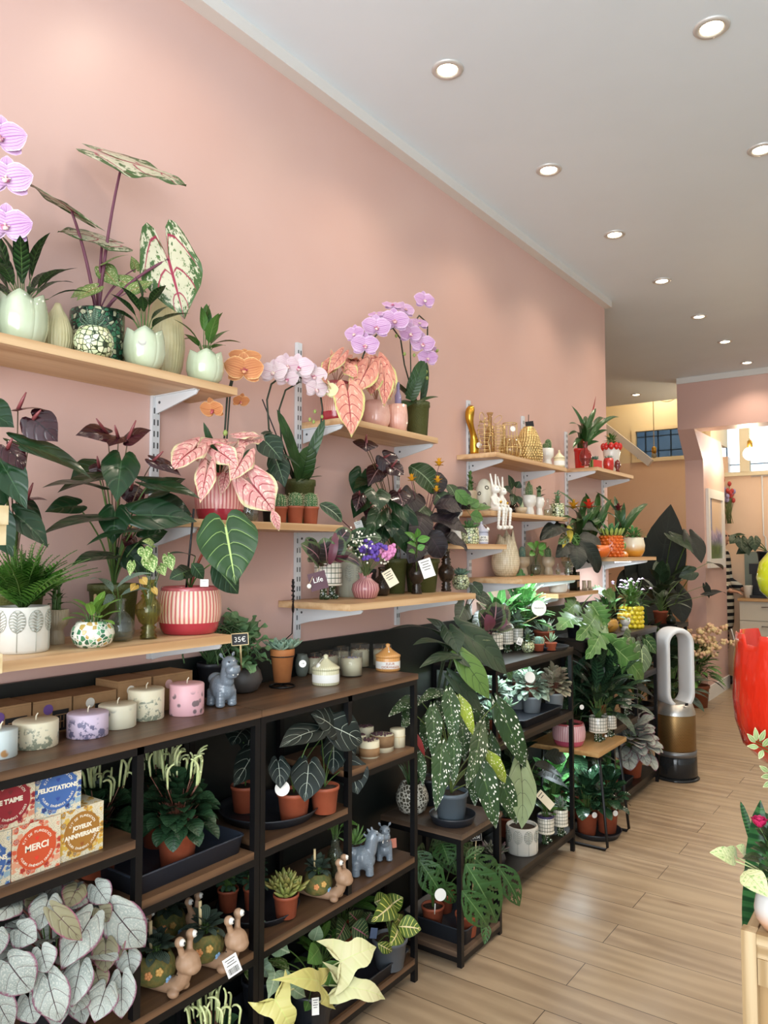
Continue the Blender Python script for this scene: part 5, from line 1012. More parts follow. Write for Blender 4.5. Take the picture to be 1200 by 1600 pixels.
def rabbit(label,loc,hh,rz):
    t=thing('rabbit_figurine',label,'figurine',loc,'white sitting rabbit figurines',rz); k=hh/.15; b=MB()
    def cap(p,q,r0,r1,n=6):
        p=V(p)*k; q=V(q)*k
        for i in range(n+1): f=i/n; b.ball(p.lerp(q,f),(r0+(r1-r0)*f)*k,n=10,m=7)
    cap((0,0,.012),(0,0,.06),.02,.013); b.ball((.004*k,0,.088*k),.019*k,.017*k,.018*k); b.ball((.016*k,0,.083*k),.011*k,.011*k,.01*k)
    for s in (-1,1):
        cap((-.002,s*.009,.1),(-.008,s*.016,.148),.0065,.0045)
        cap((.005,s*.011,.01),(.034,s*.014,.009),.011,.009); cap((.036,s*.014,.006),(.03,s*.014,-.06),.0085,.0065); b.ball((.036*k,s*.014*k,-.066*k),.013*k,.009*k,.009*k)
        cap((0,s*.017,.055),(.014,s*.02,.03),.0065,.0055); cap((.014,s*.02,.03),(.03,s*.008,.024),.0055,.005)
    b.build('body',mat('white_porcelain','#e3e0d6',.3,coat=.3),t,remesh=.0022*k)
    e=MB()
    for s in (-1,1): e.ball((.02*k,s*.009*k,.092*k),.0016*k)
    e.build('eyes',INK,t); MB().fat((.03*k,0,.03*k),(.3,0,1),(0,1,0),.013*k,.012*k,.01*k).build('golden_heart',GOLD,t); return t
rabbit('left white rabbit figurine sitting on the shelf edge with dangling legs',(-1.572, 3.005, 1.597),.165,RD(-12))
rabbit('right white rabbit figurine sitting on the shelf edge with dangling legs',(-1.572, 3.072, 1.597),.158,RD(-12))
t,r,h=mk('glass_bottle','dark glass bottle with a leafy cutting right of the white rabbits','bottle',((-1.690, 3.433, 1.597), 0.0253, 0.0979))
glassv(t,r,h,GLASSB,P_FLASK,.4); o=V(t.location); hand(t,PHILD,[((-1.660, 3.354, 1.720),(-1.650, 3.294, 1.786),0.0461),((-1.660, 3.396, 1.732),(-1.640, 3.397, 1.763),0.0468),((-1.650, 3.333, 1.703),(-1.640, 3.214, 1.719),0.0425),((-1.640, 3.333, 1.696),(-1.620, 3.271, 1.637),0.0487),((-1.640, 3.368, 1.689),(-1.620, 3.367, 1.642),0.0371)],'ovate',base=(0,0,h*.4),sr=.0012)
t,r,h=mk('small_dish','small beige dish at the front edge between rabbits and white cups','dish',((-1.585, 3.294, 1.597), 0.0286, 0.0308))
lath(t,'dish_body',TAUPE,[(.6,0),(.9,.4),(1,1)],r,h,so=False)
t,r,h=mk('shell_ornament','tiny pale green striped shell ornament left of the white cups','ornament',((-1.630, 3.394, 1.597), 0.0140, 0.0931))
MB().lathe([(0,0),(r,.02*h),(r*.8,.3*h),(r*.45,.7*h),(0,h)],60,mod=lambda a,q,z:(q*(1+.12*abs(sin(a*7))),z)).build('shell',ribbed('pale_green_shell','#7f9a6a','#cdd6b0',14),t)
t,r,h=mk('potted_cactus','largest white footed cup with finger cacti on the rabbit shelf','potted cactus',((-1.630, 3.480, 1.597), 0.0348, 0.1013),'white cups on the rabbit shelf')
cup(t,r,h,WCUP)
for i,(a,b_,q) in enumerate(((0,0,1.),(.008,.008,.8),(-.008,.007,.9),(.006,-.009,.85),(-.006,-.008,.7),(.012,-.002,.6))): cactus(t,r*.24,h*.8*q,h*.9,seed=i,c=(a,b_),ribs=8)
t,r,h=mk('potted_cactus','slim white footed cup with spiky cactus right of the largest white cup','potted cactus',((-1.610, 3.556, 1.597), 0.0240, 0.0954),'white cups on the rabbit shelf')
cup(t,r,h,WCUP); cactus(t,r*.4,h*.7,h*.9,seed=5,c=(0,-.004),ribs=9); bush(t,PHILD,8,.03,.06,.032,.02,'ovate',zb=h*.9,el=(60,10),seed=3,c=(-.005,.006),sr=.001)
t,r,h=mk('glass_bottle','small pear shaped glass bottle between the white cups and the mosaic pot','bottle',((-1.600, 3.635, 1.597), 0.0211, 0.0929))
glassv(t,r,h,GLASS,P_FLASK,.4)
t,r,h=mk('potted_succulent','jade like succulent in the mosaic pot at the right end of the rabbit shelf','potted plant',((-1.610, 3.779, 1.597), 0.0369, 0.0746))
mosa(t,r,h,MOSW,P_CYL); bush(t,mat('jade_leaf','#6f9a7a',.4,c2='#85ab85',ns=30),26,.03,.065,.022,.014,'oval',zb=h*.9,el=(50,0),seed=21,sr=.002)
# ================================================================ cream scaly vase shelf
t,r,h=mk('scale_vase','large cream scaly bud shaped vase with pointed lips','vase',((-1.668, 3.294, 1.302), 0.0685, 0.1789))
def md(a,q,z):
    f=max(0,(z/h-.75)/.25); s=abs(((a*2.5/pi)%1)*2-1); return q*(1+.12*f*(1-s)),z+h*.2*f*(1-s)*(1.3 if cos(a-1.2)>.2 else .6)
CRS=NT('cream_scale_glaze'); _v=CRS.n('TexVoronoi',Vector=CRS.coord('Object',(1,1,1.1)),Scale=95.,Randomness=.1).outputs[0]; CRS.col(CRS.mix(CRS.ramp(_v,.2,.8),'#d9cfb4','#b7a989')).set(Roughness=.35,Coat_Weight=.3).bump(CRS.math('SUBTRACT',1.,_v),.6,.004); CRS=CRS.m
lath(t,'vase_body',CRS,[(.55,0),(.7,.02),(.92,.2),(1,.4),(.9,.64),(.66,.86),(.5,1)],r,h,80,md,wall=.06,so=False)
def cupplant(label,spec,m=TAUPE,g='taupe footed cups with cacti'):
    t,r,h=mk('potted_cactus',label,'potted cactus',spec,g); cup(t,r,h,m); return t,r,h
t,r,h=cupplant('taupe footed cup with a blue green column cactus beside the scaly vase',((-1.683, 3.506, 1.302), 0.0383, 0.0925)); cactus(t,r*.42,h*.66,h*.9,CACTB,10,3)
t,r,h=cupplant('taupe footed cup with a round spiny cactus left of the clear urn vase',((-1.621, 3.682, 1.302), 0.0328, 0.0917)); cactus(t,r*.5,h*.62,h*.9,CACT,12,4,c=(0,-.006)); bush(t,ZZ,6,.02,.06,.024,.014,'ovate',zb=h*.9,el=(70,10),seed=2,c=(-.008,.008),sr=.001)
t,r,h=mk('flask_vase','round smoky glass flask with a green cutting between the two taupe cups','vase',((-1.674, 3.644, 1.302), 0.0295, 0.0983))
glassv(t,r,h,GLASS,P_FLASK,.5); hand(t,ZZ,[((-1.580, 3.435, 1.432),(-1.570, 3.328, 1.456),0.0367),((-1.580, 3.449, 1.439),(-1.570, 3.414, 1.469),0.0403),((-1.580, 3.479, 1.433),(-1.570, 3.532, 1.458),0.0378),((-1.580, 3.478, 1.420),(-1.570, 3.516, 1.407),0.0314),((-1.580, 3.420, 1.420),(-1.570, 3.355, 1.402),0.0306)],'oval',base=(0,0,h*.4),sr=.0012)
t,r,h=mk('glass_jar','tiny clear glass jar between the second taupe cup and the clear urn vase','jar',((-1.581, 3.711, 1.302), 0.0131, 0.0590)); glassv(t,r,h,GLASS,P_FLASK,.4)
t,r,h=mk('storage_box','flat beige box standing behind the taupe cups','box',((-1.715, 3.741, 1.302), 0.0775, 0.1686)); MB().box(-.02,.02,-r*1.15,r*1.15,0,h).build('box_body',mat('beige_card','#a99a7c',.7),t,False,bevel=.002)
t,r,h=mk('urn_vase','clear glass urn vase with a holey leaf cutting right of the taupe cups','vase',((-1.582, 3.848, 1.302), 0.0371, 0.1315))
glassv(t,r,h,GLASS,P_URN,.5); MON=leafmat('monstera_leaf','#3f6a30','#4c7a38',midc='#8fae6a',vein='#55803f',nv=6,vw=.06)
hand(t,MON,[((-1.550, 3.759, 1.499),(-1.530, 3.596, 1.458),0.0552),((-1.550, 3.828, 1.507),(-1.530, 3.864, 1.454),0.0605),((-1.560, 3.751, 1.532),(-1.550, 3.678, 1.550),0.0394),((-1.560, 3.819, 1.541),(-1.550, 3.847, 1.561),0.0336)],'round',base=(0,0,h*.4),sr=.0012,holes=5,nt=18,ns=6)
hand(t,leafmat('bright_yellow_leaf','#d9b82c','#e0c850',midc='#e9dc8a'),[((-1.550, 3.778, 1.559),(-1.540, 3.776, 1.466),0.0398),((-1.540, 3.710, 1.492),(-1.540, 3.675, 1.439),0.0261)],'ovate',base=(0,0,h*.4),sr=.001,name='yellow_leaves',sname='yellow_stems')
# ---------------- lowest oak shelf
t,r,h=mk('bowl','plain white ceramic bowl on the lowest oak shelf','bowl',((-1.620, 3.800, 1.206), 0.0487, 0.0596)); lath(t,'bowl_body',WCUP,[(.75,0),(.92,.08),(1,.4),(1,1)],r,h,so=False)
t,r,h=mk('bottle','dark green square bottle with a beige label beside the white bowl','bottle',((-1.630, 4.052, 1.206), 0.0212, 0.1292)); MB().box(-r,r,-r,r,0,h*.8).lathe([(r*.4,h*.8),(r*.4,h)],16).build('bottle_body',GLASSGR,t,False,bevel=.002); MB().box(r,r+.001,-r*.8,r*.8,h*.15,h*.4).build('bottle_label',KRAFT,t,False)
def boot(label,spec):
    t,r,h=mk('ceramic_boot',label,'ornament',spec,'taupe ceramic boots'); b=MB()
    b.lathe([(0,0),(r*.8,0),(r*.85,.1*h),(r*.7,.5*h),(r*.75,h),(r*.62,h),(r*.55,.6*h)],24,cap=False); b.fat((0,0,.14*h),(.8,-.6,0),(0,0,1),r*2.1,r*1.4,.28*h); b.build('boot_body',TAUPE,t); MB().box(-r*.8,r*1.4,-r*.7,r*.7,0,.03*h).build('sole',WCUP,t,False); return t
boot('left taupe ceramic boot on the lowest oak shelf',((-1.590, 4.091, 1.206), 0.0159, 0.0548)); boot('right taupe ceramic boot on the lowest oak shelf',((-1.585, 4.154, 1.206), 0.0161, 0.0530))
# ================================================================ red pot shelf
BROM=leafmat('bromeliad_leaf','#2f5a2c','#3d6a34',mid=.03,midc='#4a7a3d',rough=.3); BROMD=leafmat('dark_bromeliad_leaf','#3a2c28','#2c3a26',mid=.03,rough=.3)
def brom(T,zb,lv,m,base,name='leaves'): hand(T,m,lv,'strap',(.4,-.5,.7),sr=0,arch=.18,fold=.25,name=name)
t,r,h=mk('potted_bromeliad','long leaved bromeliad with a red spike in the red square pot','potted plant',((-1.670, 4.253, 1.902), 0.0335, 0.1167))
lath(t,'pot',RED,P_NURS,r,h); B_=tuple(V(t.location)+V((0,0,h*.85))); o=V(t.location)
rn=random.Random(11); lv=[]
for p in ((-1.660, 4.114, 2.248),(-1.600, 3.926, 2.114),(-1.620, 4.390, 2.271),(-1.550, 4.600, 2.240),(-1.560, 4.422, 2.139),(-1.600, 3.916, 2.049),(-1.580, 4.325, 2.061),(-1.700, 4.432, 2.239),(-1.600, 4.023, 2.027),(-1.660, 4.651, 2.247),(-1.580, 4.023, 2.132),(-1.560, 4.163, 2.120),(-1.580, 3.927, 1.979)):
    lv.append((B_,p,.034,None))
brom(t,h,lv,BROM,B_)
hand(t,leafmat('red_spike_bract','#a02028','#c03030',mid=.02,midc='#a02028'),[(B_,(-1.630, 4.420, 2.354),.014)],'lance',(.7,-.6,.1),sr=0,name='flower_spike')
t,r,h=mk('glass_bottle','rose red round glass bottle in front of the red bromeliad pot','bottle',((-1.590, 4.135, 1.902), 0.0342, 0.1374)); glassv(t,r,h,GLASSR,[(.7,0),(.72,.03),(.6,.1),(.95,.25),(1,.42),(.8,.58),(.4,.68),(.34,.8),(.46,.84),(.36,.9),(.4,1)],.3)
t=thing('melon_pot','watermelon slice pot with striped rind and red seeded flesh holding succulents','pot',(-1.600, 4.353, 1.902)); r=.05
MEL=NT('melon_rind'); sp=MEL.n('SeparateXYZ',Vector=MEL.coord('UV')); w_=MEL.math('PINGPONG',MEL.math('ADD',MEL.math('MULTIPLY',sp.outputs[0],9.),MEL.math('MULTIPLY',MEL.noise(MEL.coord('Object'),60,3),.4)),.5); MEL.col(MEL.mix(MEL.ramp(w_,.2,.3),'#8fb56a','#2f6a38')).set(Roughness=.2,Coat_Weight=.4); MEL=MEL.m
FLESH=NT('melon_flesh'); oc=FLESH.coord('UV'); _v=FLESH.n('TexVoronoi',Vector=oc,Scale=6.,Randomness=.6).outputs[0]; sy=FLESH.n('SeparateXYZ',Vector=oc).outputs[1]; FLESH.col(FLESH.mix(FLESH.ramp(_v,.13,.1),FLESH.mix(FLESH.ramp(sy,.1,.05),'#c22a2c','#dfe0b0'),'#2a1010')).set(Roughness=.25,Coat_Weight=.4); FLESH=FLESH.m
b=MB(); q=.052
ring=[]
for zz in (0,.055):
    row=[b.vert((q*cos(RD(a)),q*sin(RD(a)),zz),((a-180)/180,zz/.055)) for a in range(160,341,12)]; ring.append(row)
for i in range(len(ring[0])-1): b.face(ring[0][i],ring[0][i+1],ring[1][i+1],ring[1][i])
b.build('rind',MEL,t); b=MB(); P0,P1=(q*cos(RD(160)),q*sin(RD(160))),(q*cos(RD(340)),q*sin(RD(340)))
b.face(b.vert((P1[0],P1[1],0),(0,0)),b.vert((P0[0],P0[1],0),(1,0)),b.vert((P0[0],P0[1],.055),(1,1)),b.vert((P1[0],P1[1],.055),(0,1))); b.build('flesh_face',FLESH,t,False); t.rotation_euler=(0,0,RD(-78))
rosette(t,SUCB,.034,.05,((5,70,.7),(7,40,1.),(7,15,1.)),c=(-.008,-.02),seed=6); b=MB(); b.face(*[b.vert((q*.95*cos(RD(a)),q*.95*sin(RD(a)),.05)) for a in range(160,341,12)]); b.build('soil',SOIL,t,False)
t,r,h=mk('potted_succulent','spiky succulent in the red strawberry pot right of the watermelon pot','potted plant',((-1.595, 4.522, 1.902), 0.0328, 0.0819))
STRAW=NT('strawberry_glaze'); _v=STRAW.n('TexVoronoi',Vector=STRAW.coord('Object'),Scale=120.,Randomness=.2).outputs[0]; STRAW.col(STRAW.mix(STRAW.ramp(_v,.14,.1),'#b82a24','#e0b86a')).set(Roughness=.2,Coat_Weight=.5); STRAW=STRAW.m
lath(t,'pot',STRAW,[(.55,0),(.8,.1),(1,.5),(.95,.8),(.8,1)],r,h); rosette(t,SUCB,.035,h*.85,((6,60,.8),(8,25,1.)),.22,.14,seed=3)
t,r,h=mk('potted_peperomia','leafy plant in the white pot with a scalloped red rim','potted plant',((-1.645, 4.721, 1.902), 0.0523, 0.1823))
lath(t,'pot',WCUP,[(.5,0),(.55,.04),(.5,.2),(.85,.45),(1,.75),(.98,1)],r,h); b=MB()
for i in range(10): a=2*pi*i/10; b.ball((r*.98*cos(a),r*.98*sin(a),h*.97),r*.34,r*.34,h*.13,10,6)
b.build('scalloped_rim',RED,t); bush(t,MIDL,30,.07,.06,.036,.022,'ovate',zb=h,el=(60,-15),seed=14,face=.2)
t,r,h=mk('mushroom_ornament','small dark red glossy mushroom shaped ornament at the right end of the red shelf','ornament',((-1.585, 4.652, 1.902), 0.0197, 0.0862)); MB().lathe([(0,0),(r*.8,0),(r*.5,.3*h),(r,.5*h),(r*.8,.85*h),(0,h)],24,cap=False).build('body',mat('dark_red_glass','#6a2a26',.1,coat=.5),t)
# ================================================================ pineapple shelf
PINEO=mat('orange_pineapple_glaze','#d2691f',.2,c2='#c95a14',ns=30,coat=.5)
t,r,h=mk('potted_bromeliad','succulent topped orange pineapple shaped pot','potted plant',((-1.535, 4.373, 1.388), 0.0650, 0.1248))
prof=[(.8,0),(.92,.04),(1,.3),(1,.65),(.9,.95),(.85,1)]; lath(t,'pot',PINEO,prof,r,h,36); b=MB()
for j in range(7):
    q=(j+.5)/7; w_=itp([(y,x) for x,y in prof],q)*r
    for i in range(14): a=2*pi*(i+.5*(j%2))/14; b.ball((w_*cos(a),w_*sin(a),q*h),r*.17,r*.17,h*.07,8,6)
b.build('pineapple_knobs',PINEO,t)
b=MB()
for i in range(16): a=2*pi*i/16; b.fat((r*.85*cos(a),r*.85*sin(a),h*.98),(cos(a)*.5,sin(a)*.5,1),(cos(a),sin(a),0),h*.42,r*.34,.008)
b.build('green_collar',mat('lime_glaze','#7f9a45',.25,c2='#a9b860',ns=30,coat=.4),t); rosette(t,mat('agave_green','#4a7a4f',.5,c2='#5d8a5a',ns=20),.085,h*1.05,((6,70,.7),(8,42,1.),(9,15,.9)),.3,.1,seed=8)
t,r,h=mk('potted_succulent','green succulents in the white and amber egg pot, end of pineapple shelf','potted plant',((-1.535, 4.776, 1.388), 0.0697, 0.1197))
AMB=NT('white_amber_glaze'); z_=AMB.n('SeparateXYZ',Vector=AMB.coord('Object')).outputs[2]; AMB.col(AMB.mix(AMB.ramp(AMB.math('ADD',z_,AMB.math('MULTIPLY',AMB.noise(AMB.coord('Object'),20),.03)),.045,.095),'#d59a35','#e3ddc8')).set(Roughness=.18,Coat_Weight=.5); AMB=AMB.m
lath(t,'pot',AMB,[(.5,0),(.7,.04),(.95,.3),(1,.6),(.9,.88),(.84,1)],r,h)
bush(t,mat('fleshy_green','#4f8a4a',.45,c2='#6aa060',ns=30),60,.11,.05,.03,.018,'oval',zb=h,el=(70,-20),seed=17,sr=.002)
t,r,h=mk('figurine','small painted fruit figurine with green and orange fruits before the amber pot','figurine',((-1.500, 4.480, 1.388), 0.0245, 0.0960))
b=MB(); b.ball((0,0,r*.7),r*.9,r*.9,r*.7); b.build('white_fruit',WCUP,t); b=MB()
for i in range(5): a=i*1.3; b.ball((r*.7*cos(a),r*.9*sin(a),r*(.5+.35*(i%2))),r*.5)
b.build('orange_fruits',mat('orange_glaze','#d98a35',.3),t); MB().ball((0,0,h*.72),r*.75,r*.75,h*.24).build('green_melon',MEL,t)
t,r,h=mk('swan_pot','low orange swan shaped pot left of the pineapple pot','pot',((-1.500, 4.061, 1.388), 0.0592, 0.0668))
MB().lathe([(r*.5,0),(r*.8,.1*h),(r,.55*h),(r*.9,h),(r*.8,h),(r*.7,.4*h),(0,.3*h)],32,mod=lambda a,q,z:(q*(1+.15*cos(a)**2),z),cap=False).build('bowl_body',PINEO,t)
t,r,h=mk('potted_bromeliad','bromeliad with a yellow orange flower left on the pineapple shelf','potted plant',((-1.660, 4.124, 1.388), 0.0469, 0.0752))
nurs(t,r,h,DKGREY); B_=tuple(V(t.location)+V((0,0,h*.85))); brom(t,h,[(B_,p,.042,None) for p in ((-1.620, 3.799, 1.744),(-1.580, 3.786, 1.661),(-1.600, 4.407, 1.692),(-1.540, 4.091, 1.639),(-1.520, 3.722, 1.557),(-1.680, 4.363, 1.749),(-1.560, 3.653, 1.572),(-1.600, 4.512, 1.601),(-1.500, 3.775, 1.575))],BROM,B_)
def bract(T,c,s,m,name='flower'):
    b=MB(); c=V(c)-V(T.location)
    for k,(n_,e,q) in enumerate(((6,75,1.),(8,45,1.),(9,12,.9))):
        for j in range(n_): a=2*pi*j/n_+k*.5; d=V((cos(a)*cos(RD(e)),sin(a)*cos(RD(e)),sin(RD(e)))); leaf(b,c,c+d*s*q,s*.36,(-d.x,-d.y,1),'lance',.1,.2,0,4,1)
    b.build(name,m,T)
bract(t,(-1.580, 3.925, 1.650),.055,mat('yellow_orange_bract','#c98a1c',.5,c2='#d9a52c',ns=30))
t,r,h=mk('potted_bromeliad','bromeliad with a bright red flower in the middle of the pineapple shelf','potted plant',((-1.670, 4.385, 1.388), 0.0454, 0.0774))
nurs(t,r,h,DKGREY); B_=tuple(V(t.location)+V((0,0,h*.85))); brom(t,h,[(B_,p,.042,None) for p in ((-1.580, 4.516, 1.735),(-1.560, 4.401, 1.652),(-1.700, 4.415, 1.773),(-1.680, 4.575, 1.782),(-1.600, 4.055, 1.604),(-1.560, 4.191, 1.571))],BROM,B_)
bract(t,(-1.600, 4.201, 1.664),.06,mat('red_bract','#bd2a1c',.5,c2='#d94a2c',ns=30))
t,r,h=mk('potted_bromeliad','bromeliad with a dark red heart behind the orange pineapple','potted plant',((-1.680, 4.869, 1.388), 0.0494, 0.0814))
nurs(t,r,h,DKGREY); B_=tuple(V(t.location)+V((0,0,h*.85))); brom(t,h,[(B_,p,.042,None) for p in ((-1.700, 4.586, 1.791),(-1.580, 5.231, 1.744),(-1.560, 4.933, 1.675),(-1.600, 4.808, 1.732),(-1.640, 4.571, 1.662),(-1.700, 4.921, 1.783),(-1.660, 5.320, 1.716))],BROM,B_)
bract(t,(-1.600, 4.697, 1.674),.05,mat('dark_red_bract','#6a1c24',.5))
DARKC=leafmat('near_black_leaf','#1c2620','#24302a',vein='#2f3f34',nv=8,vw=.08,rough=.5)
t,r,h=mk('potted_calathea','plant with near black drooping leaves behind the clear urn vase','potted plant',((-1.630, 4.250, 1.388), 0.0404, 0.0577))
nurs(t,r,h,DKGREY); hand(t,DARKC,[((-1.580, 3.867, 1.512),(-1.560, 3.458, 1.473),0.1106,(.4,-.4,.8)),((-1.560, 3.950, 1.496),(-1.500, 4.170, 1.399),0.1190,(.5,-.5,.7)),((-1.540, 3.899, 1.478),(-1.480, 4.013, 1.307),0.1025,(.75,-.5,.3)),((-1.560, 3.860, 1.461),(-1.500, 3.749, 1.329),0.1130),((-1.600, 4.053, 1.551),(-1.550, 4.242, 1.518),0.1076,(.4,-.5,.7)),((-1.620, 3.878, 1.529),(-1.600, 3.649, 1.557),0.0869,(.4,-.4,.8)),((-1.560, 4.041, 1.462),(-1.520, 3.980, 1.358),0.1041),((-1.580, 3.822, 1.460),(-1.550, 3.609, 1.394),0.0854)],'oval',base=(0,0,h*.9),sr=.0016,arch=.14,ruf=.04)

# ================================================================ on the nearest rack top
def kraftbox(label,y0,y1,h,dot,x1=-1.64,d=.094):
    t=thing('cardboard_box',label,'box',(x1-d/2,(y0+y1)/2,1.008),'brown candle boxes behind the candles'); w=(y1-y0)/2
    MB().box(-d/2,d/2,-w,w,0,h).build('carton',KRAFT,t,False,bevel=.0015)
    f=MB().box(-d/2-.0004,d/2+.0004,-w-.0004,w+.0004,h*.94,h*.945); f.build('lid_seam',mat('kraft_shadow_line','#6b5030',.8),t,False)
    disctag(t,(d/2+.0008,-w*.25,h*.72),.0115,(1,0,0),'sticker',None,mat(dot+'_sticker',{'violet':'#6a4a8a','white':'#d9d5ca','pink':'#c9a2a0'}[dot],.5))
    b=MB().box(d/2+.0002,d/2+.0008,-w*.02,w*.84,h*.05,h*.66); o=b.build('print_panel',INK,t,False)
    b=MB(); b.box(d/2+.0008,d/2+.0012,w*.1,w*.72,h*.5,h*.53)
    for q in (.22,.4,.58): b.box(d/2+.0008,d/2+.0012,w*(q-.02),w*(q+.02),h*.12,h*.48)
    b.box(d/2+.0008,d/2+.0012,w*.22,w*.58,h*.3,h*.33); b.build('print',KRAFT,o,False); return t
kraftbox('low brown card box at the left edge behind the cream candle',0.818,0.933,1.0861-1.008,'violet')
kraftbox('brown card box with a violet sticker behind the lilac candle',0.938,1.031,1.0850-1.008,'violet')
kraftbox('brown card box with a small white sticker behind the flower petal candle',1.036,1.150,1.0838-1.008,'white')
kraftbox('taller brown card box behind the tall cream candle',1.155,1.253,1.1012-1.008,'white')
kraftbox('tallest brown card box behind the pink candle',1.261,1.386,1.1004-1.008,'pink')
def wax(name,c,pc,kind,sc_):
    t=NT(name); sp=t.n('SeparateXYZ',Vector=t.coord('UV')); oc=t.coord('Object'); n=t.noise(oc,sc_,4,.6); n2=t.noise(oc,sc_*.35,2)
    if kind=='sprig': f=t.math('MULTIPLY',t.ramp(n,.5,.56),t.ramp(n2,.42,.5))
    else: v=t.n('TexVoronoi',Vector=oc,Scale=sc_*.8).outputs[0]; f=t.math('MULTIPLY',t.ramp(v,.42,.3),t.ramp(n2,.4,.48))
    z=sp.outputs[1]; f=t.math('MULTIPLY',f,t.math('MULTIPLY',t.ramp(z,.2,.26),t.ramp(z,.66,.56)))
    t.col(t.mix(f,c,pc)).set(Roughness=.45,Subsurface_Weight=.15,Subsurface_Radius=(.02,.012,.008)); return t.m
WAXC=wax('cream_wax','#e3dabd','#8f947f','sprig',70.); WAXL=wax('lilac_wax','#cdbccf','#6f6a86','sprig',80.); WAXP=wax('pink_wax','#dfaeb4','#7d6a6c','petal',60.); WAXG=wax('pale_flower_wax','#dcd5bb','#7f8682','petal',45.); WAXB=wax('ice_blue_wax','#c7d3d2','#b58a5a','petal',50.)
def candle(label,spec,m,r_=None):
    t,r,h=mk('pillar_candle',label,'candle',spec,'pillar candles with pressed flowers')
    MB().lathe([(0,0),(r*.96,0),(r,.03*h),(r,.96*h),(r*.95,h),(r*.3,h*.985),(0,h*.98)],48,cap=False).build('wax_body',m,t)
    MB().tube([(0,0,h*.97),(.001,0,h+.008),(.004,.002,h+.014)],.0016,6).build('wick',mat('cotton_wick','#e6dcc4',.8),t); return t
candle('ice blue candle cut by the left edge of the picture',((-1.543, 0.814, 1.008), 0.0322, 0.0560),WAXB)
candle('wide cream candle with a fern print at the left',((-1.568, 0.903, 1.008), 0.0456, 0.0551),WAXC)
candle('lilac candle with lavender sprigs pressed in',((-1.560, 1.021, 1.008), 0.0446, 0.0525),WAXL)
candle('low cream candle with a grey petal print behind the lilac one',((-1.583, 1.114, 1.008), 0.0431, 0.0538),WAXG)
candle('taller cream candle with grey blossoms right of the petal candle',((-1.603, 1.210, 1.008), 0.0436, 0.0738),WAXC)
candle('pink candle with dark twigs pressed in beside the grey hippo',((-1.563, 1.304, 1.008), 0.0432, 0.0775),WAXP)
GREYCER=NT('speckled_grey_glaze'); _v=GREYCER.n('TexVoronoi',Vector=GREYCER.coord('Object'),Scale=210.).outputs[0]; GREYCER.col(GREYCER.mix(GREYCER.ramp(_v,.16,.1),'#737e88','#b9c1c6')).set(Roughness=.25,Coat_Weight=.5); GREYCER=GREYCER.m
def hippo(label,loc,hh,rz,pot=True,dino=False):
    t=thing('hippo_pot' if not dino else 'dinosaur_pot',label,'animal planter',loc,None,RD(rz)); k=hh; b=MB()
    b.ball((0,0,.36*k),.27*k,.23*k,.24*k); b.ball((.05*k,0,.3*k),.24*k,.23*k,.2*k)
    b.ball((-.2*k,0,.48*k),.13*k,.16*k,.13*k)
    for x,y in ((.15,.13),(.15,-.13),(-.14,.14),(-.14,-.14)):
        for q in range(5): b.ball((x*k,y*k,(.05+.06*q)*k),(.098-.003*q)*k,(.095-.003*q)*k,.05*k)
    for q in range(6): f=q/5; b.ball(((.16+.05*f)*k,0,(.48+.26*f)*k),(.15-.01*f)*k,(.14-.005*f)*k,.12*k)
    if dino:
        b.ball((.24*k,0,.8*k),.14*k,.12*k,.12*k); b.ball((.38*k,0,.75*k),.11*k,.09*k,.085*k)
        for q in range(5): b.fat(((.22-.075*q)*k,0,(.9-.03*q*q)*k),(-.4-.1*q,0,1),(0,1,0),.1*k,.07*k,.05*k)
        for q in range(7): f=q/6; b.ball((-(.22+.28*f)*k,0,(.3-.2*f)*k),(.11-.075*f)*k)
    else:
        b.ball((.24*k,0,.82*k),.15*k,.15*k,.14*k); b.ball((.36*k,0,.71*k),.135*k,.15*k,.11*k); b.ball((.33*k,0,.6*k),.1*k,.12*k,.06*k)
        for s in (-1,1): b.fat((.17*k,s*.11*k,.92*k),(-.1,s*.5,1),(1,0,0),.12*k,.09*k,.05*k); b.ball((.44*k,s*.07*k,.77*k),.03*k)
    b.build('body',GREYCER,t,remesh=.017*k); e=MB()
    for s in (-1,1): e.ball(((.36 if not dino else .31)*k,s*(.09 if not dino else .1)*k,(.86 if not dino else .85)*k),.02*k)
    e.build('eyes',mat('dark_grey_glaze','#3a4046',.3),t); e=MB()
    for s in (-1,1): e.fat((.43*k,s*.05*k,(.66 if not dino else .69)*k),(.2,0,-1),(1,0,0),.05*k,.04*k,.025*k)
    e.build('teeth',WCUP,t)
    if pot: MB().lathe([(.1*k,.58*k),(.12*k,.6*k),(.135*k,.62*k)],20,c=(-.17*k,0,0),cap=False).build('planting_collar',GREYCER,t); b=MB(); c=b.vert((-.17*k,0,.605*k)); rg=[b.vert((-.17*k+.12*k*cos(a),.12*k*sin(a),.6*k)) for a in [2*pi*i/16 for i in range(16)]]; [b.face(c,rg[i],rg[(i+1)%16]) for i in range(16)]; b.build('soil',SOIL,t)
    return t
hippo('speckled grey hippo planter on the rack top beside the pink candle',(-1.565, 1.423, 1.008),1.1504-1.008,-8,pot=False)
LETT=leafmat('frilled_green_leaf','#6f9a68','#84ab78',midc='#a5c096',rough=.55)
t,r,h=mk('potted_succulent','frilly pale green succulent in a round dark pot behind the hippo, under the 35€ sign','potted plant',((-1.681, 1.605, 1.008), 0.0625, 0.0750))
lath(t,'pot',mat('dark_taupe_ceramic','#4a4542',.45),[(.6,0),(.8,.08),(1,.45),(.9,.8),(.72,1)],r,h); o=V(t.location)
bush(t,LETT,34,.085,.13,.075,.06,'frill',zb=h*.8,el=(60,-30),seed=31,ruf=.12,sr=.003,face=.2)
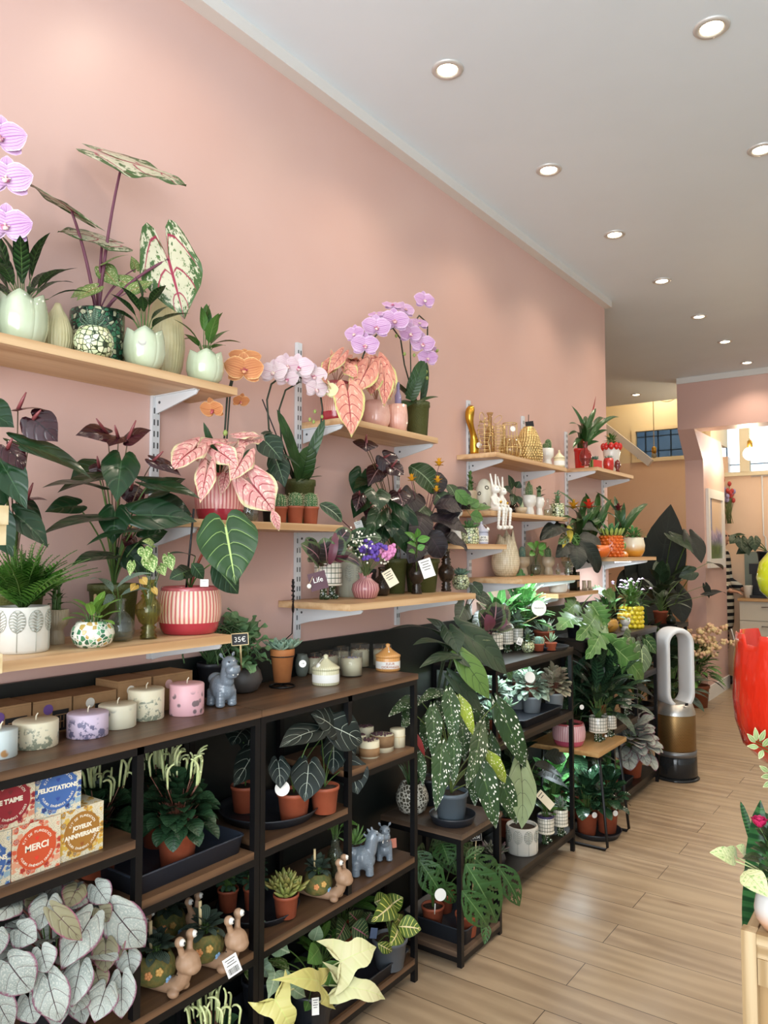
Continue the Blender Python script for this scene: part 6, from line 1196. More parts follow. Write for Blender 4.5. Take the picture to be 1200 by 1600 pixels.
stake(t,(.02,-.02,h*.8),V((-1.500, 1.428, 1.173))-o,.0025,STICK); so=MB().add(MB().box(-.021,.021,-.0145,.0145,-.002,.002),frame(V((-1.495, 1.421, 1.190))-o,(.72,.69,.06),(0,0,1))).build('slate_sign',mat('slate','#141416',.6),t,False)
MS=frame(V((-1.495, 1.421, 1.190))-o,(.72,.69,.06),(0,0,1)); b=MB()
for a in ((-.0225,.0225,-.016,-.0142),(-.0225,.0225,.0142,.016),(-.0225,-.0207,-.016,.016),(.0207,.0225,-.016,.016)): b.add(MB().box(*a,-.0025,.0028),MS)
b.build('sign_frame',STICK,so,False); MB().add(text_mb('35€',.019,.0002),MS@Matrix.Translation((0,-.001,.0024))).build('lettering',PAPER,so,False)
t,r,h=mk('potted_rhipsalis','curly dark green hanging cactus in the dark pot between hippo and philodendron','potted plant',((-1.699, 1.503, 1.008), 0.0403, 0.0949))
nurs(t,r,h,DKGREY); o=V(t.location); b=MB(); rn=random.Random(8)
for i in range(46):
    a=rn.uniform(0,2*pi); p=V((0,0,h*.9)); d=V((cos(a)*.3,sin(a)*.3,1.1)); pts=[p.copy()]
    for k in range(9): d=(d+V((rn.uniform(-.55,.55),rn.uniform(-.55,.55),.0 if k<5 else -.5))).normalized(); p=p+d*.022; pts.append(p.copy())
    b.tube(pts,.0022,4)
b.build('curly_stems',mat('curly_dark_green','#2f4a2c',.5,c2='#466538',ns=30),t,clamp=WALLX+.004-o.x)
t=thing('ring_stand','black wire ring stand holding the terracotta pot, metal dandelion rising behind','plant stand',(-1.635, 1.731, 1.008)); o=V(t.location); k=.038
b=MB(); b.tube([(k*cos(a),k*sin(a),.003) for a in [2*pi*i/36 for i in range(36)]],.0026,6,closed=True); b.tube([(k*.9,-.01,.003),(0,0,.006),(-k*.9,.01,.003)],.0022,6); b.tube([(0,0,.004),(-.02,.004,.012),(-k*1.2,.01,.04),(-k*1.25,.02,.11)],.0022,6)
b.build('wire_frame',BLACKMETAL,t); rr=.0355
b=MB(); b.tube([(rr*cos(a),rr*sin(a),.094) for a in [2*pi*i/36 for i in range(36)]],.0022,6,closed=True); b.tube([(-k*1.25,.02,.11),(-rr,.0,.094)],.002,5); b.build('pot_ring',BLACKMETAL,t)
b=MB(); pts=[V((-k*1.25,.02,.11)),V((-1.600, 1.735, 1.171))-o,V((-1.600, 1.742, 1.287))-o,V((-1.600, 1.739, 1.297))-o]; b.tube(pts,.0018,5)
c=pts[-1]
for i in range(14): a=2*pi*i/14; d=V((cos(a)*.5,-.4*cos(a),sin(a))); b.tube([c,c+d*.026,c+d*.036+V((0,0,.004))],[.0012,.0012,.003],5); b.fat(c+V((0,0,-.03)),(d.x,d.y,-1.2),(0,1,0),.035,.008,.002)
b.build('metal_flower',BLACKMETAL,t)
pz=V(t.location)+V((0,0,.016))
t=thing('potted_echeveria','blue green echeverias in a pale terracotta pot held by the ring stand','potted plant',tuple(pz)); r=.0365; h=.1
lath(t,'pot',TERRAL,[(.7,0),(.93,.74),(1,.75),(1.03,.98),(.98,1)],r,h,40,wall=.08)
EC=mat('echeveria_leaf','#7d9a86',.5,c2='#93ab93',ns=25)
for c_,R_,s_ in (((-.018,-.014),.047,1),((.016,.014),.047,2),((.014,-.022),.036,3),((-.016,.022),.038,4)): rosette(t,EC,R_,h*.93,((5,75,.6),(7,50,.85),(8,22,1.)),.5,.16,c=c_,seed=s_,name='rosette')
t,r,h=mk('small_pot','small grey green pot with a round white price tag behind the terracotta pot','pot',((-1.721, 1.916, 1.008), 0.0233, 0.0724)); lath(t,'pot_body',mat('grey_green_glaze','#6f766c',.4),P_BALL,r,h); disctag(t,V((-1.500, 1.673, 1.096))-V(t.location),.0105,(.75,-.65,.05),'price_tag','17€')
JARG=mat('candle_glass','#fdfefd',.03,trans=.98,ior=1.2)
def jar(label,spec,top='#7a2f35'):
    t,r,h=mk('glass_candle',label,'candle',spec,'glass candles on the rack')
    MB().lathe([(0,0),(r,0),(r,h),(r*.95,h),(r*.94,.04*h),(0,.04*h)],36,cap=False).build('glass',JARG,t)
    MB().lathe([(0,.05*h),(r*.93,.05*h),(r*.93,.76*h),(0,.77*h)],36,cap=False).build('wax',mat('ivory_wax','#ded4b4',.5),t)
    b=MB(); rn=random.Random(int(loc_seed(spec)))
    for i in range(22): a=rn.uniform(0,6.28); q=rn.uniform(0,.8)*r; b.ball((q*cos(a),q*sin(a),.775*h),.003,.003,.0016,6,4)
    b.build('dried_petals',mat('petal_'+top[1:],top,.8),t); b=MB(); b.tube([(0,0,.76*h),(.002,0,.95*h)],.0014,5); b.add(MB().box(-.0015,.0015,-.02,.02,h*1.0,h*1.004)); b.build('wick_holder',mat('wood_wick','#8f7350',.8),t,False); return t
def loc_seed(s): return abs(s[0][1]*1000)
jar('glass candle with red petals at the far left of the candle group',((-1.718, 1.975, 1.008), 0.0248, 0.0706),'#7a2430')
jar('glass candle with dark red petals behind the cream lidded jar',((-1.704, 2.035, 1.008), 0.0340, 0.0718),'#6a1f2c')
jar('ivory glass candle with lilac petals, nearest of the candle group',((-1.591, 2.016, 1.008), 0.0372, 0.0780),'#8a86a6')
jar('glass candle behind the lilac petal candle, with brown bark on top',((-1.690, 2.189, 1.008), 0.0355, 0.0819),'#6f5a44')
jar('glass candle at the back right with a wooden wick beside the orange jar',((-1.643, 2.261, 1.008), 0.0348, 0.0759),'#c08a4a')
jar('glass candle at the back left against the dark panel',((-1.713, 2.109, 1.008), 0.0292, 0.0791),'#8f8a76')
t,r,h=mk('candle_jar','cream lidded candle jar with white tassel, nearest on the rack top','jar',((-1.557, 1.844, 1.008), 0.0419, 0.0929)); candlejar(t,r,h,ribbed('ivory_candle_glaze','#c4c09a','#dcd8b8',40,.4),True,(-.004,-.03,0))
t,r,h=mk('candle_jar','orange lidded candle jar with white tassel at the right end of the rack top','jar',((-1.565, 2.188, 1.008), 0.0424, 0.0930)); candlejar(t,r,h,ribbed('apricot_candle_glaze','#cf8a4a','#dba866',40,.4),True,(.014,-.014,0)); MB().add(text_mb('FLEUR\nD\'ORANGER',.011,.0002),frame((r*.74,-r*.7,.23*h),(.69,.72,0),(0,0,1))).build('lettering',mat('orange_ink','#b5602a',.6),t,False)
# ================================================================ gift boxes on the walnut board
def giftmat(name,cols):
    t=NT(name); uv=t.coord('UV'); v=t.n('TexVoronoi',Vector=uv,Scale=8.,Randomness=.9); r_=t.n('SeparateColor',Color=v.outputs[1]).outputs
    n=t.noise(uv,34,3); ring=t.math('PINGPONG',t.math('MULTIPLY',v.outputs[0],9.),.5)
    col=t.mix(t.math('MULTIPLY',t.math('GREATER_THAN',t.noise(uv,60,2),.62),.8),'#d9ceb2',cols[3])
    d=t.math('ADD',v.outputs[0],t.math('MULTIPLY',t.math('SUBTRACT',n,.5),.7))
    for i,c in enumerate(cols[:3]):
        f=t.math('MULTIPLY',t.ramp(d,.6-.1*i,.54-.1*i),t.math('GREATER_THAN',r_[0],.1+.3*i)); col=t.mix(f,col,c)
    f=t.math('MULTIPLY',t.ramp(ring,.16,.1),t.math('MULTIPLY',t.math('GREATER_THAN',r_[1],.5),t.ramp(d,.34,.32))); col=t.mix(f,col,'#e3dac2')
    t.col(col).set(Roughness=.6); return t.m
PAL={'red':(giftmat('red_floral_print',['#c9866a','#a8383a','#7f1f2c','#3a2a2a']),'#8f1f2a','ROUGES'),'blue':(giftmat('blue_floral_print',['#8fa9b5','#3f62a0','#2c3a6c','#20242c']),'#3f63a0','BLEUES'),'orange':(giftmat('orange_floral_print',['#d99a7a','#d0583a','#a8382a','#3a2a2a']),'#c9502a','ORANGES'),'yellow':(giftmat('yellow_floral_print',['#d0ab4a','#c98f2c','#8a6a3a','#3a3428']),'#a06f2c','JAUNES')}
CREAMINK=mat('cream_ink','#efe6d0',.6)
def gift(label,pal,txt,y,x1,z,s=.1,rz=0):
    m,cc,fl=PAL[pal]; t=thing('gift_box',label,'box',(x1-s/2,y,z),'seed kit gift boxes',RD(rz)); q=s/2
    MB().box(-q,q,-q,q,0,s).build('carton',m,t,False,bevel=.0012)
    MF=frame((q+.0004,0,q),(0,1,0),(0,0,1)); o=MB().add(MB().lathe([(0,0),(s*.405,0),(s*.405,.0005),(0,.0006)],48,mod=lambda a,r,z:(r*(1+.012*sin(a*26)),z),cap=False),MF).build('round_seal',mat(pal+'_seal',cc,.6),t,False)
    b=MB(); L=txt.split('\n'); sz=.0175 if len(txt)<9 else (.0122 if len(L)==1 else .0118)
    for i,l in enumerate(L): b.add(text_mb(l,sz,.0002,bold=.0006),MF@Matrix.Translation((0,.002+(len(L)-1)*.008-i*.016,.0008)))
    arc_text(b,'KIT DE PLANTATION',.0072,s*.315,150,30,MF@Matrix.Translation((0,0,.0008)))
    arc_text(b,'FLEURS ÉPHÉMÈRES '+fl,.0062,s*.335,202,338,MF@Matrix.Translation((0,0,.0008)),False)
    b.build('lettering',CREAMINK,o,False); b=MB()
    for yy in (.019,-.019) if len(L)==1 else (-.024,):
        for a in (60,80,100,120): 
            for w_ in (0,): b.add(MB().fat((0,yy-.005,0),(cos(RD(a)),sin(RD(a)),0),(0,0,1),.009,.0022,.0004,n=4),MF@Matrix.Translation((0,0,.0008)))
    b.build('flower_emblem',mat(pal+'_emblem',tuple(min(1,x*1.3+.12) for x in lin(cc)[:3]),.6),o,False); return t
GX=-1.452
gift('blue floral gift box on the lower row, cut by the left edge','blue','FELICITATIONS',0.792-.05,GX,.79)
gift('orange floral gift box reading MERCI on the lower row','orange','MERCI',0.792+.052,GX,.79)
gift('yellow floral gift box reading JOYEUX ANNIVERSAIRE on the lower row','yellow','JOYEUX\nANNIVERSAIRE',0.792+.154,GX-.006,.79)
gift("red floral gift box reading JE T'AIME on the upper row",'red',"JE T'AIME",0.842-.052,GX-.004,.8905)
gift('blue floral gift box reading FELICITATIONS on the upper row','blue','FELICITATIONS',0.842+.0515,GX-.006,.8905,rz=-4)
# ================================================================ peperomias with white spikes
PEPC=leafmat('rippled_dark_green_leaf','#2c4a30','#36583a',vein='#1c3020',nv=6,k=1.5,vw=.14,midc='#1f3522',rough=.35,coat=.2)
SPIKE=mat('pale_flower_spike','#cfd6a0',.5,c2='#b9c685',ns=40); RUST=mat('rust_stem','#6d4030',.5)
def spikes(T,n,zb,H,R,seed):
    rn=random.Random(seed); b=MB(); s=MB()
    for i in range(n):
        a=rn.uniform(0,6.28); q=rn.uniform(.1,1)*R; p=V((q*cos(a),q*sin(a),zb+H*rn.uniform(.3,.55))); s.tube([(q*.3*cos(a),q*.3*sin(a),zb-.01),p],.0013,5)
        d=V((cos(a)*.12,sin(a)*.12,1)).normalized(); L=H*rn.uniform(.35,.6); hook=rn.uniform(.6,3.); pts=[p]; hd=V((rn.uniform(-1,1),rn.uniform(-1,1),0)).normalized()
        for k in range(9):
            f=max(0,(k-4)/5); ang=f*hook; dd=d*cos(ang)+hd*sin(ang); pts.append(pts[-1]+dd*L/9)
        b.tube(pts,[.002+.0012*sin(k/9*pi) for k in range(10)],6)
    cl=WALLX+.004-T.location.x
    b.build('flower_spikes',SPIKE,T,clamp=cl); s.build('spike_stems',RUST,T,clamp=cl)
tray('plant_tray','dark blue grey oblong tray under the white spiked peperomia',(-1.585,1.25,.652),.25,.34)
def pep(label,loc,r,h,H,seed,n=95,sp=26,R=.13):
    t=thing('potted_peperomia',label,'potted plant',loc,'ripple leaved peperomias with pale spikes'); nurs(t,r,h)
    bush(t,PEPC,n,R,H,.052,.044,'round',zb=h*.85,el=(70,-50),seed=seed,fold=.3,arch=.1,sm=RUST,sr=.0013,face=.3)
    if sp: spikes(t,sp,h+H*.5,.14,R*.55,seed)
    return t
pep('white spiked peperomia in terracotta at the front of the blue grey tray',(-1.52,1.245,.66),.05,.085,.125,41)
pep('spiked peperomia half hidden behind the rack post, left of the front one',(-1.63,1.10,.66),.048,.08,.12,42,80,22)
pep('spiked peperomia at the back of the tray behind the front one',(-1.665,1.30,.66),.045,.08,.12,43,70,22,.1)
t=pep('pale spiked peperomia standing at the bottom of the nearest rack',(-1.46,1.31,.08),.055,.1,.09,44,90,34,.12)
# ================================================================ rex begonia and snails
REX=leafmat('silver_begonia_leaf','#a9b0a8','#98a29a',edge='#7a4a5c',ea=.9,vein='#6f5a5c',nv=4,k=1.3,vw=.07,mid=.03,midc='#4a343a',mot='#b9bab0',ms=24,mt=(.5,.6),edgen=.2,rough=.5)
REXB=leafmat('pinkish_begonia_leaf','#8a8568','#97906f',edge='#8a4a60',ea=.9,vein='#5f4038',nv=4,vw=.08,mid=.03,midc='#5a3438',edgen=.2,rough=.5)
t=thing('potted_begonia','large silver leaved begonia filling the lower left of the nearest rack','potted plant',(-1.53,.93,.405)); nurs(t,.07,.11,DKGREY)
hand(t,REX,[((-1.430, 1.007, 0.663),(-1.400, 1.063, 0.575),0.0842),((-1.440, 0.863, 0.733),(-1.400, 0.824, 0.702),0.0643),((-1.420, 0.794, 0.711),(-1.390, 0.813, 0.692),0.0552,(.7,-.6,.3)),((-1.400, 0.766, 0.667),(-1.370, 0.794, 0.614),0.0774),((-1.410, 0.936, 0.677),(-1.380, 0.856, 0.624),0.0779),((-1.390, 0.822, 0.670),(-1.370, 0.824, 0.635),0.0528),((-1.380, 0.831, 0.617),(-1.360, 0.846, 0.539),0.0673),((-1.380, 0.897, 0.610),(-1.360, 0.868, 0.555),0.0616),((-1.390, 0.962, 0.537),(-1.370, 0.925, 0.496),0.0638),((-1.400, 1.007, 0.534),(-1.380, 0.994, 0.467),0.0606),((-1.460, 0.803, 0.747),(-1.430, 0.751, 0.739),0.0554),((-1.420, 0.752, 0.719),(-1.400, 0.739, 0.685),0.0466),((-1.460, 0.938, 0.711),(-1.440, 0.909, 0.699),0.0574),((-1.460, 0.983, 0.715),(-1.430, 0.994, 0.683),0.0538),((-1.400, 0.911, 0.541),(-1.380, 0.885, 0.527),0.0475),((-1.400, 0.805, 0.587),(-1.380, 0.807, 0.547),0.0547),((-1.400, 0.744, 0.615),(-1.380, 0.764, 0.562),0.0531),((-1.430, 1.043, 0.561),(-1.410, 1.038, 0.523),0.0545)],'shield',n=(.76,-.6,.35),base=(0,0,.1),sm=mat('begonia_stem','#7a4a44',.5),sr=.0026,ruf=.035,fold=.1,arch=.1,name='silver_leaves',sname='stems')
hand(t,REXB,[((-1.400, 0.853, 0.727),(-1.370, 0.894, 0.665),0.0446),((-1.420, 0.981, 0.609),(-1.400, 0.968, 0.563),0.0552),((-1.450, 0.932, 0.731),(-1.420, 0.892, 0.713),0.0516),((-1.440, 0.978, 0.676),(-1.420, 0.988, 0.652),0.0453),((-1.430, 1.003, 0.617),(-1.410, 1.005, 0.570),0.0482),((-1.480, 0.866, 0.732),(-1.460, 0.829, 0.726),0.0505),((-1.420, 0.960, 0.561),(-1.400, 0.962, 0.528),0.0469)],'shield',n=(.7,-.5,.5),base=(0,0,.1),sr=0,ruf=.04,name='pinkish_leaves')
bush(t,REX,26,.16,.17,.1,.085,'shield',zb=.1,el=(60,-40),seed=50,sr=.002,face=.3,ruf=.03,name='inner_leaves',sname='inner_stems')
SNAIL=mat('tan_snail_clay','#a58468',.55,c2='#94745a',ns=14); MOSS=mat('mossy_shell','#4f5a2c',.8,c2='#7a6a35',ns=60,bump=(120,.8))
DKSUC=leafmat('watermelon_peperomia_leaf','#39483c','#2b382f',stripe='#6c7f70',sw=(.6,.8),nv=0.01,k=3.2,mid=.04,midc='#2a3a2c')
def snail(label,loc,k,rz,bell=True,stick=True,tagm=None,seed=0):
    t=thing('snail_planter',label,'snail planter',loc,'clay snail planters',RD(rz)); b=MB()
    pts=[(-.5,0,.05),(-.3,0,.075),(-.05,0,.09),(.15,0,.1),(.3,0,.13),(.4,0,.22),(.44,0,.32),(.46,0,.42)]; R=[.04,.1,.13,.14,.135,.12,.115,.12]
    for (p,q),(r0,r1) in zip(zip(pts,pts[1:]),zip(R,R[1:])):
        for i in range(5): f=i/5; c=V(p).lerp(V(q),f); b.ball(c*k,(r0+(r1-r0)*f)*k,(r0+(r1-r0)*f)*k*1.05,(r0+(r1-r0)*f)*k*.8,10,7)
    b.ball((.49*k,0,.49*k),.185*k,.19*k,.16*k); b.ball((.58*k,0,.43*k),.12*k,.15*k,.1*k); b.ball((.33*k,.13*k,.07*k),.1*k,.08*k,.07*k); b.ball((.33*k,-.13*k,.07*k),.1*k,.08*k,.07*k)
    for s in (-1,1):
        for i in range(6): f=i/5; b.ball(((.46-.03*f)*k,s*(.08+.05*f)*k,(.58+.2*f)*k),(.055-.008*f)*k)
        b.ball((.44*k,s*.135*k,.82*k),.08*k)
    b.build('body',SNAIL,t,remesh=.016*k)
    sh=lath(t,'shell_pot',MOSS,[(.7,0),(.95,.12),(1.08,.4),(1,.7),(.82,.95),(.76,1)],.29*k,.42*k,36,z0=.1*k); sh.location.x=-.1*k
    for o in list(t.children):
        if o.name.startswith('soil'): o.location.x=-.1*k
    for s in (-1,1):
        ew=MB().ball((.49*k,s*.145*k,.83*k),.054*k); e=ew.build('eye',WCUP,t); MB().ball((.533*k,s*.15*k,.832*k),.021*k).build('pupil',INK,e)
    MB().tube([(.42*k+.095*k*cos(a),.1*k*sin(a),.33*k+.03*k*cos(a)) for a in [2*pi*i/20 for i in range(20)]],.012*k,5,closed=True).build('neck_cord',INK,t)
    for i,(yy,zz,c_) in enumerate(((-.2,.32,'#d9935a'),(-.08,.36,'#d0a35a'),(-.26,.2,'#7d9fc0'))):
        f=MB(); c=V((-.1*k+.3*k*cos(RD(-70+30*i)),.3*k*sin(RD(-70+30*i)),zz*k)); d=V((cos(RD(-70+30*i)),sin(RD(-70+30*i)),.1)); x_=V((0,0,1)).cross(d).normalized(); y_=d.cross(x_)
        for j in range(5): e=x_*cos(2*pi*j/5)+y_*sin(2*pi*j/5); f.ball(c+e*.035*k,.03*k,.03*k,.03*k,8,5)
        f.ball(c+d*.012*k,.02*k); f.build('clay_flower',mat('clay_flower_'+c_[1:],c_,.6),t)
    bush(t,DKSUC,32,.26*k,.2*k,.24*k,.17*k,'round',zb=.5*k,c=(-.1*k,0),el=(60,-20),seed=seed,sr=.0012)
    if stick: stake(t,(-.14*k,-.05*k,.45*k),(-.14*k,-.07*k,1.0*k),.026*k,STICK,'wooden_label')
    return t
s1=snail('brown clay snail planter in front, beside the silver begonia',(-1.496, 1.181, 0.405),.155,14,seed=1)
s2=snail('brown clay snail planter with a hanging barcode tag near the rack post',(-1.482, 1.317, 0.405),.155,14,seed=2)
barcode(s2,(.085,-.03,.03),.036,.046,(.75,-.62,.1),.35)
snail('brown clay snail planter at the back, only eyes and leaves showing',tuple(s2.location+V((-.172,.03,0))),.14,12,seed=3)
snail('brown clay snail planter behind the front snail, partly hidden by begonia',tuple(s1.location+V((-.172,.02,0))),.135,30,False,True,seed=4)
# ================================================================ second rack
BLV=leafmat('black_velvet_alocasia_leaf','#1a2623','#202e2a',vein='#aab5a6',nv=4,k=1.5,vw=.055,mid=.022,midc='#b9c2b2',rough=.5)
sa=saucer('plant_saucer','large round anthracite saucer under the black velvet alocasias',(-1.588,1.63,.662),.147)
t=thing('potted_alocasia','black velvet alocasia with white veins in the front terracotta pot on the large saucer','potted plant',(-1.493, 1.631, 0.669)); nurs(t,.048,.078)
hand(t,BLV,[((-1.460, 1.655, 0.816),(-1.430, 1.606, 0.734),0.0999),((-1.450, 1.679, 0.910),(-1.420, 1.495, 0.905),0.0843,(.5,-.55,.7)),((-1.470, 1.543, 0.847),(-1.440, 1.520, 0.789),0.0621,(.8,-.5,.2)),((-1.460, 1.765, 0.903),(-1.420, 1.853, 0.847),0.1220,(.55,-.6,.6)),((-1.460, 1.765, 0.903),(-1.460, 1.665, 0.958),0.1039,(.5,-.6,.6))],'shield',base=(0,0,.07),sr=.002,fold=.1,nt=14,ns=5)
disctag(t,V((-1.450, 1.538, 0.783))-V(t.location),.02,(.75,-.6,.1),'round_tag')
t=thing('potted_alocasia','black velvet alocasia in the right terracotta pot on the large saucer','potted plant',(-1.461, 1.727, 0.669)); nurs(t,.043,.075)
hand(t,BLV,[((-1.500, 1.814, 0.834),(-1.460, 1.763, 0.768),0.0840),((-1.480, 1.867, 0.768),(-1.440, 1.857, 0.689),0.1051,(.8,-.5,.3)),((-1.560, 1.821, 0.882),(-1.540, 1.739, 0.943),0.0660,(.3,-.4,.9)),((-1.530, 1.894, 0.823),(-1.500, 1.924, 0.782),0.0723)],'shield',base=(0,0,.07),sr=.002,fold=.1,nt=14,ns=5)
t=thing('potted_alocasia','black velvet alocasia in terracotta seen left of the double rack post','potted plant',(-1.587, 1.532, 0.669)); t.location=(-1.655,1.60,.669); nurs(t,.043,.075)
hand(t,BLV,[((-1.600, 1.572, 0.841),(-1.540, 1.446, 0.795),0.0776),((-1.640, 1.570, 0.904),(-1.600, 1.494, 0.884),0.0868,(.5,-.5,.6)),((-1.660, 1.620, 0.877),(-1.620, 1.569, 0.839),0.0743)],'shield',base=(0,0,.07),sr=.002,fold=.1,nt=14,ns=5)
WOODW=mat('bark_wrap','#8f6f4c',.8,c2='#7d5f40',ns=24); 
def wcandle(label,spec,band):
    t,r,h=mk('petal_candle',label,'candle',spec,'candles with dried petals on the small walnut board'); 
    MB().lathe([(0,0),(r,0),(r,h*.98),(r*.95,h),(0,h)],36,cap=False).build('wax_body',mat('ivory_wax','#ded4b4',.5),t)
    if band: MB().lathe([(r*1.015,h*band[0]),(r*1.02,h*band[0]),(r*1.02,h*band[1]),(r*1.01,h*band[1])],36,cap=False).build('bark_band',WOODW if band[1]>.9 else KRAFT,t)
    b=MB(); rn=random.Random(len(label))
    for i in range(40): a=rn.uniform(0,6.28); q=rn.uniform(.1,.88)*r; b.ball((q*cos(a),q*sin(a),h+.002),.0035,.0035,.0025,6,4)
    b.build('dried_petals',mat('dark_petals','#4f3540',.85,c2='#6a4a4a',ns=90),t); return t
wcandle('petal topped candle with a kraft label at the front of the small board',((-1.493, 1.985, 0.766), 0.0327, 0.0525),(.1,.6)); wcandle('petal topped candle wrapped in bark in the middle of the small board',((-1.506, 2.072, 0.766), 0.0391, 0.0521),(.3,1.)); wcandle('petal topped candle at the back left of the small board',((-1.581, 2.080, 0.766), 0.0280, 0.0659),None); wcandle('petal topped candle at the left end of the small board, half hidden',((-1.544, 2.005, 0.766), 0.0188, 0.0576),None)
t,r,h=mk('heart_candle','cream block candle tied with string at the right end of the small board','candle',((-1.493, 2.143, 0.766), 0.0259, 0.0595)); MB().lathe([(0,0),(r,0),(r,h*.97),(r*.94,h),(0,h)],32,cap=False).build('wax_body',mat('ivory_wax','#ded4b4',.5),t); b=MB(); b.tube([(r*1.02*cos(a),r*1.02*sin(a),h*.6) for a in [2*pi*i/24 for i in range(24)]],.001,4,closed=True); b.tube([(r*.7,-r*.7,h*.6),(r*.9,-r*.9,h*.2)],.0008,4); b.build('string',STICK,t)
saucer('plant_saucer','round anthracite saucer under the sedums on the middle board',(-1.585,1.585,.407),.118,.022)
SED=mat('sedum_leaf','#7d8a45',.45,c2='#8f7f45',ns=22)
t=thing('potted_sedum','olive yellow sedum in the front terracotta pot on the middle board','potted plant',(-1.493, 1.602, 0.413)); nurs(t,.036,.062); 
for c_,R_,q in (((0,0),.05,1),((.018,-.02),.045,2),((-.02,.015),.045,3),((.015,.02),.045,4),((-.018,-.022),.04,5)): rosette(t,SED,R_,.06+.012*(q%2),((5,78,.7),(6,52,.95),(7,20,1.)),.36,.22,c=c_,seed=q)
DGS=mat('dark_trailing_leaf','#34503c',.5,c2='#456248',ns=40)
for lc,lb,sd in (((-1.65,1.532,.413),'left terracotta pot of dark crassula seen beside the double post',1),((-1.60,1.583,.413),'right terracotta pot of dark crassula seen beside the double post',2),((-1.66,1.64,.413),'terracotta pot of dark crassula behind the olive yellow sedum',3)):
    t=thing('potted_crassula',lb,'potted plant',lc); nurs(t,.03,.06); bush(t,DGS,70,.05,.085,.022,.014,'oval',zb=.055,el=(80,-30),seed=sd,sr=.0015,face=.2)
s3=snail('brown clay snail planter alone on the middle board beside the sedum',(-1.495, 1.757, 0.407),.14,16,seed=6)
t,r,h=mk('urn_vase','clear green glass urn vase holding a kalanchoe between snail and grey dinosaur','vase',((-1.554, 1.890, 0.407), 0.0260, 0.1331)); glassv(t,r,h,mat('pale_green_glass','#eff5ea',.03,trans=1.),P_URN,.5); bush(t,leafmat('scalloped_bright_leaf','#4f7a35','#628f42',midc='#86a860'),14,.05,.08,.05,.038,'frill',zb=h*.95,el=(65,0),seed=9,ruf=.1,face=.3); tagcard(t,V((-1.460, 1.833, 0.514))-V(t.location),.012,.055,(.8,-.55,.1),name='price_tag',lines=2)
d1=hippo('speckled grey dinosaur planter with a crest, front one on the middle board',(-1.497, 1.954, 0.407),0.5553-.407,40,dino=True); rosette(d1,mat('spiky_green','#55793f',.5,c2='#6b8f4a',ns=30),.06,.6*0.5553-.6*.407,((6,75,.8),(8,48,1.),(8,22,.9)),.2,.12,c=(-.025,0),seed=3)
d2=hippo('grey hippo planter with a pink tag, behind the dinosaur on the middle board',(-1.512, 2.092, 0.407),0.5310-.407,-50); tagcard(d2,(0,.032,.05),.02,.03,(.8,.3,.1),name='pink_tag',m=mat('salmon_card','#b5705c',.6),lines=0)
tray('plant_tray','anthracite oblong tray along the bottom board of the second rack',(-1.575,1.815,.078),.27,.66,.04,DKGREY)
GHO=leafmat('ivory_philodendron_leaf','#d6d0a2','#cfcf9a',vein='#cfd394',nv=5,vw=.04,mid=.02,midc='#cfd394',rough=.4); GHG=leafmat('pale_green_philodendron_leaf','#7f9a78','#8fa888',midc='#b0c0a0'); GHY=leafmat('yellow_cream_philodendron_leaf','#cfc67c','#c6c070',vein='#c4c670',nv=5,vw=.05,mid=.03,midc='#c9cc78',rough=.35)
t=thing('potted_philodendron','ivory leaved philodendron with pointed lobes leaning out of the second rack','potted plant',(-1.473, 1.692, 0.083)); nurs(t,.06,.105,DKGREY)
hand(t,GHO,[((-1.360, 1.681, 0.298),(-1.310, 1.781, 0.313),0.1422,(.6,-.5,.6),'ghost'),((-1.350, 1.666, 0.241),(-1.270, 1.775, 0.186),0.0982,(.5,-.55,.7),'ghost')],'ghost',base=(0,0,.1),sr=.003,fold=.15,arch=.15,sm=mat('ivory_stem','#cfd2a0',.5),bend=.4)
hand(t,GHY,[((-1.360, 1.592, 0.273),(-1.330, 1.404, 0.384),0.0975,(.6,-.5,.6),'ghost'),((-1.360, 1.422, 0.315),(-1.330, 1.456, 0.232),0.1108,(.75,-.55,.4),'ghost')],'ghost',base=(0,0,.1),sr=.003,fold=.15,arch=.15,sm=mat('ivory_stem','#cfd2a0',.5),name='yellow_leaves',sname='yellow_stems',bend=.4)
hand(t,MIDL,[((-1.420, 1.676, 0.277),(-1.380, 1.711, 0.213),0.0677),((-1.440, 1.680, 0.309),(-1.420, 1.609, 0.305),0.0600),((-1.380, 1.642, 0.219),(-1.370, 1.652, 0.184),0.0312),((-1.400, 1.592, 0.218),(-1.390, 1.566, 0.209),0.0272)],'ovate',base=(0,0,.1),sr=.002,name='green_leaves',sname='green_stems')
hand(t,GHG,[((-1.500, 1.530, 0.372),(-1.460, 1.588, 0.327),0.0867,None,'ghost'),((-1.460, 1.526, 0.303),(-1.420, 1.462, 0.280),0.0667,None,'ghost'),((-1.500, 1.507, 0.332),(-1.460, 1.514, 0.292),0.0680,None,'ghost'),((-1.500, 1.727, 0.294),(-1.480, 1.726, 0.345),0.0444,None,'ovate'),((-1.420, 1.533, 0.280),(-1.400, 1.587, 0.229),0.0577,None,'ghost')],'ghost',base=(0,0,.1),sr=.0022,name='pale_leaves',sname='pale_stems')
tagcard(t,V((-1.360, 1.574, 0.228))-V(t.location),.019,.042,(.74,-.66,.12),name='code_label',lines=4)
VEIN=leafmat('yellow_veined_leaf','#55702a','#607a30',vein='#dcd872',nv=6,k=1.,vw=.24,mid=.07,midc='#e0cfa0',rough=.35)
t=thing('potted_sanchezia','yellow veined leafy plant in the large grey pot at the rack corner','potted plant',(-1.476, 2.074, 0.083)); nurs(t,.058,.092,GREYPOT)
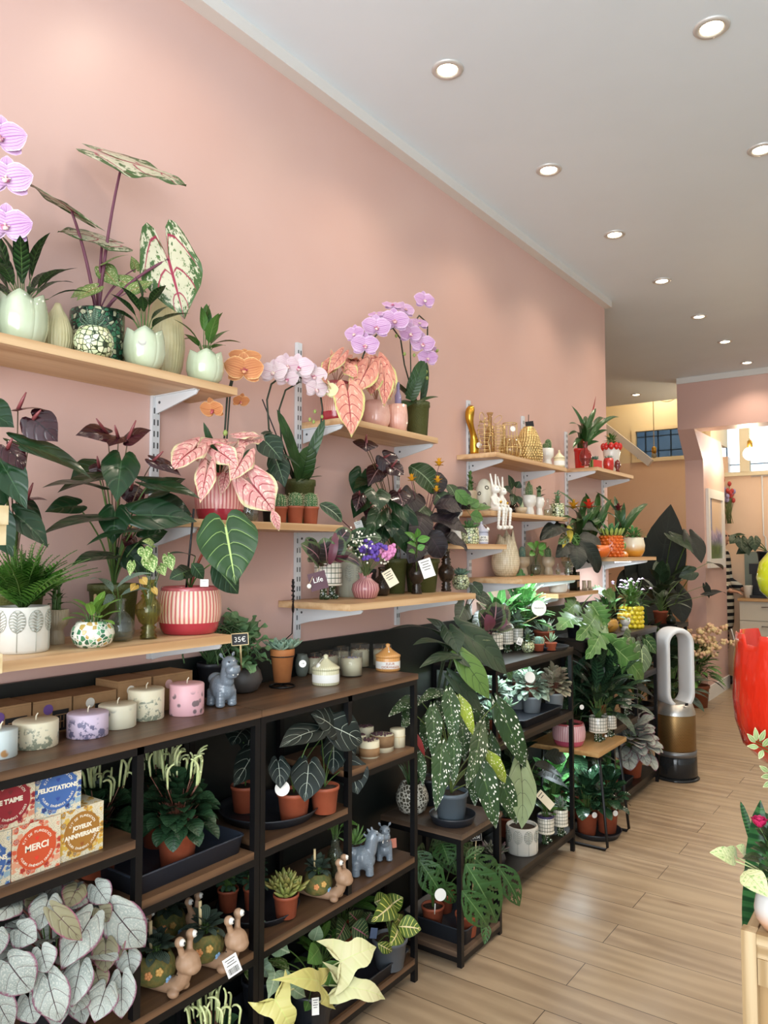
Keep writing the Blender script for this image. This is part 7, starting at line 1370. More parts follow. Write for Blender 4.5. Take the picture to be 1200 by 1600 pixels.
hand(t,VEIN,[((-1.460, 2.066, 0.286),(-1.420, 1.898, 0.304),0.0799,(.7,-.5,.5)),((-1.460, 2.055, 0.234),(-1.450, 1.999, 0.307),0.0611,(.4,-.5,.8)),((-1.420, 2.040, 0.235),(-1.360, 2.082, 0.227),0.0688,(.55,-.5,.65)),((-1.420, 2.033, 0.233),(-1.380, 1.935, 0.230),0.0672),((-1.500, 2.093, 0.249),(-1.470, 2.142, 0.276),0.0676,(.4,-.5,.8)),((-1.500, 2.022, 0.295),(-1.480, 2.065, 0.305),0.0496),((-1.420, 1.931, 0.227),(-1.400, 1.980, 0.190),0.0353),((-1.460, 2.109, 0.213),(-1.450, 2.048, 0.263),0.0414)],'ovate',base=(0,0,.085),sr=.002,fold=.15,arch=.12)
t=thing('potted_calathea','dark stripe leaved plant with a red and blue plant card behind the ivory philodendron','potted plant',(-1.505, 1.966, 0.083)); t.location=(-1.535,1.80,.083); nurs(t,.055,.095,DKGREY)
hand(t,leafmat('dark_pink_veined_leaf','#2f4a2a','#3a5530',vein='#b9c07a',nv=7,vw=.12,mid=.05,midc='#b5607a'),[((-1.500, 1.906, 0.264),(-1.460, 1.939, 0.230),0.0790,(.4,-.5,.8)),((-1.520, 1.900, 0.276),(-1.480, 1.805, 0.268),0.0659),((-1.540, 1.990, 0.236),(-1.520, 1.916, 0.299),0.0687),((-1.550, 1.905, 0.256),(-1.520, 1.808, 0.255),0.0705),((-1.560, 2.051, 0.208),(-1.540, 2.059, 0.241),0.0630)],'ovate',base=(0,0,.09),sr=.002)
tagcard(t,V((-1.440, 1.938, 0.249))-V(t.location),.022,.03,(.75,-.62,.15),name='plant_card',m=mat('navy_card','#3a4a66',.5),lines=0,tilt=-.2); bush(t,MIDL,16,.08,.1,.07,.04,'ovate',zb=.09,el=(70,0),seed=61,name='green_leaves',sname='green_stems')
t=thing('potted_calathea','light green round leaved plant in the back of the bottom board','potted plant',(-1.655,1.66,.083)); nurs(t,.05,.09,DKGREY); bush(t,IVY,26,.1,.2,.07,.05,'round',zb=.09,el=(75,-5),seed=62,face=.3)
t=thing('potted_fern','leafy green plant in the dark back right corner of the bottom board','potted plant',(-1.65,2.04,.083)); nurs(t,.05,.09); bush(t,MIDL,30,.11,.2,.09,.04,'ovate',zb=.09,el=(75,-5),seed=63,face=.3)

# ================================================================ low stand with the spotted begonia
saucer('plant_saucer','anthracite saucer under the white spotted begonia',(-1.451, 2.430, 0.447),.085,.03)
MACU=leafmat('white_spotted_begonia_leaf','#34512c','#405f33',spot='#e6e6d8',ss=8.5,sr=.36,mid=.03,midc='#5f7d45',rough=.45); MACY=leafmat('lime_spotted_begonia_leaf','#8fa034','#9aad3c',spot='#eeeec8',ss=8,sr=.36,mid=.03,midc='#b5c060')
REDB=mat('red_leaf_underside','#7a2626',.45)
t=thing('potted_begonia','white spotted angel wing begonia in the blue grey pot on the low black stand','potted plant',(-1.446, 2.413, 0.453)); nurs(t,.062,.108,mat('blue_grey_plastic','#56626b',.45))
WN=(.76,-.62,.2)
hand(t,MACU,[((-1.450, 2.297, 0.872),(-1.400, 2.220, 0.713),0.0660),((-1.420, 2.356, 0.922),(-1.370, 2.305, 0.760),0.0716),((-1.420, 2.719, 0.828),(-1.340, 2.809, 0.559),0.1057),((-1.400, 2.556, 0.771),(-1.340, 2.335, 0.606),0.0780),((-1.360, 2.284, 0.791),(-1.330, 2.232, 0.642),0.0561),((-1.380, 2.242, 0.765),(-1.340, 2.136, 0.582),0.0719),((-1.360, 2.463, 0.666),(-1.300, 2.477, 0.436),0.0960),((-1.380, 2.648, 0.579),(-1.330, 2.700, 0.384),0.0828),((-1.500, 2.287, 0.901),(-1.460, 2.041, 0.886),0.0607,(.5,-.5,.7)),((-1.500, 2.438, 0.905),(-1.460, 2.214, 0.899),0.0547,(.5,-.5,.7)),((-1.460, 2.226, 0.728),(-1.430, 2.203, 0.631),0.0391),((-1.400, 2.473, 0.635),(-1.360, 2.433, 0.516),0.0598),((-1.500, 2.341, 0.829),(-1.470, 2.261, 0.715),0.0587),((-1.460, 2.509, 0.805),(-1.420, 2.461, 0.657),0.0707),((-1.460, 2.734, 0.691),(-1.420, 2.692, 0.509),0.0752),((-1.460, 2.416, 0.684),(-1.420, 2.305, 0.582),0.0635),((-1.500, 2.652, 0.825),(-1.460, 2.734, 0.716),0.0706),((-1.500, 2.402, 0.864),(-1.480, 2.413, 0.750),0.0607),((-1.440, 2.925, 0.657),(-1.420, 2.990, 0.541),0.0533),((-1.520, 2.256, 0.863),(-1.500, 2.179, 0.814),0.0532)],'wing',n=WN,base=(0,0,.1),sm=mat('green_cane_stem','#5d6f35',.5),sr=.0032,ruf=.03,arch=.06,fold=.06,nt=16,ns=5,name='spotted_leaves',bend=.05)
hand(t,MACY,[((-1.400, 2.397, 0.895),(-1.360, 2.422, 0.767),0.0502),((-1.360, 2.531, 0.679),(-1.320, 2.593, 0.565),0.0566)],'wing',n=WN,base=(0,0,.1),sm=mat('green_cane_stem','#5d6f35',.5),sr=.002,ruf=.05,arch=.12,name='young_leaves',sname='young_stems',bend=.1)
hand(t,REDB,[((-1.460, 2.186, 0.818),(-1.440, 2.231, 0.722),0.0218),((-1.440, 2.926, 0.714),(-1.420, 2.920, 0.661),0.0265)],'lance',n=WN,sr=0,name='leaf_undersides')
t,r,h=mk('lantern_vase','white embossed dark vase with grassy leaves beside the spotted begonia','potted plant',((-1.626, 2.430, 0.447), 0.0624, 0.1085))
EMB=NT('white_embossed_glaze'); oc=EMB.coord('Object'); v=EMB.n('TexVoronoi',_feature='DISTANCE_TO_EDGE',Vector=oc,Scale=75.).outputs[0]; n=EMB.noise(oc,110,3); EMB.col(EMB.mix(EMB.ramp(EMB.math('ADD',v,EMB.math('MULTIPLY',n,.3)),.24,.3),'#d6d3c5','#4f4b3c')).set(Roughness=.3,Coat_Weight=.4); EMB=EMB.m
lath(t,'pot',EMB,[(.6,0),(.8,.08),(1,.42),(.98,.6),(.8,.85),(.66,1)],r,h)
GRS=mat('dark_grass_leaf','#33502c',.5,c2='#456a38',ns=40)
def grass(T,n,L,zb,seed,m=GRS,W=.006,R=.02,droop=.6,up=(55,85)):
    rn=random.Random(seed); b=MB()
    for i in range(n):
        a=rn.uniform(0,6.28); e=RD(rn.uniform(*up)); l=L*rn.uniform(.6,1.05); p=V((rn.uniform(0,R)*cos(a),rn.uniform(0,R)*sin(a),zb)); d=V((cos(a)*cos(e),sin(a)*cos(e),sin(e))); sd=d.cross(V((0,0,1))).normalized(); pr=None
        for k in range(7):
            f=k/6; c=p+d*(l*f)-V((0,0,1))*(l*droop*f*f*.5); w=W*(1-f**2.5)*.5+.0002; row=(b.vert(c-sd*w,(0,f)),b.vert(c+sd*w,(1,f)))
            if pr: b.face(pr[0],pr[1],row[1],row[0])
            pr=row
    b.build('grass_blades',m,T,clamp=WALLX+.004-T.location.x)
grass(t,40,.13,h*.9,4)
ALO=leafmat('large_alocasia_leaf','#3a4f3c','#46593f',vein='#29382c',nv=5,k=1.3,vw=.09,mid=.03,midc='#52664a',rough=.42); ALOL=leafmat('lime_alocasia_leaf','#5f7f3c','#6a8a45',vein='#3a5230',nv=5,k=1.3,vw=.09,mid=.03,midc='#41582f',rough=.4)
t=thing('potted_alocasia','large dark veined alocasia rising behind the spotted begonia on the low stand','potted plant',(-1.62,2.555,.447)); nurs(t,.055,.1,DKGREY)
hand(t,ALO,[((-1.500, 2.605, 1.102),(-1.400, 2.769, 0.933),0.1457,(.5,-.55,.7)),((-1.520, 2.528, 1.120),(-1.460, 2.492, 1.043),0.0918,(.75,-.6,.2)),((-1.520, 2.518, 1.051),(-1.480, 2.217, 1.097),0.0650,(.3,-.4,.9)),((-1.500, 2.580, 1.007),(-1.450, 2.212, 1.022),0.0652,(.4,-.4,.8)),((-1.580, 2.618, 1.081),(-1.560, 2.428, 1.171),0.0542,(.6,-.5,.4)),((-1.600, 2.651, 1.062),(-1.580, 2.201, 1.143),0.0433,(.2,-.3,1)),((-1.480, 2.488, 0.943),(-1.420, 2.594, 0.814),0.0770,(.6,-.5,.6)),((-1.480, 2.507, 1.040),(-1.430, 2.564, 0.985),0.0820,(.4,-.5,.8))],'shield',base=(0,0,.1),sr=.004,sm=mat('dark_petiole','#33422c',.5),fold=.08,arch=.08,name='dark_leaves')
hand(t,ALOL,[((-1.460, 2.520, 1.017),(-1.380, 2.581, 0.869),0.1057,(.6,-.55,.55)),((-1.600, 2.763, 1.096),(-1.580, 2.792, 1.113),0.0423),((-1.500, 2.540, 0.944),(-1.480, 2.554, 0.915),0.0487)],'shield',base=(0,0,.1),sr=.003,fold=.08,name='lime_leaves',sname='lime_stems')
# low board of the stand: black tray with monsteras
tray('plant_tray','black pot tray holding terracotta potted monsteras on the low stand',(-1.50,2.48,.05),.27,.22,.055,mat('black_blue_plastic','#23282f',.4))
MONO=leafmat('holey_monstera_leaf','#3a5f30','#486f3a',midc='#6f8f55',vein='#4f7a40',nv=7,k=1.1,vw=.06,mid=.03,rough=.35)
def monst(label,loc,lv,r,h): 
    t=thing('potted_monstera',label,'potted plant',loc); nurs(t,r,h)
    hand(t,MONO,lv,'ovate',base=(0,0,h*.8),sr=.003,arch=.1,fold=.12,nt=26,ns=8,holes=6); return t
MN=(.7,-.6,.4)
t=monst('holey leaved monstera in the front terracotta pot leaning over the stand edge',(-1.40,2.44,.06),[((-1.340, 2.332, 0.353),(-1.280, 2.438, 0.133),0.1456,(.72,-.62,.3)),((-1.360, 2.589, 0.265),(-1.300, 2.660, 0.103),0.0950,(.8,-.5,.3)),((-1.320, 2.271, 0.290),(-1.280, 2.373, 0.145),0.0949,(.7,-.65,.3)),((-1.300, 2.392, 0.149),(-1.280, 2.350, 0.095),0.0393),((-1.360, 2.367, 0.355),(-1.340, 2.465, 0.368),0.0360,(.4,-.4,.8)),((-1.400, 2.492, 0.310),(-1.360, 2.613, 0.164),0.1082,(.6,-.5,.6)),((-1.460, 2.575, 0.294),(-1.440, 2.470, 0.354),0.0569)],.042,.075)
stake(t,(.01,.01,.06),V((-1.400, 2.512, 0.368))-V(t.location),.0025,STICK); MS=frame(V((-1.395, 2.503, 0.381))-V(t.location),(.74,.67,.08),(0,0,1)); so=MB().add(MB().box(-.019,.019,-.011,.011,-.002,.002),MS).build('slate_sign',mat('slate','#141416',.6),t,False); b=MB()
for a in ((-.0205,.0205,-.0125,-.011),(-.0205,.0205,.011,.0125),(-.0205,-.019,-.0125,.0125),(.019,.0205,-.0125,.0125)): b.add(MB().box(*a,-.0025,.0028),MS)
b.build('sign_frame',mat('grey_frame','#8f8a80',.6),so,False); MB().add(text_mb('24.5€',.0125,.0002),MS@Matrix.Translation((0,-.001,.0024))).build('lettering',PAPER,so,False)
t=monst('holey leaved monstera with a round white tag in the back left terracotta pot',(-1.53,2.42,.06),[((-1.500, 2.285, 0.342),(-1.440, 2.344, 0.212),0.0985,(.7,-.6,.3)),((-1.500, 2.434, 0.356),(-1.460, 2.421, 0.292),0.1021),((-1.540, 2.325, 0.353),(-1.500, 2.338, 0.274),0.0865),((-1.460, 2.360, 0.327),(-1.440, 2.298, 0.297),0.0269),((-1.560, 2.419, 0.308),(-1.540, 2.284, 0.333),0.0922),((-1.520, 2.512, 0.300),(-1.480, 2.514, 0.220),0.0859),((-1.460, 2.368, 0.247),(-1.440, 2.431, 0.163),0.0685),((-1.560, 2.468, 0.323),(-1.540, 2.545, 0.328),0.0482)],.042,.075)
disctag(t,V((-1.430, 2.311, 0.235))-V(t.location),.0205,(.72,-.65,.15),'round_tag'); stake(t,V((-1.460, 2.321, 0.158))-V(t.location),V((-1.450, 2.309, 0.200))-V(t.location),.0018,PAPER,'tag_stick')
monst('holey leaved monstera in the back right of the low stand',(-1.56,2.545,.06),[((-1.550, 2.658, 0.260),(-1.520, 2.731, 0.157),0.1010),((-1.600, 2.596, 0.304),(-1.580, 2.472, 0.299),0.0832),((-1.500, 2.670, 0.206),(-1.460, 2.699, 0.109),0.0896)],.04,.07)
# ================================================================ third rack
LED=mat('cool_led_strip','#f4fbff',.4,em='#dff2ff',ems=30)
def led(label,loc,L,e,spread=True):
    t=thing('led_strip',label,'lamp',loc,'cool white light strips under the boards'); MB().box(-.012,.012,-L/2,L/2,-.008,0).build('housing',WHITEMETAL,t,False); MB().box(-.009,.009,-L/2+.005,L/2-.005,-.0095,-.008).build('light_diffuser',LED,t,False)
    l=bpy.data.lights.new('led','AREA'); l.shape='RECTANGLE'; l.size=.02; l.size_y=L; l.energy=e; l.color=(.82,.95,1.); o=bpy.data.objects.new('led_beam',l); o.location=(loc[0],loc[1],loc[2]-.012); COL.objects.link(o)
led('lit white strip under the taupe cup shelf',(-1.58,3.35,1.281),.45,2.6)
led('lit white strip under the pineapple shelf',(-1.55,4.55,1.367),.4,2.2)
led('lit white strip under the top board of the third rack',(-1.60,3.1,.944),.55,2.4)
led('lit white strip under the small oak table',(-1.52,3.72,.447),.2,1.4)
def bootplant(label,spec,plant=None,grp='checked pots standing on dotted green boots'):
    t,r,h=mk('potted_plant',label,'potted plant',spec,grp); bootpot(t,r,h); return t,r,h
t,r,h=bootplant('maroon calathea in the large checked boot pot at the left of the third rack top',((-1.575, 2.970, 0.962), 0.0497, 0.1043))
hand(t,ROSEP,[((-1.500, 2.787, 1.100),(-1.480, 2.688, 1.185),0.0874),((-1.480, 2.794, 1.100),(-1.460, 2.796, 1.217),0.0936,(.78,-.6,.1)),((-1.480, 2.833, 1.097),(-1.450, 2.919, 1.118),0.0689,(.5,-.5,.7)),((-1.480, 2.777, 1.094),(-1.460, 2.660, 1.080),0.0611),((-1.520, 2.892, 1.090),(-1.500, 2.960, 1.194),0.0813)],'oval',base=(0,0,h*.9),sr=.0016,sm=mat('burgundy_stem','#6a3244',.5),arch=.12)
hand(t,mat('burgundy_leaf_underside','#5a2a38',.4),[((-1.460, 2.734, 1.106),(-1.450, 2.695, 1.173),0.0559),((-1.460, 2.811, 1.108),(-1.450, 2.838, 1.164),0.0523)],'oval',sr=0,name='turned_leaves',arch=.15)
t,r,h=bootplant('narrow checked boot pot behind the maroon calathea on the third rack',((-1.607, 3.181, 0.962), 0.0292, 0.1016)); bush(t,DKV,10,.05,.08,.07,.035,'oval',zb=h*.95,el=(70,0),seed=71,face=.2)
t,r,h=bootplant('checked boot pot with white tags beside the mosaic pot on the third rack',((-1.600, 3.270, 0.962), 0.0283, 0.1036)); bush(t,SATIN,14,.045,.06,.045,.025,'oval',zb=h*.95,el=(70,0),seed=72,face=.2); barcode(t,V((-1.430, 2.948, 1.045))-V(t.location),.022,.03,(.75,-.62,.1),-.4)
t,r,h=mk('potted_fern','small leafy plant in the pale mosaic pot left of the terracotta pots','potted plant',((-1.529, 3.237, 0.962), 0.0307, 0.0493)); mosa(t,r,h,MOSW); bush(t,SATIN,24,.03,.05,.025,.016,'oval',zb=h*.9,el=(70,-20),seed=73)
saucer('plant_saucer','black saucer with three small terracotta pots on the third rack',(-1.503, 3.398, 0.962),.098,.018,DKGREY)
t=thing('potted_succulent','larger terracotta pot with pale succulent and label stick at the back of the black saucer','potted plant',(-1.576, 3.519, 0.966)); nurs(t,.052,.068); rosette(t,mat('pale_agave','#8fae96',.5,c2='#a3b8a0',ns=30),.075,.06,((5,70,.7),(7,40,1.),(7,12,1.)),.18,.1,seed=3); stake(t,(.03,-.02,.05),(.04,-.03,.1),.003,STICK,'label_stick'); MB().add(MB().lathe([(0,-.001),(.011,-.001),(.011,.001),(0,.001)],20,cap=False),frame((.042,-.032,.1),(.7,.7,0),(0,0,1))).build('price_disc',PAPER,t,False)
t=thing('potted_cactus','tiny terracotta pot with round cactus at the left of the black saucer','potted cactus',(-1.495, 3.279, 0.966)); nurs(t,.026,.034); cactus(t,.022,.036,.03,CACTB,10,9)
t=thing('potted_succulent','tiny terracotta pot with an aloe at the right of the black saucer','potted plant',(-1.459, 3.333, 0.966)); nurs(t,.028,.036); rosette(t,mat('aloe_green','#7f9f80',.5,c2='#93ae8c',ns=30),.045,.033,((5,70,1.),(7,40,1.)),.16,.12,seed=5)
t=thing('potted_alocasia','white veined dark alocasia in the olive pot, left on the third rack','potted plant',(-1.665,2.86,.962)); nurs(t,.06,.09,OLIVE)
hand(t,DKV,[((-1.600, 2.780, 1.192),(-1.560, 2.644, 1.133),0.0884),((-1.600, 2.890, 1.234),(-1.550, 2.939, 1.193),0.0766,(.4,-.5,.8)),((-1.600, 2.928, 1.145),(-1.560, 2.762, 1.098),0.0645),((-1.600, 2.862, 1.276),(-1.570, 2.874, 1.236),0.0705,(.5,-.5,.6)),((-1.620, 2.885, 1.125),(-1.600, 2.915, 1.056),0.0712)],'shield',base=(0,0,.08),sr=.003,sm=mat('brown_petiole','#4a3a2a',.5))
LOB=leafmat('lobed_philodendron_leaf','#4a7a3a','#5a8a45',vein='#86a86a',nv=7,k=1.,vw=.07,mid=.03,midc='#8fae70',rough=.35)
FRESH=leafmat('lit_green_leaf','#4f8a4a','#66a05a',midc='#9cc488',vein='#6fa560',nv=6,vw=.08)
t=thing('potted_dieffenbachia','bright green leafy plant under the light strip, with a round white sign','potted plant',(-1.675,3.25,.962)); nurs(t,.05,.08,DKGREY)
bush(t,FRESH,20,.12,.12,.12,.05,'ovate',zb=.08,el=(70,0),seed=75,face=.25); disctag(t,V((-1.500, 3.296, 1.160))-V(t.location),.036,(.72,-.66,.12),'round_sign'); stake(t,(0,.01,.07),V((-1.510, 3.317, 1.123))-V(t.location),.0015,STICK)
n_=V((.72,-.66,.12)).normalized(); MB().add(text_mb('Philodendron',.0085,.0002),frame(V((-1.500, 3.296, 1.160))-V(t.location)+n_*.0008,V((0,0,1)).cross(n_),V((0,0,1)))).build('print',INK,t,False)
t=thing('potted_aralia','dense bright green cut leaved plant between the third rack and the table','potted plant',(-1.65,3.43,.962)); nurs(t,.05,.08,DKGREY); bush(t,FRESH,60,.15,.2,.11,.065,'lobed',zb=.08,el=(75,-10),seed=76,face=.25)
# middle board: lit peperomias
tray('plant_tray','black tray under the grey potted peperomias on the third rack',(-1.575,3.25,.66),.24,.42,.035,DKGREY)
PEPS=leafmat('silver_striped_peperomia_leaf','#5d7a66','#6a8a70',stripe='#c7d2c0',sw=(.55,.8),nv=.01,k=3.4,mid=.04,midc='#8a5a58'); PEPP=leafmat('pinkish_peperomia_leaf','#7a8a66','#8a7f6a',stripe='#cdb8a5',sw=(.55,.8),nv=.01,k=3.4,mid=.05,midc='#8a5058')
GP2=mat('pale_grey_pot','#9aa0a3',.5)
for loc,lb,m_,sd in ((((-1.575, 3.369, 0.666)),'silver leaved peperomia in the grey pot at the front of the lit board',PEPS,81),(((-1.525, 3.515, 0.666)),'pinkish peperomia in the grey pot at the right of the lit board',PEPP,82),((-1.655,3.12,.666),'silver peperomia at the back left of the lit board',PEPS,83),((-1.665,3.41,.666),'pale peperomia at the back right of the lit board',PEPS,84)):
    t=thing('potted_peperomia',lb,'potted plant',loc); nurs(t,.05,.075,GP2); bush(t,m_,74,.11,.11,.05,.042,'round',zb=.065,el=(75,-40),seed=sd,face=.3,sm=RUST)
    if sd==81: disctag(t,V((-1.450, 3.087, 0.876))-V(t.location),.024,(.74,-.64,.2),'round_tag')
    if sd==83: hand(t,FRESH,[((-1.550, 3.115, 0.858),(-1.530, 2.985, 0.931),0.0503),((-1.560, 3.234, 0.884),(-1.540, 3.239, 0.923),0.0469)],'ovate',base=(0,0,.07),sr=.001,name='lit_leaves',sname='lit_stems')
t=thing('potted_succulent','pale green rosette succulents left of the lit peperomias','potted plant',(-1.50,2.86,.66)); nurs(t,.045,.075); [rosette(t,mat('mint_rosette','#7aa588',.5,c2='#9abb98',ns=25),.06,.07+.02*i,((6,70,.6),(8,42,.9),(8,12,1.)),.36,.14,c=((.02,-.03),(-.02,.02),(.03,.03))[i],seed=i) for i in range(3)]
# bottom board
t,r,h=mk('potted_alocasia','pale green alocasia in the white relief pot, bottom of the third rack','potted plant',((-1.520, 3.140, 0.105), 0.0689, 0.1159)); relpot(t,r,h)
hand(t,leafmat('pale_alocasia_leaf','#8a9a70','#95a57a',vein='#4a5238',nv=5,k=1.3,vw=.06,mid=.022,midc='#4a4a34'),[((-1.350, 2.784, 0.556),(-1.300, 2.682, 0.379),0.1180,(.74,-.66,.15))],'shield',base=(0,0,h*.9),sr=.003,fold=.06,name='large_leaf',nt=18,ns=6)
hand(t,DARKC,[((-1.500, 3.231, 0.462),(-1.460, 3.459, 0.358),0.0766,(.4,-.4,.8)),((-1.520, 3.307, 0.398),(-1.480, 3.582, 0.265),0.0785,(.4,-.4,.8)),((-1.550, 3.446, 0.451),(-1.520, 3.644, 0.398),0.0746)],'ovate',base=(0,0,h*.9),sr=.0018,name='dark_leaves',sname='dark_stems')
t,r,h=bootplant('checked boot pot with a cream paper tag at the bottom of the third rack',((-1.479, 3.298, 0.105), 0.0377, 0.1224)); MB().lathe([(r*1.03,h*.93),(r*1.03,h*1.0),(r*.9,h*1.005)],32,cap=False).build('violet_rim',mat('violet_ribbon','#3a2f5a',.5),t); bush(t,MIDL,12,.05,.06,.05,.03,'oval',zb=h*.95,el=(70,0),seed=85,face=.3); tagcard(t,V((-1.360, 3.032, 0.384))-V(t.location),.034,.085,(.72,-.66,.2),name='paper_tag',tilt=.75,m=mat('cream_card','#ddd2b6',.6),lines=2)
t,r,h=bootplant('checked boot pot with striped succulent, last on the bottom board of the third rack',((-1.462, 3.426, 0.105), 0.0343, 0.1199)); bush(t,mat('jade_leaf','#6f9a7a',.4),30,.04,.04,.024,.016,'oval',zb=h*.95,el=(70,-10),seed=86,sr=.002); rosette(t,mat('striped_agave','#8a8f8a',.5,c2='#5a6a5f',ns=60),.06,h*.95,((6,75,1.),(6,50,.9)),.2,.12,seed=4)
t=thing('potted_succulent','dark low succulents in a black bowl at the left of the bottom board','potted plant',(-1.558, 2.926, 0.105)); lath(t,'pot',DKGREY,P_BALL,.06,.06); [rosette(t,mat('purple_green_succulent','#5d6a55',.5,c2='#6f5560',ns=20),.045,.05,((6,70,.6),(8,35,1.),(8,10,1.)),.34,.14,c=((.025,-.02),(-.02,.02),(.02,.03),(-.025,-.025))[i],seed=i+7) for i in range(4)]
# ================================================================ table and floor between the racks
t,r,h=mk('potted_plant','pink ribbed pot with a coral base on the small oak table','potted plant',((-1.504, 3.640, 0.470), 0.0790, 0.1092)); ribpot(t,r,h,ribbed('pale_rose_ribs','#c98a92','#ddb5b5',44),mat('hot_pink_glaze','#b54a66',.2,coat=.5)); 
ORN=leafmat('feather_calathea_leaf','#2c4a30','#36563a',stripe='#16281c',sw=(.5,.75),nv=9,k=1.,midc='#4f6f4a')
bush(t,ORN,8,.06,.1,.12,.05,'lance',zb=h*.9,el=(75,10),seed=90,face=.2)
t,r,h=bootplant('feather calathea in the front checked boot pot on the oak table',((-1.414, 3.800, 0.470), 0.0451, 0.1210),grp=None)
bush(t,ORN,28,.12,.2,.19,.065,'lance',zb=h*.9,el=(70,-20),seed=91,face=.35,arch=.14); MB().ball((.05,-.03,.035),.007).build('bead',WHITECER,t)
t,r,h=bootplant('feather calathea in the back checked boot pot on the oak table',((-1.399, 3.926, 0.470), 0.0330, 0.1109),grp=None); bush(t,ORN,24,.12,.24,.18,.065,'lance',zb=h*.9,el=(75,-10),seed=92,face=.3,arch=.14); disctag(t,V((-1.450, 3.676, 0.652))-V(t.location),.012,(.75,-.6,.1),'price_tag')
saucer('plant_saucer','black saucer on the floor under the oak table with two terracotta pots',(-1.436, 3.814, 0.000),.125,.03,DKGREY)
HOST=leafmat('glossy_dark_leaf','#2c4a34','#375a3c',midc='#4a6f4a',rough=.2,coat=.4)
for p,lb,sd in (((-1.470, 3.772, 0.008),'left terracotta pot of glossy leaves on the floor saucer',93),((-1.396, 3.859, 0.008),'right terracotta pot of glossy leaves on the floor saucer',94)):
    t=thing('potted_peperomia',lb,'potted plant',p); nurs(t,.056,.11); bush(t,HOST,34,.13,.17,.095,.065,'oval',zb=.1,el=(75,-25),seed=sd,face=.3,arch=.14); disctag(t,(.06,-.05,.115),.014,(.75,-.6,.1),'plant_label')
t=thing('potted_peperomia','lit green plant behind the floor saucer under the oak table','potted plant',(-1.63,3.72,0)); nurs(t,.06,.11); bush(t,FRESH,44,.13,.26,.1,.055,'ovate',zb=.1,el=(75,-10),seed=95,face=.3)
# ================================================================ farthest rack
t=thing('potted_philodendron','big lobed leaf philodendron spreading over the front of the farthest rack','potted plant',(-1.60,4.0,.957)); nurs(t,.06,.1,DKGREY)
LN=(.72,-.6,.35)
hand(t,LOB,[((-1.400, 3.874, 0.967),(-1.300, 4.170, 0.725),0.2016),((-1.500, 4.011, 1.084),(-1.450, 3.613, 0.988),0.1841),((-1.520, 4.018, 1.134),(-1.460, 4.042, 0.998),0.1860),((-1.550, 4.457, 1.108),(-1.530, 4.194, 1.195),0.1469),((-1.540, 3.885, 1.073),(-1.500, 3.498, 1.041),0.1614,(.5,-.5,.7)),((-1.460, 3.995, 1.036),(-1.400, 3.606, 0.899),0.1627),((-1.580, 3.944, 1.153),(-1.550, 3.697, 1.102),0.1470),((-1.600, 4.283, 1.189),(-1.560, 4.488, 1.144),0.1493,(.4,-.5,.8)),((-1.420, 4.124, 0.908),(-1.380, 4.377, 0.832),0.1416),((-1.600, 3.947, 1.117),(-1.580, 3.772, 1.195),0.1217)],'lobed',base=(0,0,.09),sr=.004,fold=.1,arch=.08,ns=6,sm=mat('bright_petiole','#5f8a40',.5))
t,r,h=mk('potted_succulent','amber round pot with green foliage at the left of the farthest rack top','potted plant',((-1.553, 4.340, 0.957), 0.0644, 0.0768)); lath(t,'pot',mat('amber_glaze','#d0a050',.2,c2='#b98432',ns=12,coat=.4),[(.45,0),(.75,.1),(1,.5),(.9,.85),(.8,1)],r,h); bush(t,FRESH,26,.12,.12,.07,.03,'lance',zb=h*.9,el=(75,-10),seed=96,face=.2)
t,r,h=mk('head_vase','small white face vase with yellow hair between the amber and the yellow pots','vase',((-1.505, 4.507, 0.957), 0.0377, 0.0937)); b=MB(); b.lathe([(0,0),(r*.7,0),(r*.45,.2*h),(r*.5,.3*h)],20,cap=False); b.ball((0,0,.62*h),r*.85,r*.8,.36*h); b.fat((r*.7,-r*.35,.66*h),(.6,-.3,-1),(0,0,1),r*.4,r*.25,r*.3); b.build('head',WCUP,t); b=MB()
for i in range(16): a=2*pi*i/16; b.ball((-r*.15+r*.75*cos(a),r*.75*sin(a),h*(.92+.04*(i%2))),r*.32); b.ball((-r*.35+r*.6*cos(a),r*.8*sin(a),h*.78),r*.28)
b.build('yellow_hair',mat('yellow_glaze','#d6a92c',.25,c2='#e0bd4a',ns=40,coat=.4),t); b=MB(); [b.ball((r*.72,s*r*.32-r*.2,h*.68),r*.09) for s in (-1,1)]; b.build('eyes',INK,t)
YG=mat('lemon_grape_glaze','#d6c42c',.2,c2='#c9b022',ns=30,coat=.5)
t,r,h=mk('potted_flower','yellow grape textured pot with pale lilac bell flowers','potted plant',((-1.523, 4.681, 0.957), 0.0701, 0.1318)); lath(t,'pot',YG,P_CYL,r*.85,h); b=MB()
for j in range(5):
    for i in range(13): a=2*pi*(i+.5*(j%2))/13; b.ball((r*.86*cos(a),r*.86*sin(a),h*(.1+.2*j)),r*.22,r*.22,h*.11,8,6)
b.build('grapes',YG,t); bush(t,MIDL,80,.12,.13,.06,.018,'lance',zb=h*.9,el=(80,-20),seed=97,sr=.0012)
b=MB(); s_=MB(); rn=random.Random(9)
for i in range(30):
    a=rn.uniform(0,6.28); q=rn.uniform(.1,1)*.12; p=V((q*cos(a),q*sin(a),h+.13+rn.uniform(-.02,.05))); s_.tube([(q*.3*cos(a),q*.3*sin(a),h),p],.001,4)
    for k in range(5): e=2*pi*k/5; b.fat(p,(cos(e)*.7,sin(e)*.7,-.6),(0,0,1),.016,.01,.004,n=5)
b.build('bell_flowers',mat('pale_lilac_flower','#b9a0c9',.5,c2='#d6c0d0',ns=60),t,clamp=WALLX+.004-t.location.x); s_.build('flower_stems',STEM,t)
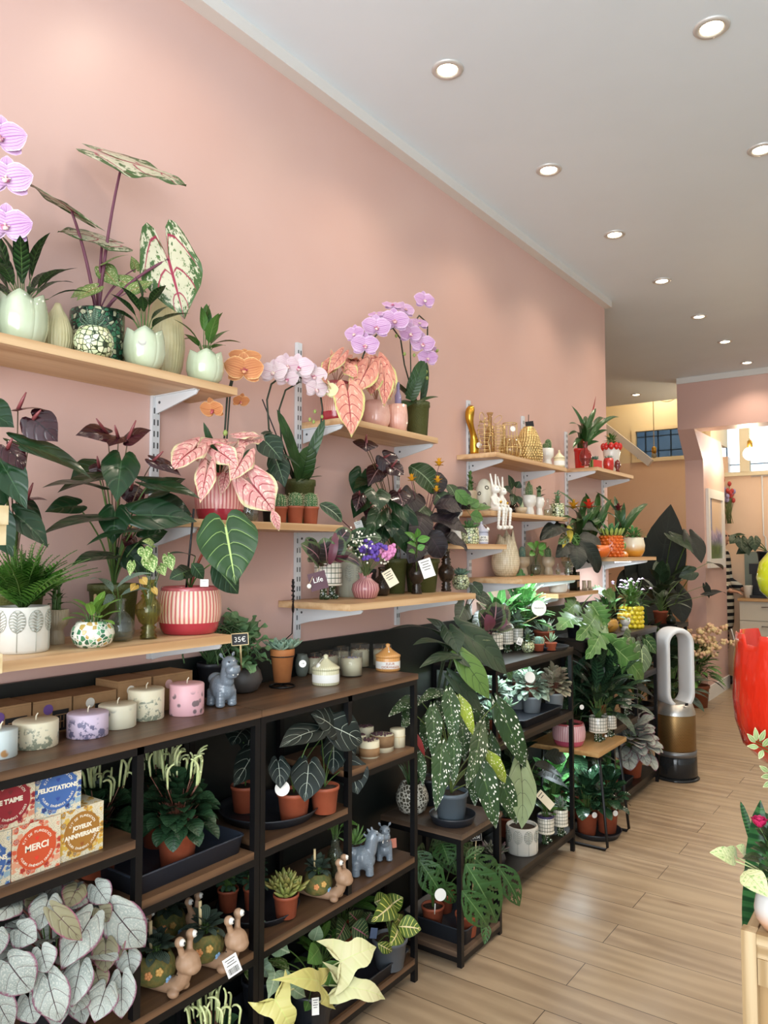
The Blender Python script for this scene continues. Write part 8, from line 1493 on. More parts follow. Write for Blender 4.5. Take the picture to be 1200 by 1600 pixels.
t=thing('lemon','yellow lemon shaped ornament among the leaves left of the yellow grape pot','ornament',(-1.630, 4.546, 0.957)); MB().fat((0,-.03,.03),(0,1,.05),(0,0,1),.075,.055,.055,tab=((0,.12),(.08,.3),(.25,.85),(.5,1),(.75,.85),(.92,.3),(1,.1)),n=14).build('fruit',YG,t); MB().fat((0,.043,.035),(.3,.6,.8),(1,0,0),.03,.016,.004).build('leaf',MIDL,t)
t=thing('potted_anthurium','large veined leaves in terracotta on the small upper board of the farthest rack','potted plant',(-1.53,4.70,.70)); nurs(t,.06,.09)
hand(t,leafmat('pale_veined_leaf','#36592f','#42683a',vein='#a9c08a',nv=5,k=1.2,vw=.07,mid=.03,midc='#b5c894'),[((-1.360, 4.338, 0.873),(-1.320, 4.180, 0.745),0.1195),((-1.400, 4.275, 0.894),(-1.360, 3.898, 0.869),0.0958),((-1.420, 4.629, 0.895),(-1.380, 4.679, 0.810),0.0915),((-1.440, 4.400, 0.933),(-1.420, 4.155, 0.922),0.1073),((-1.500, 4.763, 0.877),(-1.480, 4.523, 0.938),0.1156)],'heart',base=(0,0,.08),sr=.0022); disctag(t,(.055,-.04,.06),.016,(.75,-.6,.1),'plant_label')
t,r,h=bootplant('checked boot pot with a dark plant on the lower left board of the farthest rack',((-1.506, 4.498, 0.467), 0.0318, 0.1184)); bush(t,DARKC,16,.08,.12,.1,.05,'ovate',zb=h*.9,el=(70,-10),seed=98,face=.3)
t=thing('potted_begonia','silver rex begonia at the bottom of the farthest rack','potted plant',(-1.52,4.62,.085)); nurs(t,.07,.12)
bush(t,REX,60,.2,.24,.11,.11,'round',zb=.1,el=(50,-55),seed=99,face=.7,ruf=.03,nt=10,ns=4); tray('plant_tray','black tray under the rex begonia of the farthest rack',(-1.57,4.32,.085),.22,.36,.04,DKGREY)
t=thing('potted_clover','small bright green leafy plant at the bottom left of the farthest rack','potted plant',(-1.53,4.28,.095)); nurs(t,.05,.09); bush(t,FRESH,60,.1,.1,.035,.028,'round',zb=.085,el=(75,-30),seed=100,face=.2)
t=thing('potted_fern','leafy green plant on the upper left of the farthest rack','potted plant',(-1.6,4.3,.467)); nurs(t,.05,.09); bush(t,ORN,46,.15,.34,.16,.065,'lance',zb=.085,el=(75,-20),seed=101,face=.3)
t=thing('potted_calathea','dark feather leaved calathea on the floor behind the oak table and the farthest rack','potted plant',(-1.62,3.98,0)); nurs(t,.07,.13); bush(t,ORN,56,.15,.62,.2,.075,'lance',zb=.12,el=(70,-20),seed=151,face=.35,sr=.003)
t=thing('potted_ivy','light green trailing plant at the left end of the lit middle board','potted plant',(-1.665,2.86,.66)); nurs(t,.045,.075); bush(t,FRESH,60,.11,.13,.05,.04,'round',zb=.07,el=(75,-45),seed=152,face=.3)
t=thing('potted_fern','dim leafy plant at the back of the bottom board of the third rack','potted plant',(-1.655,3.28,.105)); nurs(t,.055,.09); bush(t,DKV,40,.14,.34,.13,.07,'ovate',zb=.085,el=(70,-15),seed=153,face=.3,sr=.002)

# ================================================================ tower fan
t=thing('tower_fan','white loop tower fan with a gold perforated base and smoky water tank','fan',(-1.379, 5.059, 0.000))
SM=mat('smoky_clear_plastic','#4a4d50',.08,trans=.75); MB().lathe([(0,0),(.135,0),(.138,.006),(.13,.014),(0,.014)],48,cap=False).build('foot_plate',SM,t)
MB().lathe([(.12,.014),(.126,.02),(.124,.135),(.118,.145)],48,cap=False).build('water_tank',SM,t); MB().lathe([(0,.016),(.09,.016),(.09,.135),(0,.135)],32,cap=False).build('tank_core',mat('dark_plastic','#1c1d20',.4),t)
MB().lathe([(.1,.143),(.124,.145),(.125,.178),(.1,.18)],48,cap=False).build('tank_collar',mat('gunmetal','#77787a',.35,metal=.7),t)
PERF=NT('gold_perforated_metal'); uv=PERF.coord('UV',(150.,26.,1.)); sp=PERF.n('SeparateXYZ',Vector=uv); ry=PERF.math('FLOOR',sp.outputs[1]); fx=PERF.math('SUBTRACT',PERF.math('FRACT',PERF.math('ADD',sp.outputs[0],PERF.math('MULTIPLY',PERF.math('MODULO',ry,2.),.5))),.5); fy=PERF.math('SUBTRACT',PERF.math('FRACT',sp.outputs[1]),.5); dd=PERF.math('SQRT',PERF.math('ADD',PERF.math('MULTIPLY',fx,fx),PERF.math('MULTIPLY',fy,fy)))
PERF.col(PERF.mix(PERF.ramp(dd,.34,.28),'#99794c','#3a2b18')).set(Roughness=.35,Metallic=.75); PERF=PERF.m
MB().lathe([(.119,.18),(.121,.183),(.121,.395),(.119,.4)],64,cap=False).build('filter_shroud',PERF,t)
MB().lathe([(.121,.4),(.119,.412),(.104,.465),(.07,.475),(0,.475)],48,cap=False).build('silver_neck',mat('satin_silver','#b3b0aa',.3,metal=.8),t)
LOOPW=mat('white_fan_plastic','#d5d8db',.3); n_=V((.74,-.67,0)).normalized(); a_=V((.67,.74,0)); b=MB(); hw,hh=.084,.238; cz=.685; N=64; prof=[]
for k in range(14):
    e=2*pi*k/14; prof.append((.019*(1 if cos(e)>0 else -1)*abs(cos(e))**.5,.075*(1 if sin(e)>0 else -1)*abs(sin(e))**.6))
rows=[]
def stad(s):
    s=s%1; sl=2*(hh-hw)*1.; arc=pi*hw; tot=2*sl+2*arc; d=s*tot
    if d<sl: return (hw,-(hh-hw)+d),(1,0)
    d-=sl
    if d<arc: an=d/hw; return (hw*cos(an),hh-hw+hw*sin(an)),(cos(an),sin(an))
    d-=arc
    if d<sl: return (-hw,hh-hw-d),(-1,0)
    d-=sl; an=pi+d/hw; return (hw*cos(an),-(hh-hw)+hw*sin(an)),(cos(an),sin(an))
for i in range(N):
    (px,pz),(nx,nz)=stad(i/N); rows.append([b.vert(a_*(px+nx*q)+n_*w+V((0,0,cz+pz+nz*q))) for q,w in prof])
for i in range(N):
    A,B=rows[i],rows[(i+1)%N]
    for k in range(14): b.face(A[k],A[(k+1)%14],B[(k+1)%14],B[k])
b.build('air_loop',LOOPW,t); MB().add(MB().box(-.01,.01,-.008,.008,-.002,.003),frame(V((.0,0,.44))+V((.78,-.62,.3)).normalized()*.118,(.62,.78,0),(0,0,1))).build('display',INK,t,False)
WALLX=-9.
# ================================================================ plants at the end of the room
def stand(label,loc,sx,sy,h):
    t=thing('plant_stand',label,'plant stand',loc); MB().box(-sx/2,sx/2,-sy/2,sy/2,h-.03,h).build('stand_top',BLACKMETAL,t,False,bevel=.003)
    for x in (-1,1):
        for y in (-1,1): MB().box(x*(sx/2-.02)-.012,x*(sx/2-.02)+.012,y*(sy/2-.02)-.012,y*(sy/2-.02)+.012,0,h-.03).build('leg',BLACKMETAL,t,False)
    MB().box(-sx/2+.03,sx/2-.03,-sy/2+.03,sy/2-.03,.15,.17).build('lower_board',BLACKMETAL,t,False); return t
stand('tall black plant stand near the pink pillar',(-1.88,6.55,0),.34,.34,.83)
BIGD=leafmat('huge_dark_alocasia_leaf','#141d18','#1a251c',vein='#26332a',nv=6,k=1.3,vw=.06,mid=.03,midc='#26332a',rough=.6); BIGM=leafmat('dim_green_leaf','#2f4530','#3a5238',vein='#4a6347',nv=5,vw=.06,midc='#4a6347')
t=thing('potted_alocasia','huge dark elephant ear alocasia against the orange wall','potted plant',(-2.116, 7.250, 0.108)); t.location.z=0; lath(t,'pot',DKGREY,P_NURS,.13,.3)
hand(t,BIGD,[((-2.106, 7.200, 1.108),(-1.994, 7.300, 1.859),0.4142,(.45,-.88,.1)),((-1.779, 7.100, 1.556),(-1.651, 6.950, 1.321),0.1903,(.4,-.4,.8)),((-2.194, 7.200, 1.420),(-2.306, 7.100, 1.018),0.3324),((-2.226, 7.100, 1.167),(-2.420, 7.000, 1.042),0.3067,(.4,-.6,.6)),((-1.936, 7.200, 1.055),(-1.849, 7.100, 0.778),0.2299),((-2.229, 7.100, 0.991),(-2.100, 7.000, 0.715),0.3254),((-2.055, 7.300, 1.047),(-2.193, 7.200, 0.828),0.3320)],'shield',n=(.5,-.8,.2),base=(0,0,.3),sr=.009,nt=14,ns=5)
hand(t,BIGM,[((-1.920, 7.050, 1.557),(-1.700, 6.900, 1.409),0.1347,(.2,-.5,.9)),((-1.716, 6.950, 1.243),(-1.832, 6.900, 1.198),0.1332,(.6,-.7,.3)),((-1.885, 7.000, 1.222),(-1.703, 6.900, 1.283),0.1339,(.3,-.6,.7))],'heart',base=(0,0,.3),sr=.006,name='green_leaves',sname='green_stems')
t=thing('potted_plant','dark leafy plant in a small terracotta pot on the tall black stand','potted plant',(-1.88,6.52,.83)); nurs(t,.06,.1)
bush(t,BIGM,24,.22,.3,.17,.1,'ovate',zb=.09,el=(70,-10),seed=110,face=.2); hand(t,BIGM,[((-1.750, 7.582, 1.312),(-1.700, 7.999, 1.245),0.1101,(.1,-.5,.9))],'ovate',base=(0,0,.1),sr=.004,name='long_leaf',sname='long_stem'); hand(t,BIGD,[((-1.750, 7.555, 1.016),(-1.700, 8.113, 1.004),0.0859,(.2,-.5,.8)),((-1.780, 7.619, 1.101),(-1.750, 7.626, 0.982),0.0841)],'heart',base=(0,0,.1),sr=.003,name='dark_leaf',sname='dark_stem')
t=thing('glass_jar','small green glass jar beside the terracotta pot on the tall stand','jar',(-1.78,6.46,.83)); glassv(t,.04,.1,GLASSGR,P_FLASK,0)
for i,(x,y,H,R,L,n,lm,lb) in enumerate(((-2.1,5.55,.85,.42,.3,60,BIGD,'dark bushy floor plant filling the recess behind the fan'),(-2.45,6.0,.95,.4,.32,46,BIGD,'tall dark floor plant at the back left of the recess'),(-1.9,5.95,.62,.34,.24,50,BIGM,'dim green floor plant right behind the tower fan'),(-1.70,6.12,.4,.26,.2,40,BIGM,'low dark floor plant before the tall black stand'))):
    t=thing('floor_plant',lb,'potted plant',(x,y,0)); lath(t,'pot',DKGREY,P_NURS,.14,.26); 
    rn=random.Random(i); 
    bush(t,lm,n,R,H,L,L*.5,'ovate',zb=.26,el=(75,-20),seed=120+i,sr=.004,face=.25)
FLO=mat('cream_kalanchoe','#d9c790',.6,c2='#d9a890',ns=20)
t=thing('flower_bucket','cream and pink flower bunch with trailing ferns in the rust coloured pot by the stand','bouquet',(-1.829, 7.444, 0.000)); lath(t,'pot',mat('rust_pot','#7a4026',.6),P_NURS,.11,.2)
bush(t,leafmat('light_fern_green','#5f8a45','#6f9a4f'),60,.3,.34,.15,.07,'lobed',zb=.2,el=(60,-45),seed=130,face=.4); bush(t,BIGD,20,.26,.3,.16,.03,'lance',zb=.2,el=(40,-30),seed=131,face=.3,name='dark_leaves',sname='dark_stems')
b=MB(); rn=random.Random(4); 
for i in range(46):
    c=V((rn.gauss(.08,.1),rn.gauss(-.03,.1),.62+rn.gauss(0,.07))); b=MB()
    for k in range(8): b.ball(c+V((rn.uniform(-1,1),rn.uniform(-1,1),rn.uniform(-.7,.7)))*.024,.016,n=6,m=4)
    b.build('flower_head',FLO,t)
s_=MB(); [stalk(s_,(0,0,.2),(rn.gauss(.08,.09),rn.gauss(-.03,.09),.6),.003) for i in range(20)]; s_.build('flower_stems',STEM,t)
# ================================================================ kitchenette
CAB=mat('greige_cabinet','#b9b3a2',.5); STEEL=mat('brushed_steel','#9a9a98',.35,metal=.8); CT=.935
for i in range(3):
    x0=-1.70+i*.62; t=thing('drawer_cabinet',('greige drawer cabinet next to the person in stripes','greige drawer cabinet under the microwave, behind the red vase','greige drawer cabinet at the right end of the counter')[i],'cabinet',(x0+.305,8.99,0),'greige kitchenette cabinets')
    MB().box(-.305,.305,-.27,.27,.1,CT-.03).box(-.3,.3,-.22,.27,0,.1).build('body',CAB,t,False)
    for z0,z1 in ((.1,.4),(.405,.7),(.705,CT-.035)):
        d=MB().box(-.302,.302,-.29,-.271,z0+.003,z1).build('drawer_front',CAB,t,False,bevel=.003); z=z1-.05; MB().tube([(-.09,-.291,z),(-.09,-.312,z),(.09,-.312,z),(.09,-.291,z)],.006,6).build('handle',STEEL,d)
t=MB().box(-1.71,.2,8.67,9.285,CT-.03,CT).build('worktop',wood('kitchen_oak','#8f6b40','#b58f5d',0),None,False,bevel=.003); tag(t,'oak kitchenette worktop holding cups and black machines','worktop')
struct('trim_6',MB().box(-1.75,.2,9.285,9.3,CT,1.42),mat('grey_green_splashback','#7f8a80',.5))
t=thing('coffee_machine','black coffee machine on the worktop left of the microwave','coffee machine',(-1.749, 9.159, 0.935)); t.location=(-1.50,8.93,CT); MB().box(-.11,.11,-.02,.16,0,.36).box(-.11,.11,-.16,-.02,.25,.36).box(-.11,.11,-.16,-.02,0,.03).build('body',mat('black_appliance','#17181a',.3),t,False,bevel=.008); MB().lathe([(.03,.2),(.035,.25)],16,c=(0,-.09,0)).build('spout',STEEL,t)
t=thing('microwave','black microwave at the right of the worktop','microwave',(-1.13,8.95,CT)); MB().box(-.24,.24,-.17,.17,0,.27).build('body',mat('black_appliance','#17181a',.3),t,False,bevel=.006); d=MB().box(-.23,.13,-.182,-.171,.02,.25).build('door',mat('black_glass','#0c0d0f',.1),t,False); MB().box(-.2,.1,-.1845,-.1825,.23,.242).build('door_edge',STEEL,d,False); MB().tube([(.115,-.182,.05),(.115,-.2,.05),(.115,-.2,.22),(.115,-.182,.22)],.006).build('handle',STEEL,d)
t=thing('watering_can','yellow plastic watering jug standing on the microwave','watering can',(-1.15,8.93,CT+.27)); YC=mat('yellow_plastic','#c99a1c',.35); MB().lathe([(0,0),(.085,0),(.095,.02),(.09,.14),(.06,.2),(.05,.21)],28,cap=False).build('body',YC,t); MB().tube([(.08,0,.13),(.13,0,.16),(.13,0,.06),(.09,0,.03)],.012).build('handle',YC,t); MB().tube([(-.06,0,.06),(-.14,0,.18)],[.02,.012]).build('spout',YC,t)
t=thing('potted_alocasia','small heart leaved plant in the black pot on the coffee machine','potted plant',(-1.47,8.97,CT+.36)); nurs(t,.1,.13,DKGREY); hand(t,BIGM,[((-1.755, 8.900, 1.571),(-1.811, 8.850, 1.502),.12,(.2,-.8,.5)),((-1.705, 8.900, 1.557),(-1.687, 8.860, 1.420),.13,(.2,-.9,.3)),((-1.579, 8.900, 1.556),(-1.563, 8.860, 1.420),.13,(.2,-.9,.3)),((-1.661, 8.900, 1.516),(-1.626, 8.860, 1.379),.12,(.2,-.9,.3)),((-1.797, 8.950, 1.587),(-1.660, 8.900, 1.598),.09,(.1,-.5,.8)),((-1.640, 8.950, 1.468),(-1.759, 8.900, 1.392),.12,(.2,-.8,.4))],'heart',base=(0,0,.12),sr=.005)
CUPM=mat('paper_cup_white','#d6d2c4',.6)
def pcup(label,loc,k,emblem):
    t=thing('paper_cup',label,'cup',loc); MB().lathe([(0,0),(.03*k,0),(.042*k,.115*k),(.043*k,.118*k),(.04*k,.116*k),(.03*k,.01)],28,cap=False).build('cup_wall',CUPM,t); 
    if emblem:
        nn=V((.2,-1,0)).normalized(); M=frame(nn*.0385*k+V((0,0,.065*k)),V((0,0,1)).cross(nn),(0,0,1)); e=MB().add(MB().lathe([(0,.0),(.019*k,0),(.019*k,.001),(0,.001)],28,cap=False),M).build('emblem',mat('dark_green_print','#16382a',.6),t,False); b=MB().add(MB().lathe([(.0125*k,.0012),(.014*k,.0012)],28,cap=False),M); b.add(MB().fat((0,-.009*k,.0014),(0,1,0),(0,0,1),.018*k,.012*k,.0006),M); b.build('emblem_figure',CUPM,e,False)
pcup('white paper cup with a round dark green emblem near the worktop edge',(-1.38,8.74,CT),1.15,True); pcup('plain pale cup at the left end of the worktop',(-1.63,8.80,CT),1.1,False)
# ---------------- person
STR=NT('black_cream_stripes'); z_=STR.n('SeparateXYZ',Vector=STR.coord('Object')).outputs[2]; f=STR.math('PINGPONG',STR.math('MULTIPLY',z_,13.5),.5); STR.col(STR.mix(STR.ramp(f,.23,.27),'#121214','#d9cdb5')).set(Roughness=.8); STR=STR.m
SKIN=mat('skin','#b98a70',.5)
t=thing('person','person in a black and cream striped dress standing behind the pink pillar, facing the counter','person',(-1.965,9.02,0),None,RD(-12))
def cap(b,p,q,r0,r1,n=9):
    p=V(p); q=V(q)
    for i in range(n+1): f=i/n; b.ball(p.lerp(q,f),r0+(r1-r0)*f,n=12,m=8)
b=MB()
for s in (-1,1):
    cap(b,(0,s*.085,.86),(.01,s*.085,.48),.075,.05); cap(b,(.01,s*.085,.48),(-.01,s*.085,.09),.048,.033); cap(b,(-.03,s*.085,.035),(.13,s*.09,.022),.034,.022,8)
    cap(b,(0,s*.165,1.36),(.01,s*.2,1.1),.045,.038); cap(b,(.01,s*.2,1.1),(.2,s*.16,1.0),.036,.025); b.ball((.24,s*.155,.995),.04,.034,.016)
    for k in range(4): y=s*.155+(k-1.5)*.017; L=(.05,.06,.056,.044)[k]; cap(b,(.265,y,.995),(.265+L*.6,y,.985),.009,.008,5); cap(b,(.265+L*.6,y,.985),(.265+L,y,.965),.008,.007,4)
    cap(b,(.225,s*.155-s*.03,.99),(.265,s*.155-s*.055,.975),.011,.009,5)
cap(b,(0,0,.9),(0,0,1.15),.12,.105); cap(b,(0,0,1.15),(0,0,1.36),.11,.1); cap(b,(0,-.1,1.37),(0,.1,1.37),.06,.06); cap(b,(0,0,1.38),(.02,0,1.5),.052,.05)
b.ball((.02,0,1.575),.095,.075,.115); b.ball((.05,0,1.53),.06,.055,.06); b.fat((.1,0,1.58),(.5,0,-1),(0,1,0),.05,.03,.035)
for s in (-1,1): b.ball((.01,s*.076,1.57),.018,.01,.03)
b.build('body',SKIN,t,remesh=.007)
d=MB(); cap(d,(0,0,1.36),(0,0,1.1),.125,.118); cap(d,(0,0,1.1),(0,0,.9),.12,.155); cap(d,(0,0,.9),(.0,0,.66),.155,.15); cap(d,(0,-.13,1.37),(0,.13,1.37),.07,.07)
for s in (-1,1): cap(d,(0,s*.165,1.36),(.01,s*.2,1.1),.062,.056); cap(d,(.01,s*.2,1.1),(.15,s*.172,1.03),.052,.045)
d.build('striped_dress',STR,t,remesh=.012)
h=MB(); h.ball((-.015,0,1.6),.11,.092,.11); cap(h,(-.06,0,1.58),(-.08,0,1.38),.08,.06); [cap(h,(0,s*.075,1.6),(-.01,s*.09,1.42),.035,.03) for s in (-1,1)]; h.build('hair',mat('auburn_hair','#4f2a1e',.6),t,remesh=.012)
e=MB(); [e.ball((.105,s*.033,1.595),.011) for s in (-1,1)]; e.build('eyes',INK,t); MB().fat((.105,-.022,1.51),(0,1,0),(1,0,0),.044,.012,.012).build('mouth',mat('lip','#9a5048',.5),t)
g=MB(); [cap(g,(.01,s*.085,.5),(-.01,s*.085,.1),.051,.037) for s in (-1,1)]; g.build('dark_tights',mat('dark_tights','#1c1718',.7),t); g=MB(); [cap(g,(-.035,s*.085,.036),(.14,s*.09,.026),.041,.03) for s in (-1,1)]; g.build('shoes',INK,t,remesh=.008)
# ---------------- framed mirror, dried bunch, broom
y0,y1,z0,z1=(-1.800, 7.865, 2.049)[1],(-1.800, 8.553, 2.056)[1],(-1.800, 7.819, 1.260)[2],(-1.800, 7.889, 2.038)[2]
t=thing('wall_mirror','white framed mirror on the side of the pink pillar, its lilac flower reflection painted on','mirror',(-1.815,(y0+y1)/2,(z0+z1)/2)); a=(y1-y0)/2; c=(z1-z0)/2; w=.07
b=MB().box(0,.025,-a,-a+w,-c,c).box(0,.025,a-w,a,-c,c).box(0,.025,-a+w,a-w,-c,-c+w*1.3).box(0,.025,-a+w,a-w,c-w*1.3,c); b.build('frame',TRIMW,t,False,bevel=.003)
MIRR=NT('painted_mirror_reflection'); oc=MIRR.coord('Object'); zz=MIRR.n('SeparateXYZ',Vector=oc); v=MIRR.n('TexVoronoi',Vector=oc,Scale=26.); n=MIRR.noise(oc,7,4); low=MIRR.ramp(MIRR.math('ADD',zz.outputs[2],MIRR.math('MULTIPLY',n,.25)),.16,.06); lil=MIRR.mix(MIRR.n('SeparateColor',Color=v.outputs[1]).outputs[0],'#6a5f86','#b5a6c2'); gr=MIRR.mix(n,'#3a4a2a','#7a8a55'); fl_=MIRR.mix(MIRR.ramp(zz.outputs[2],-.2,-.08),gr,lil); MIRR.col(MIRR.mix(low,MIRR.mix(MIRR.ramp(zz.outputs[1],-.16,-.13),'#4a6a9a','#d0b294'),fl_)).set(Roughness=.25)  # the mirror's reflection of lilac flowers, painted as flat colour
MB().box(.002,.008,-a+w,a-w,-c+w*1.3,c-w*1.3).build('print',MIRR.m,t,False)  # mirror pane carrying the painted reflection, no printed picture
t=thing('dried_bouquet','dried red and lilac flower bunch hanging on the back wall beside the pillar','bouquet',(-1.886, 9.200, 1.936)); b=MB(); s_=MB(); rn=random.Random(6); bl=MB()
for i in range(30): p=V((rn.gauss(-.02,.05),rn.gauss(0,.03),.14+rn.gauss(0,.05))); s_.tube([(rn.gauss(0,.015),0,-.2),p],.003,4); (b if i%3 else bl).ball(p,.022,.022,.03,6,4)
b.build('red_flowers',mat('dried_red','#b03a35',.7),t); bl.build('lilac_flowers',mat('dried_lilac','#9a8fb0',.7),t); s_.build('stems',mat('dried_stem','#6f7a4a',.7),t)
t=thing('dustpan','grey upright dustpan and brush with a red hook leaning beside the pillar','dustpan',(-1.70,8.62,0)); MB().box(-.04,.08,-.1,.1,0,.26).build('pan',mat('grey_plastic_pan','#5a5856',.5),t,False,bevel=.008); MB().tube([(.02,0,.26),(-.07,.0,.62)],.012).build('handle',STEEL,t); MB().fat((.05,-.11,.0),(0,0,1),(0,1,0),.05,.03,.02).build('red_hook',RED,t)
# ---------------- pendant bulbs
BULBON=mat('lit_globe_bulb','#fff2d6',.3,em='#ffe9bd',ems=14)
def pend(label,px,top,r,lit):
    t=thing('pendant_bulb',label,'pendant lamp',px); h=top-px[2]; MB().ball((0,0,0),r,n=24,m=16).build('globe',BULBON if lit else mat('unlit_clear_bulb','#d9cfae',.1,trans=.7),t); MB().lathe([(.02,r*.9),(.026,r*.95),(.026,r+.06),(.01,r+.075)],18).build('socket',mat('brass','#b5903f',.3,metal=.9),t)
    b=MB(); b.tube([(0,0,r+.07),(0,0,h-.002)],.005,6)
    if not lit: b.tube([(.16+.13*cos(a),0,h-.22+.12*sin(a)) for a in [2*pi*i/28 for i in range(28)]],.005,6,closed=True); b.tube([(0,0,h-.12),(.2,.02,h-.08),(.5,.0,h-.03)],.005,6); b.tube([(0,0,h-.12),(-.4,.0,h-.22),(-.62,.0,h-.2)],.004,6)
    b.build('cord',mat('cream_cord','#d9cba0',.6),t)
pend('lit round globe bulb hanging before the barred window',(-1.515, 8.450, 2.414),3.08,.067,True); pend('small unlit bulb on a looped cord in the recess',(-2.576, 8.800, 2.509),3.45,.03,False)
l=bpy.data.lights.new('globe','POINT'); l.energy=14; l.color=(1,.82,.55); l.shadow_soft_size=.07; o=bpy.data.objects.new('globe_glow',l); o.location=V((-1.515, 8.450, 2.414))+V((0,-.12,-.02)); COL.objects.link(o)
for x,y,z in ((-2.6,8.95,3.3),(-1.0,8.6,2.9)):
    l=bpy.data.lights.new('back_room','POINT'); l.energy=7; l.color=(1,.89,.7); l.shadow_soft_size=.1; o=bpy.data.objects.new('back_room_lamp',l); o.location=(x,y,z); COL.objects.link(o)
l=bpy.data.lights.new('back_window_light','AREA'); l.shape='RECTANGLE'; l.size=2.2; l.size_y=.6; l.energy=4; l.color=(.85,.93,1.); o=bpy.data.objects.new('back_window_daylight',l); o.location=(-.95,9.6,2.61); o.rotation_euler=(RD(-90),0,0); COL.objects.link(o)
# ================================================================ foreground at the right edge
c0=V((-0.372, 1.838, 0.600)); PINE=wood('pine_batten','#a1855c','#d3bb94',2,.55); PINEH=wood('pine_batten_flat','#a1855c','#d3bb94',0,.55)
t=thing('wooden_crate','light pine batten crate table at the bottom right corner','crate',(c0.x,c0.y,0)); W_=.42; bw=.03
for x in (0,W_-bw):
    for y in (0,W_-bw): MB().box(x,x+bw,y,y+bw,0,.6).build('post',PINE,t,False,bevel=.002)
for y in (.004,W_-bw): MB().box(bw,W_-bw,y,y+.02,.575,.597).box(bw,W_-bw,y+.006,y+.022,.545,.572).build('rail',PINEH,t,False,bevel=.001)
for y in (.024,): MB().box(bw*.2,bw*.9,bw,W_-bw,.555,.597).box(W_-bw*.9,W_-bw*.2,bw,W_-bw,.555,.597).build('side_rail',wood('pine_batten_side','#a1855c','#d3bb94',1,.55),t,False)
MB().box(bw,W_-bw,.024,W_-bw,.583,.595).build('top_board',PINEH,t,False); MB().box(bw,W_-bw,.03,.045,.0,.5).build('back_panel',mat('plywood_shade','#a98a5f',.6),t,False); MB().box(bw+.001,bw+.035,.006,.02,.49,.545).build('corner_block',PINE,t,False)
t,r,h=mk('potted_rose','pink rose bush in the white and peach egg pot on the pine crate','potted plant',((-0.303, 1.896, 0.597), 0.0517, 0.0818))
WP=NT('white_peach_glaze'); z_=WP.n('SeparateXYZ',Vector=WP.coord('Object')).outputs[2]; WP.col(WP.mix(WP.ramp(z_,.01,.055),'#dba883','#e3e2de')).set(Roughness=.15,Coat_Weight=.5)
lath(t,'pot',WP.m,[(.55,0),(.75,.04),(.97,.28),(1,.5),(.92,.8),(.8,1)],r,h); ROSL=leafmat('rose_leaf','#2f4f2a','#3b5f32',midc='#5a7a4a',rough=.35); o=V(t.location)
bush(t,ROSL,90,.085,.16,.036,.026,'ovate',zb=h*.9,el=(70,-30),seed=140,face=.3,sr=.001)
b=MB()
RP=V((-0.336, 1.875, 0.814))-o
for k,(n_,e,q) in enumerate(((5,82,.8),(6,68,1.),(6,50,1.05))):
    for j in range(n_): a=2*pi*j/n_+k*.6; d=V((cos(a)*cos(RD(e)),sin(a)*cos(RD(e)),sin(RD(e)))); leaf(b,RP,RP+d*.026*q,.02*q,(-d.x,-d.y,.4),'petal',-.1,.25,0,6,2)
b.build('rose_bloom',mat('pink_rose_petal','#c9255f',.5,c2='#a81c4c',ns=60),t); s_=MB(); stalk(s_,(0,0,h),RP,.0015); s_.build('rose_stem',STEM,t)
POTH=leafmat('variegated_pothos_leaf','#c3cf94','#d9dba8',mot='#8fae6a',ms=5,mt=(.52,.6),midc='#b5c58a',rough=.35)
hand(t,POTH,[((-0.383, 1.860, 0.735),(-0.426, 1.810, 0.760),0.042,(.2,-.6,.7)),((-0.386, 1.890, 0.733),(-0.402, 1.860, 0.761),.03,(.3,-.5,.7)),((-0.361, 1.830, 0.728),(-0.308, 1.790, 0.702),0.054,(.5,-.8,.3)),((-0.372, 1.910, 0.737),(-0.388, 1.890, 0.758),.03,(.3,-.5,.7)),((-0.342, 1.850, 0.728),(-0.352, 1.830, 0.708),.03,(.4,-.8,.3))],'ovate',base=(0,0,h),sr=.0022,sm=mat('pale_stem','#b9c58a',.5),name='pothos_leaves',sname='pothos_stems',arch=.12)
SANS=leafmat('snake_plant_leaf','#3f7a45','#4f8f50',stripe='#2f5f38',sw=(.4,.7),nv=14,k=.1,mid=.0,midc='#3f7a45',rough=.35)
t=thing('snake_plant','tall banded snake plant behind the pine crate','potted plant',(c0.x+.14,c0.y+.62,0)); lath(t,'pot',DKGREY,P_NURS,.1,.22)
hand(t,SANS,[((-0.459, 2.400, 0.308),(-0.433, 2.440, 0.709),0.068,(.3,-.95,.1)),((-0.420, 2.380, 0.345),(-0.383, 2.400, 0.708),.06,(.2,-.95,.2)),((-0.448, 2.430, 0.566),(-0.494, 2.480, 0.684),.02,(.3,-.9,.3)),((-0.421, 2.480, 0.286),(-0.379, 2.530, 0.623),.06,(.3,-.9,.1))],'strap',sr=0,arch=.03,fold=.25,name='leaves')
s_=MB(); [s_.tube([V((0,0,.2)),V(p)-V(t.location)],.02,6) for p in ((-0.459, 2.400, 0.308),(-0.420, 2.380, 0.345),(-0.421, 2.480, 0.286))]; s_.build('leaf_bases',SANS,t)
t=thing('potted_ivy','thin sprigs of variegated small leaves reaching in front of the red vase','potted plant',(c0.x+.3,c0.y+.33,.597)); nurs(t,.045,.08); SPR=leafmat('pale_sprig_leaf','#8fa86a','#a9bd80',edge='#d6d9a8',ea=.8,midc='#d9dbb0')
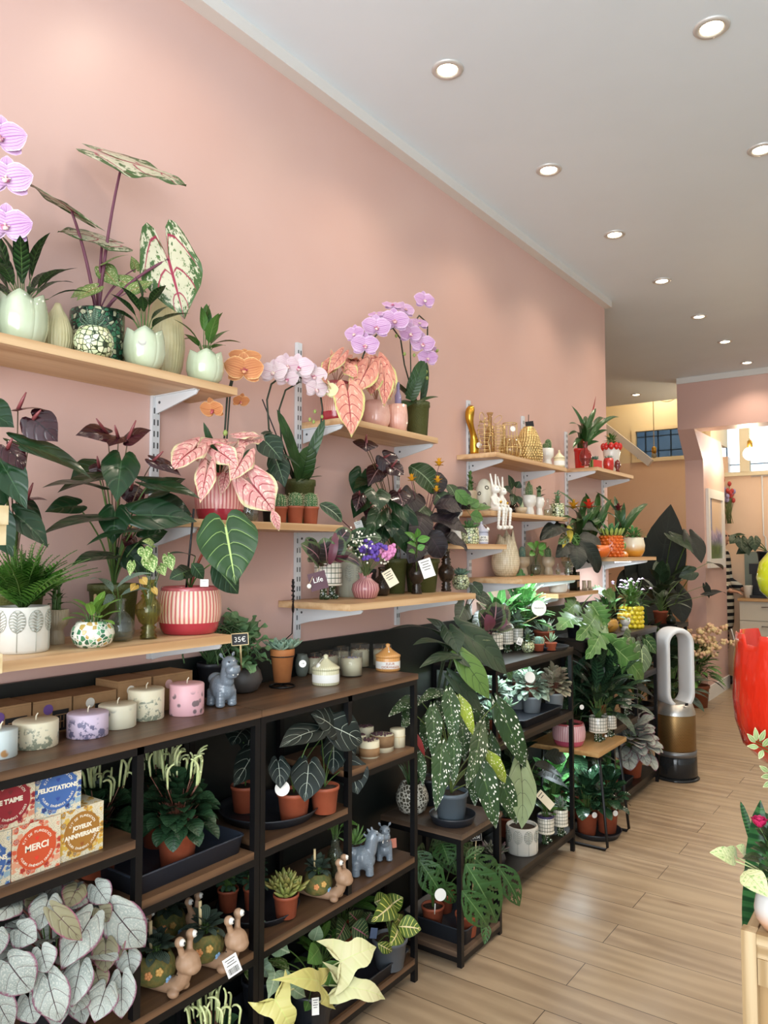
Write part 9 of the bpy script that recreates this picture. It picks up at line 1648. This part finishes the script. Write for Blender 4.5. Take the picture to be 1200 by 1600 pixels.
hand(t,SPR,[((-0.381, 2.100, 0.947),(-0.396, 2.080, 0.971),.0135),((-0.378, 2.100, 0.952),(-0.379, 2.090, 0.987),.0135),((-0.371, 2.100, 0.952),(-0.356, 2.090, 0.984),.0135),((-0.374, 2.100, 0.937),(-0.397, 2.080, 0.940),.0135),((-0.364, 2.100, 0.940),(-0.346, 2.090, 0.967),.0135),((-0.364, 2.100, 0.931),(-0.372, 2.090, 0.910),.0135),((-0.354, 2.100, 0.880),(-0.370, 2.080, 0.897),.0135),((-0.350, 2.100, 0.871),(-0.367, 2.080, 0.870),.0135),((-0.348, 2.100, 0.856),(-0.363, 2.080, 0.846),.0135),((-0.347, 2.100, 0.890),(-0.346, 2.090, 0.914),.0135)],'lance',n=(.3,-.9,.2),base=(0,0,.08),sr=.0012,name='sprig_leaves',sname='sprigs')
def pedestal(label,x,y,h,r):
    t=thing('pedestal',label,'pedestal',(x,y,0)); MB().lathe([(0,0),(r*1.15,0),(r*1.15,.03),(r*.8,.05),(r*.8,h-.04),(r,h-.02),(r,h),(0,h)],36,cap=False).build('column',WHITE,t)
REDV=NT('crinkled_red_gloss'); REDV.col('#c92a16').set(Roughness=.14,Coat_Weight=.8).bump(REDV.n('TexNoise',Vector=REDV.coord('Object',(60.,60.,20.)),Scale=1.,Detail=2.).outputs[0],.5,.006)
def mod_red(r,h):
    def m(a,q,z): return q,z-(h*.075 if z>h*.9 and abs(((a*7/(2*pi))%1)-.5)<.2 else 0)
    return m
pv=V((-0.301, 2.250, 0.859)); t=thing('tulip_vase','giant glossy red tulip shaped vase with a notched rim, cut by the right edge','vase',tuple(pv)); r=.158; h=(-0.293, 2.250, 1.208)[2]-pv.z
MB().lathe([(0,0),(.3*r,0),(.62*r,.06*h),(.86*r,.17*h),(.97*r,.34*h),(r,.5*h),(.98*r,.75*h),(.94*r,.93*h),(.93*r,h),(.9*r,h),(.9*r,.6*h),(.8*r,.2*h),(0,.08*h)],98,mod=mod_red(r,h),cap=False).build('vase_wall',REDV.m,t)
pedestal('white round pedestal under the giant red vase, outside the right edge',pv.x,pv.y,pv.z,.075)
yv=V((-0.338, 2.750, 1.240)); t=thing('tulip_vase','glossy lime yellow tulip shaped vase above the red one, cut by the right edge','vase',tuple(yv)); r=.145; h=(-0.333, 2.750, 1.434)[2]-yv.z
LIME=mat('lime_yellow_gloss','#c9d41c',.14,c2='#d9dc3a',ns=6,coat=.8); MB().lathe([(0,0),(.3*r,0),(.7*r,.1*h),(.93*r,.28*h),(r,.5*h),(.93*r,.75*h),(.75*r,.92*h),(.6*r,h),(.55*r,h),(.6*r,.6*h),(0,.15*h)],60,cap=False).build('vase_wall',LIME,t)
pedestal('tall white round pedestal under the lime vase, outside the right edge',yv.x,yv.y,yv.z,.06)

t=thing('display_stand','pale plywood display stand just inside the left edge of the picture','stand',(-11.621, 5.876, 0.000)); t.location=((-1.300, 0.660, 1.487)[0],(-1.300, 0.660, 1.487)[1],0); PLY=wood('pale_plywood','#cdb487','#e0cca3',0,.5)
a=V((-1.260, 0.669, 1.497)); MB().box(-.06,-.03,-.05,.012,0,a.z).build('upright',PLY,t,False,bevel=.002)
a=V((-1.260, 0.669, 1.497)); b_=V((-1.260, 0.670, 1.465)); c=V((-1.260, 0.668, 1.431)); o=V(t.location)
MB().box(-.03,a.x-o.x,-.02,a.y-o.y,b_.z,a.z).box(-.03,c.x-o.x-.004,-.02,c.y-o.y,c.z,b_.z).build('upper_ledge',PLY,t,False,bevel=.002); a=V((-1.260, 0.665, 1.251)); c=V((-1.260, 0.666, 1.219)); MB().box(-.03,a.x-o.x,-.02,a.y-o.y,c.z,a.z).build('lower_ledge',PLY,t,False,bevel=.002)
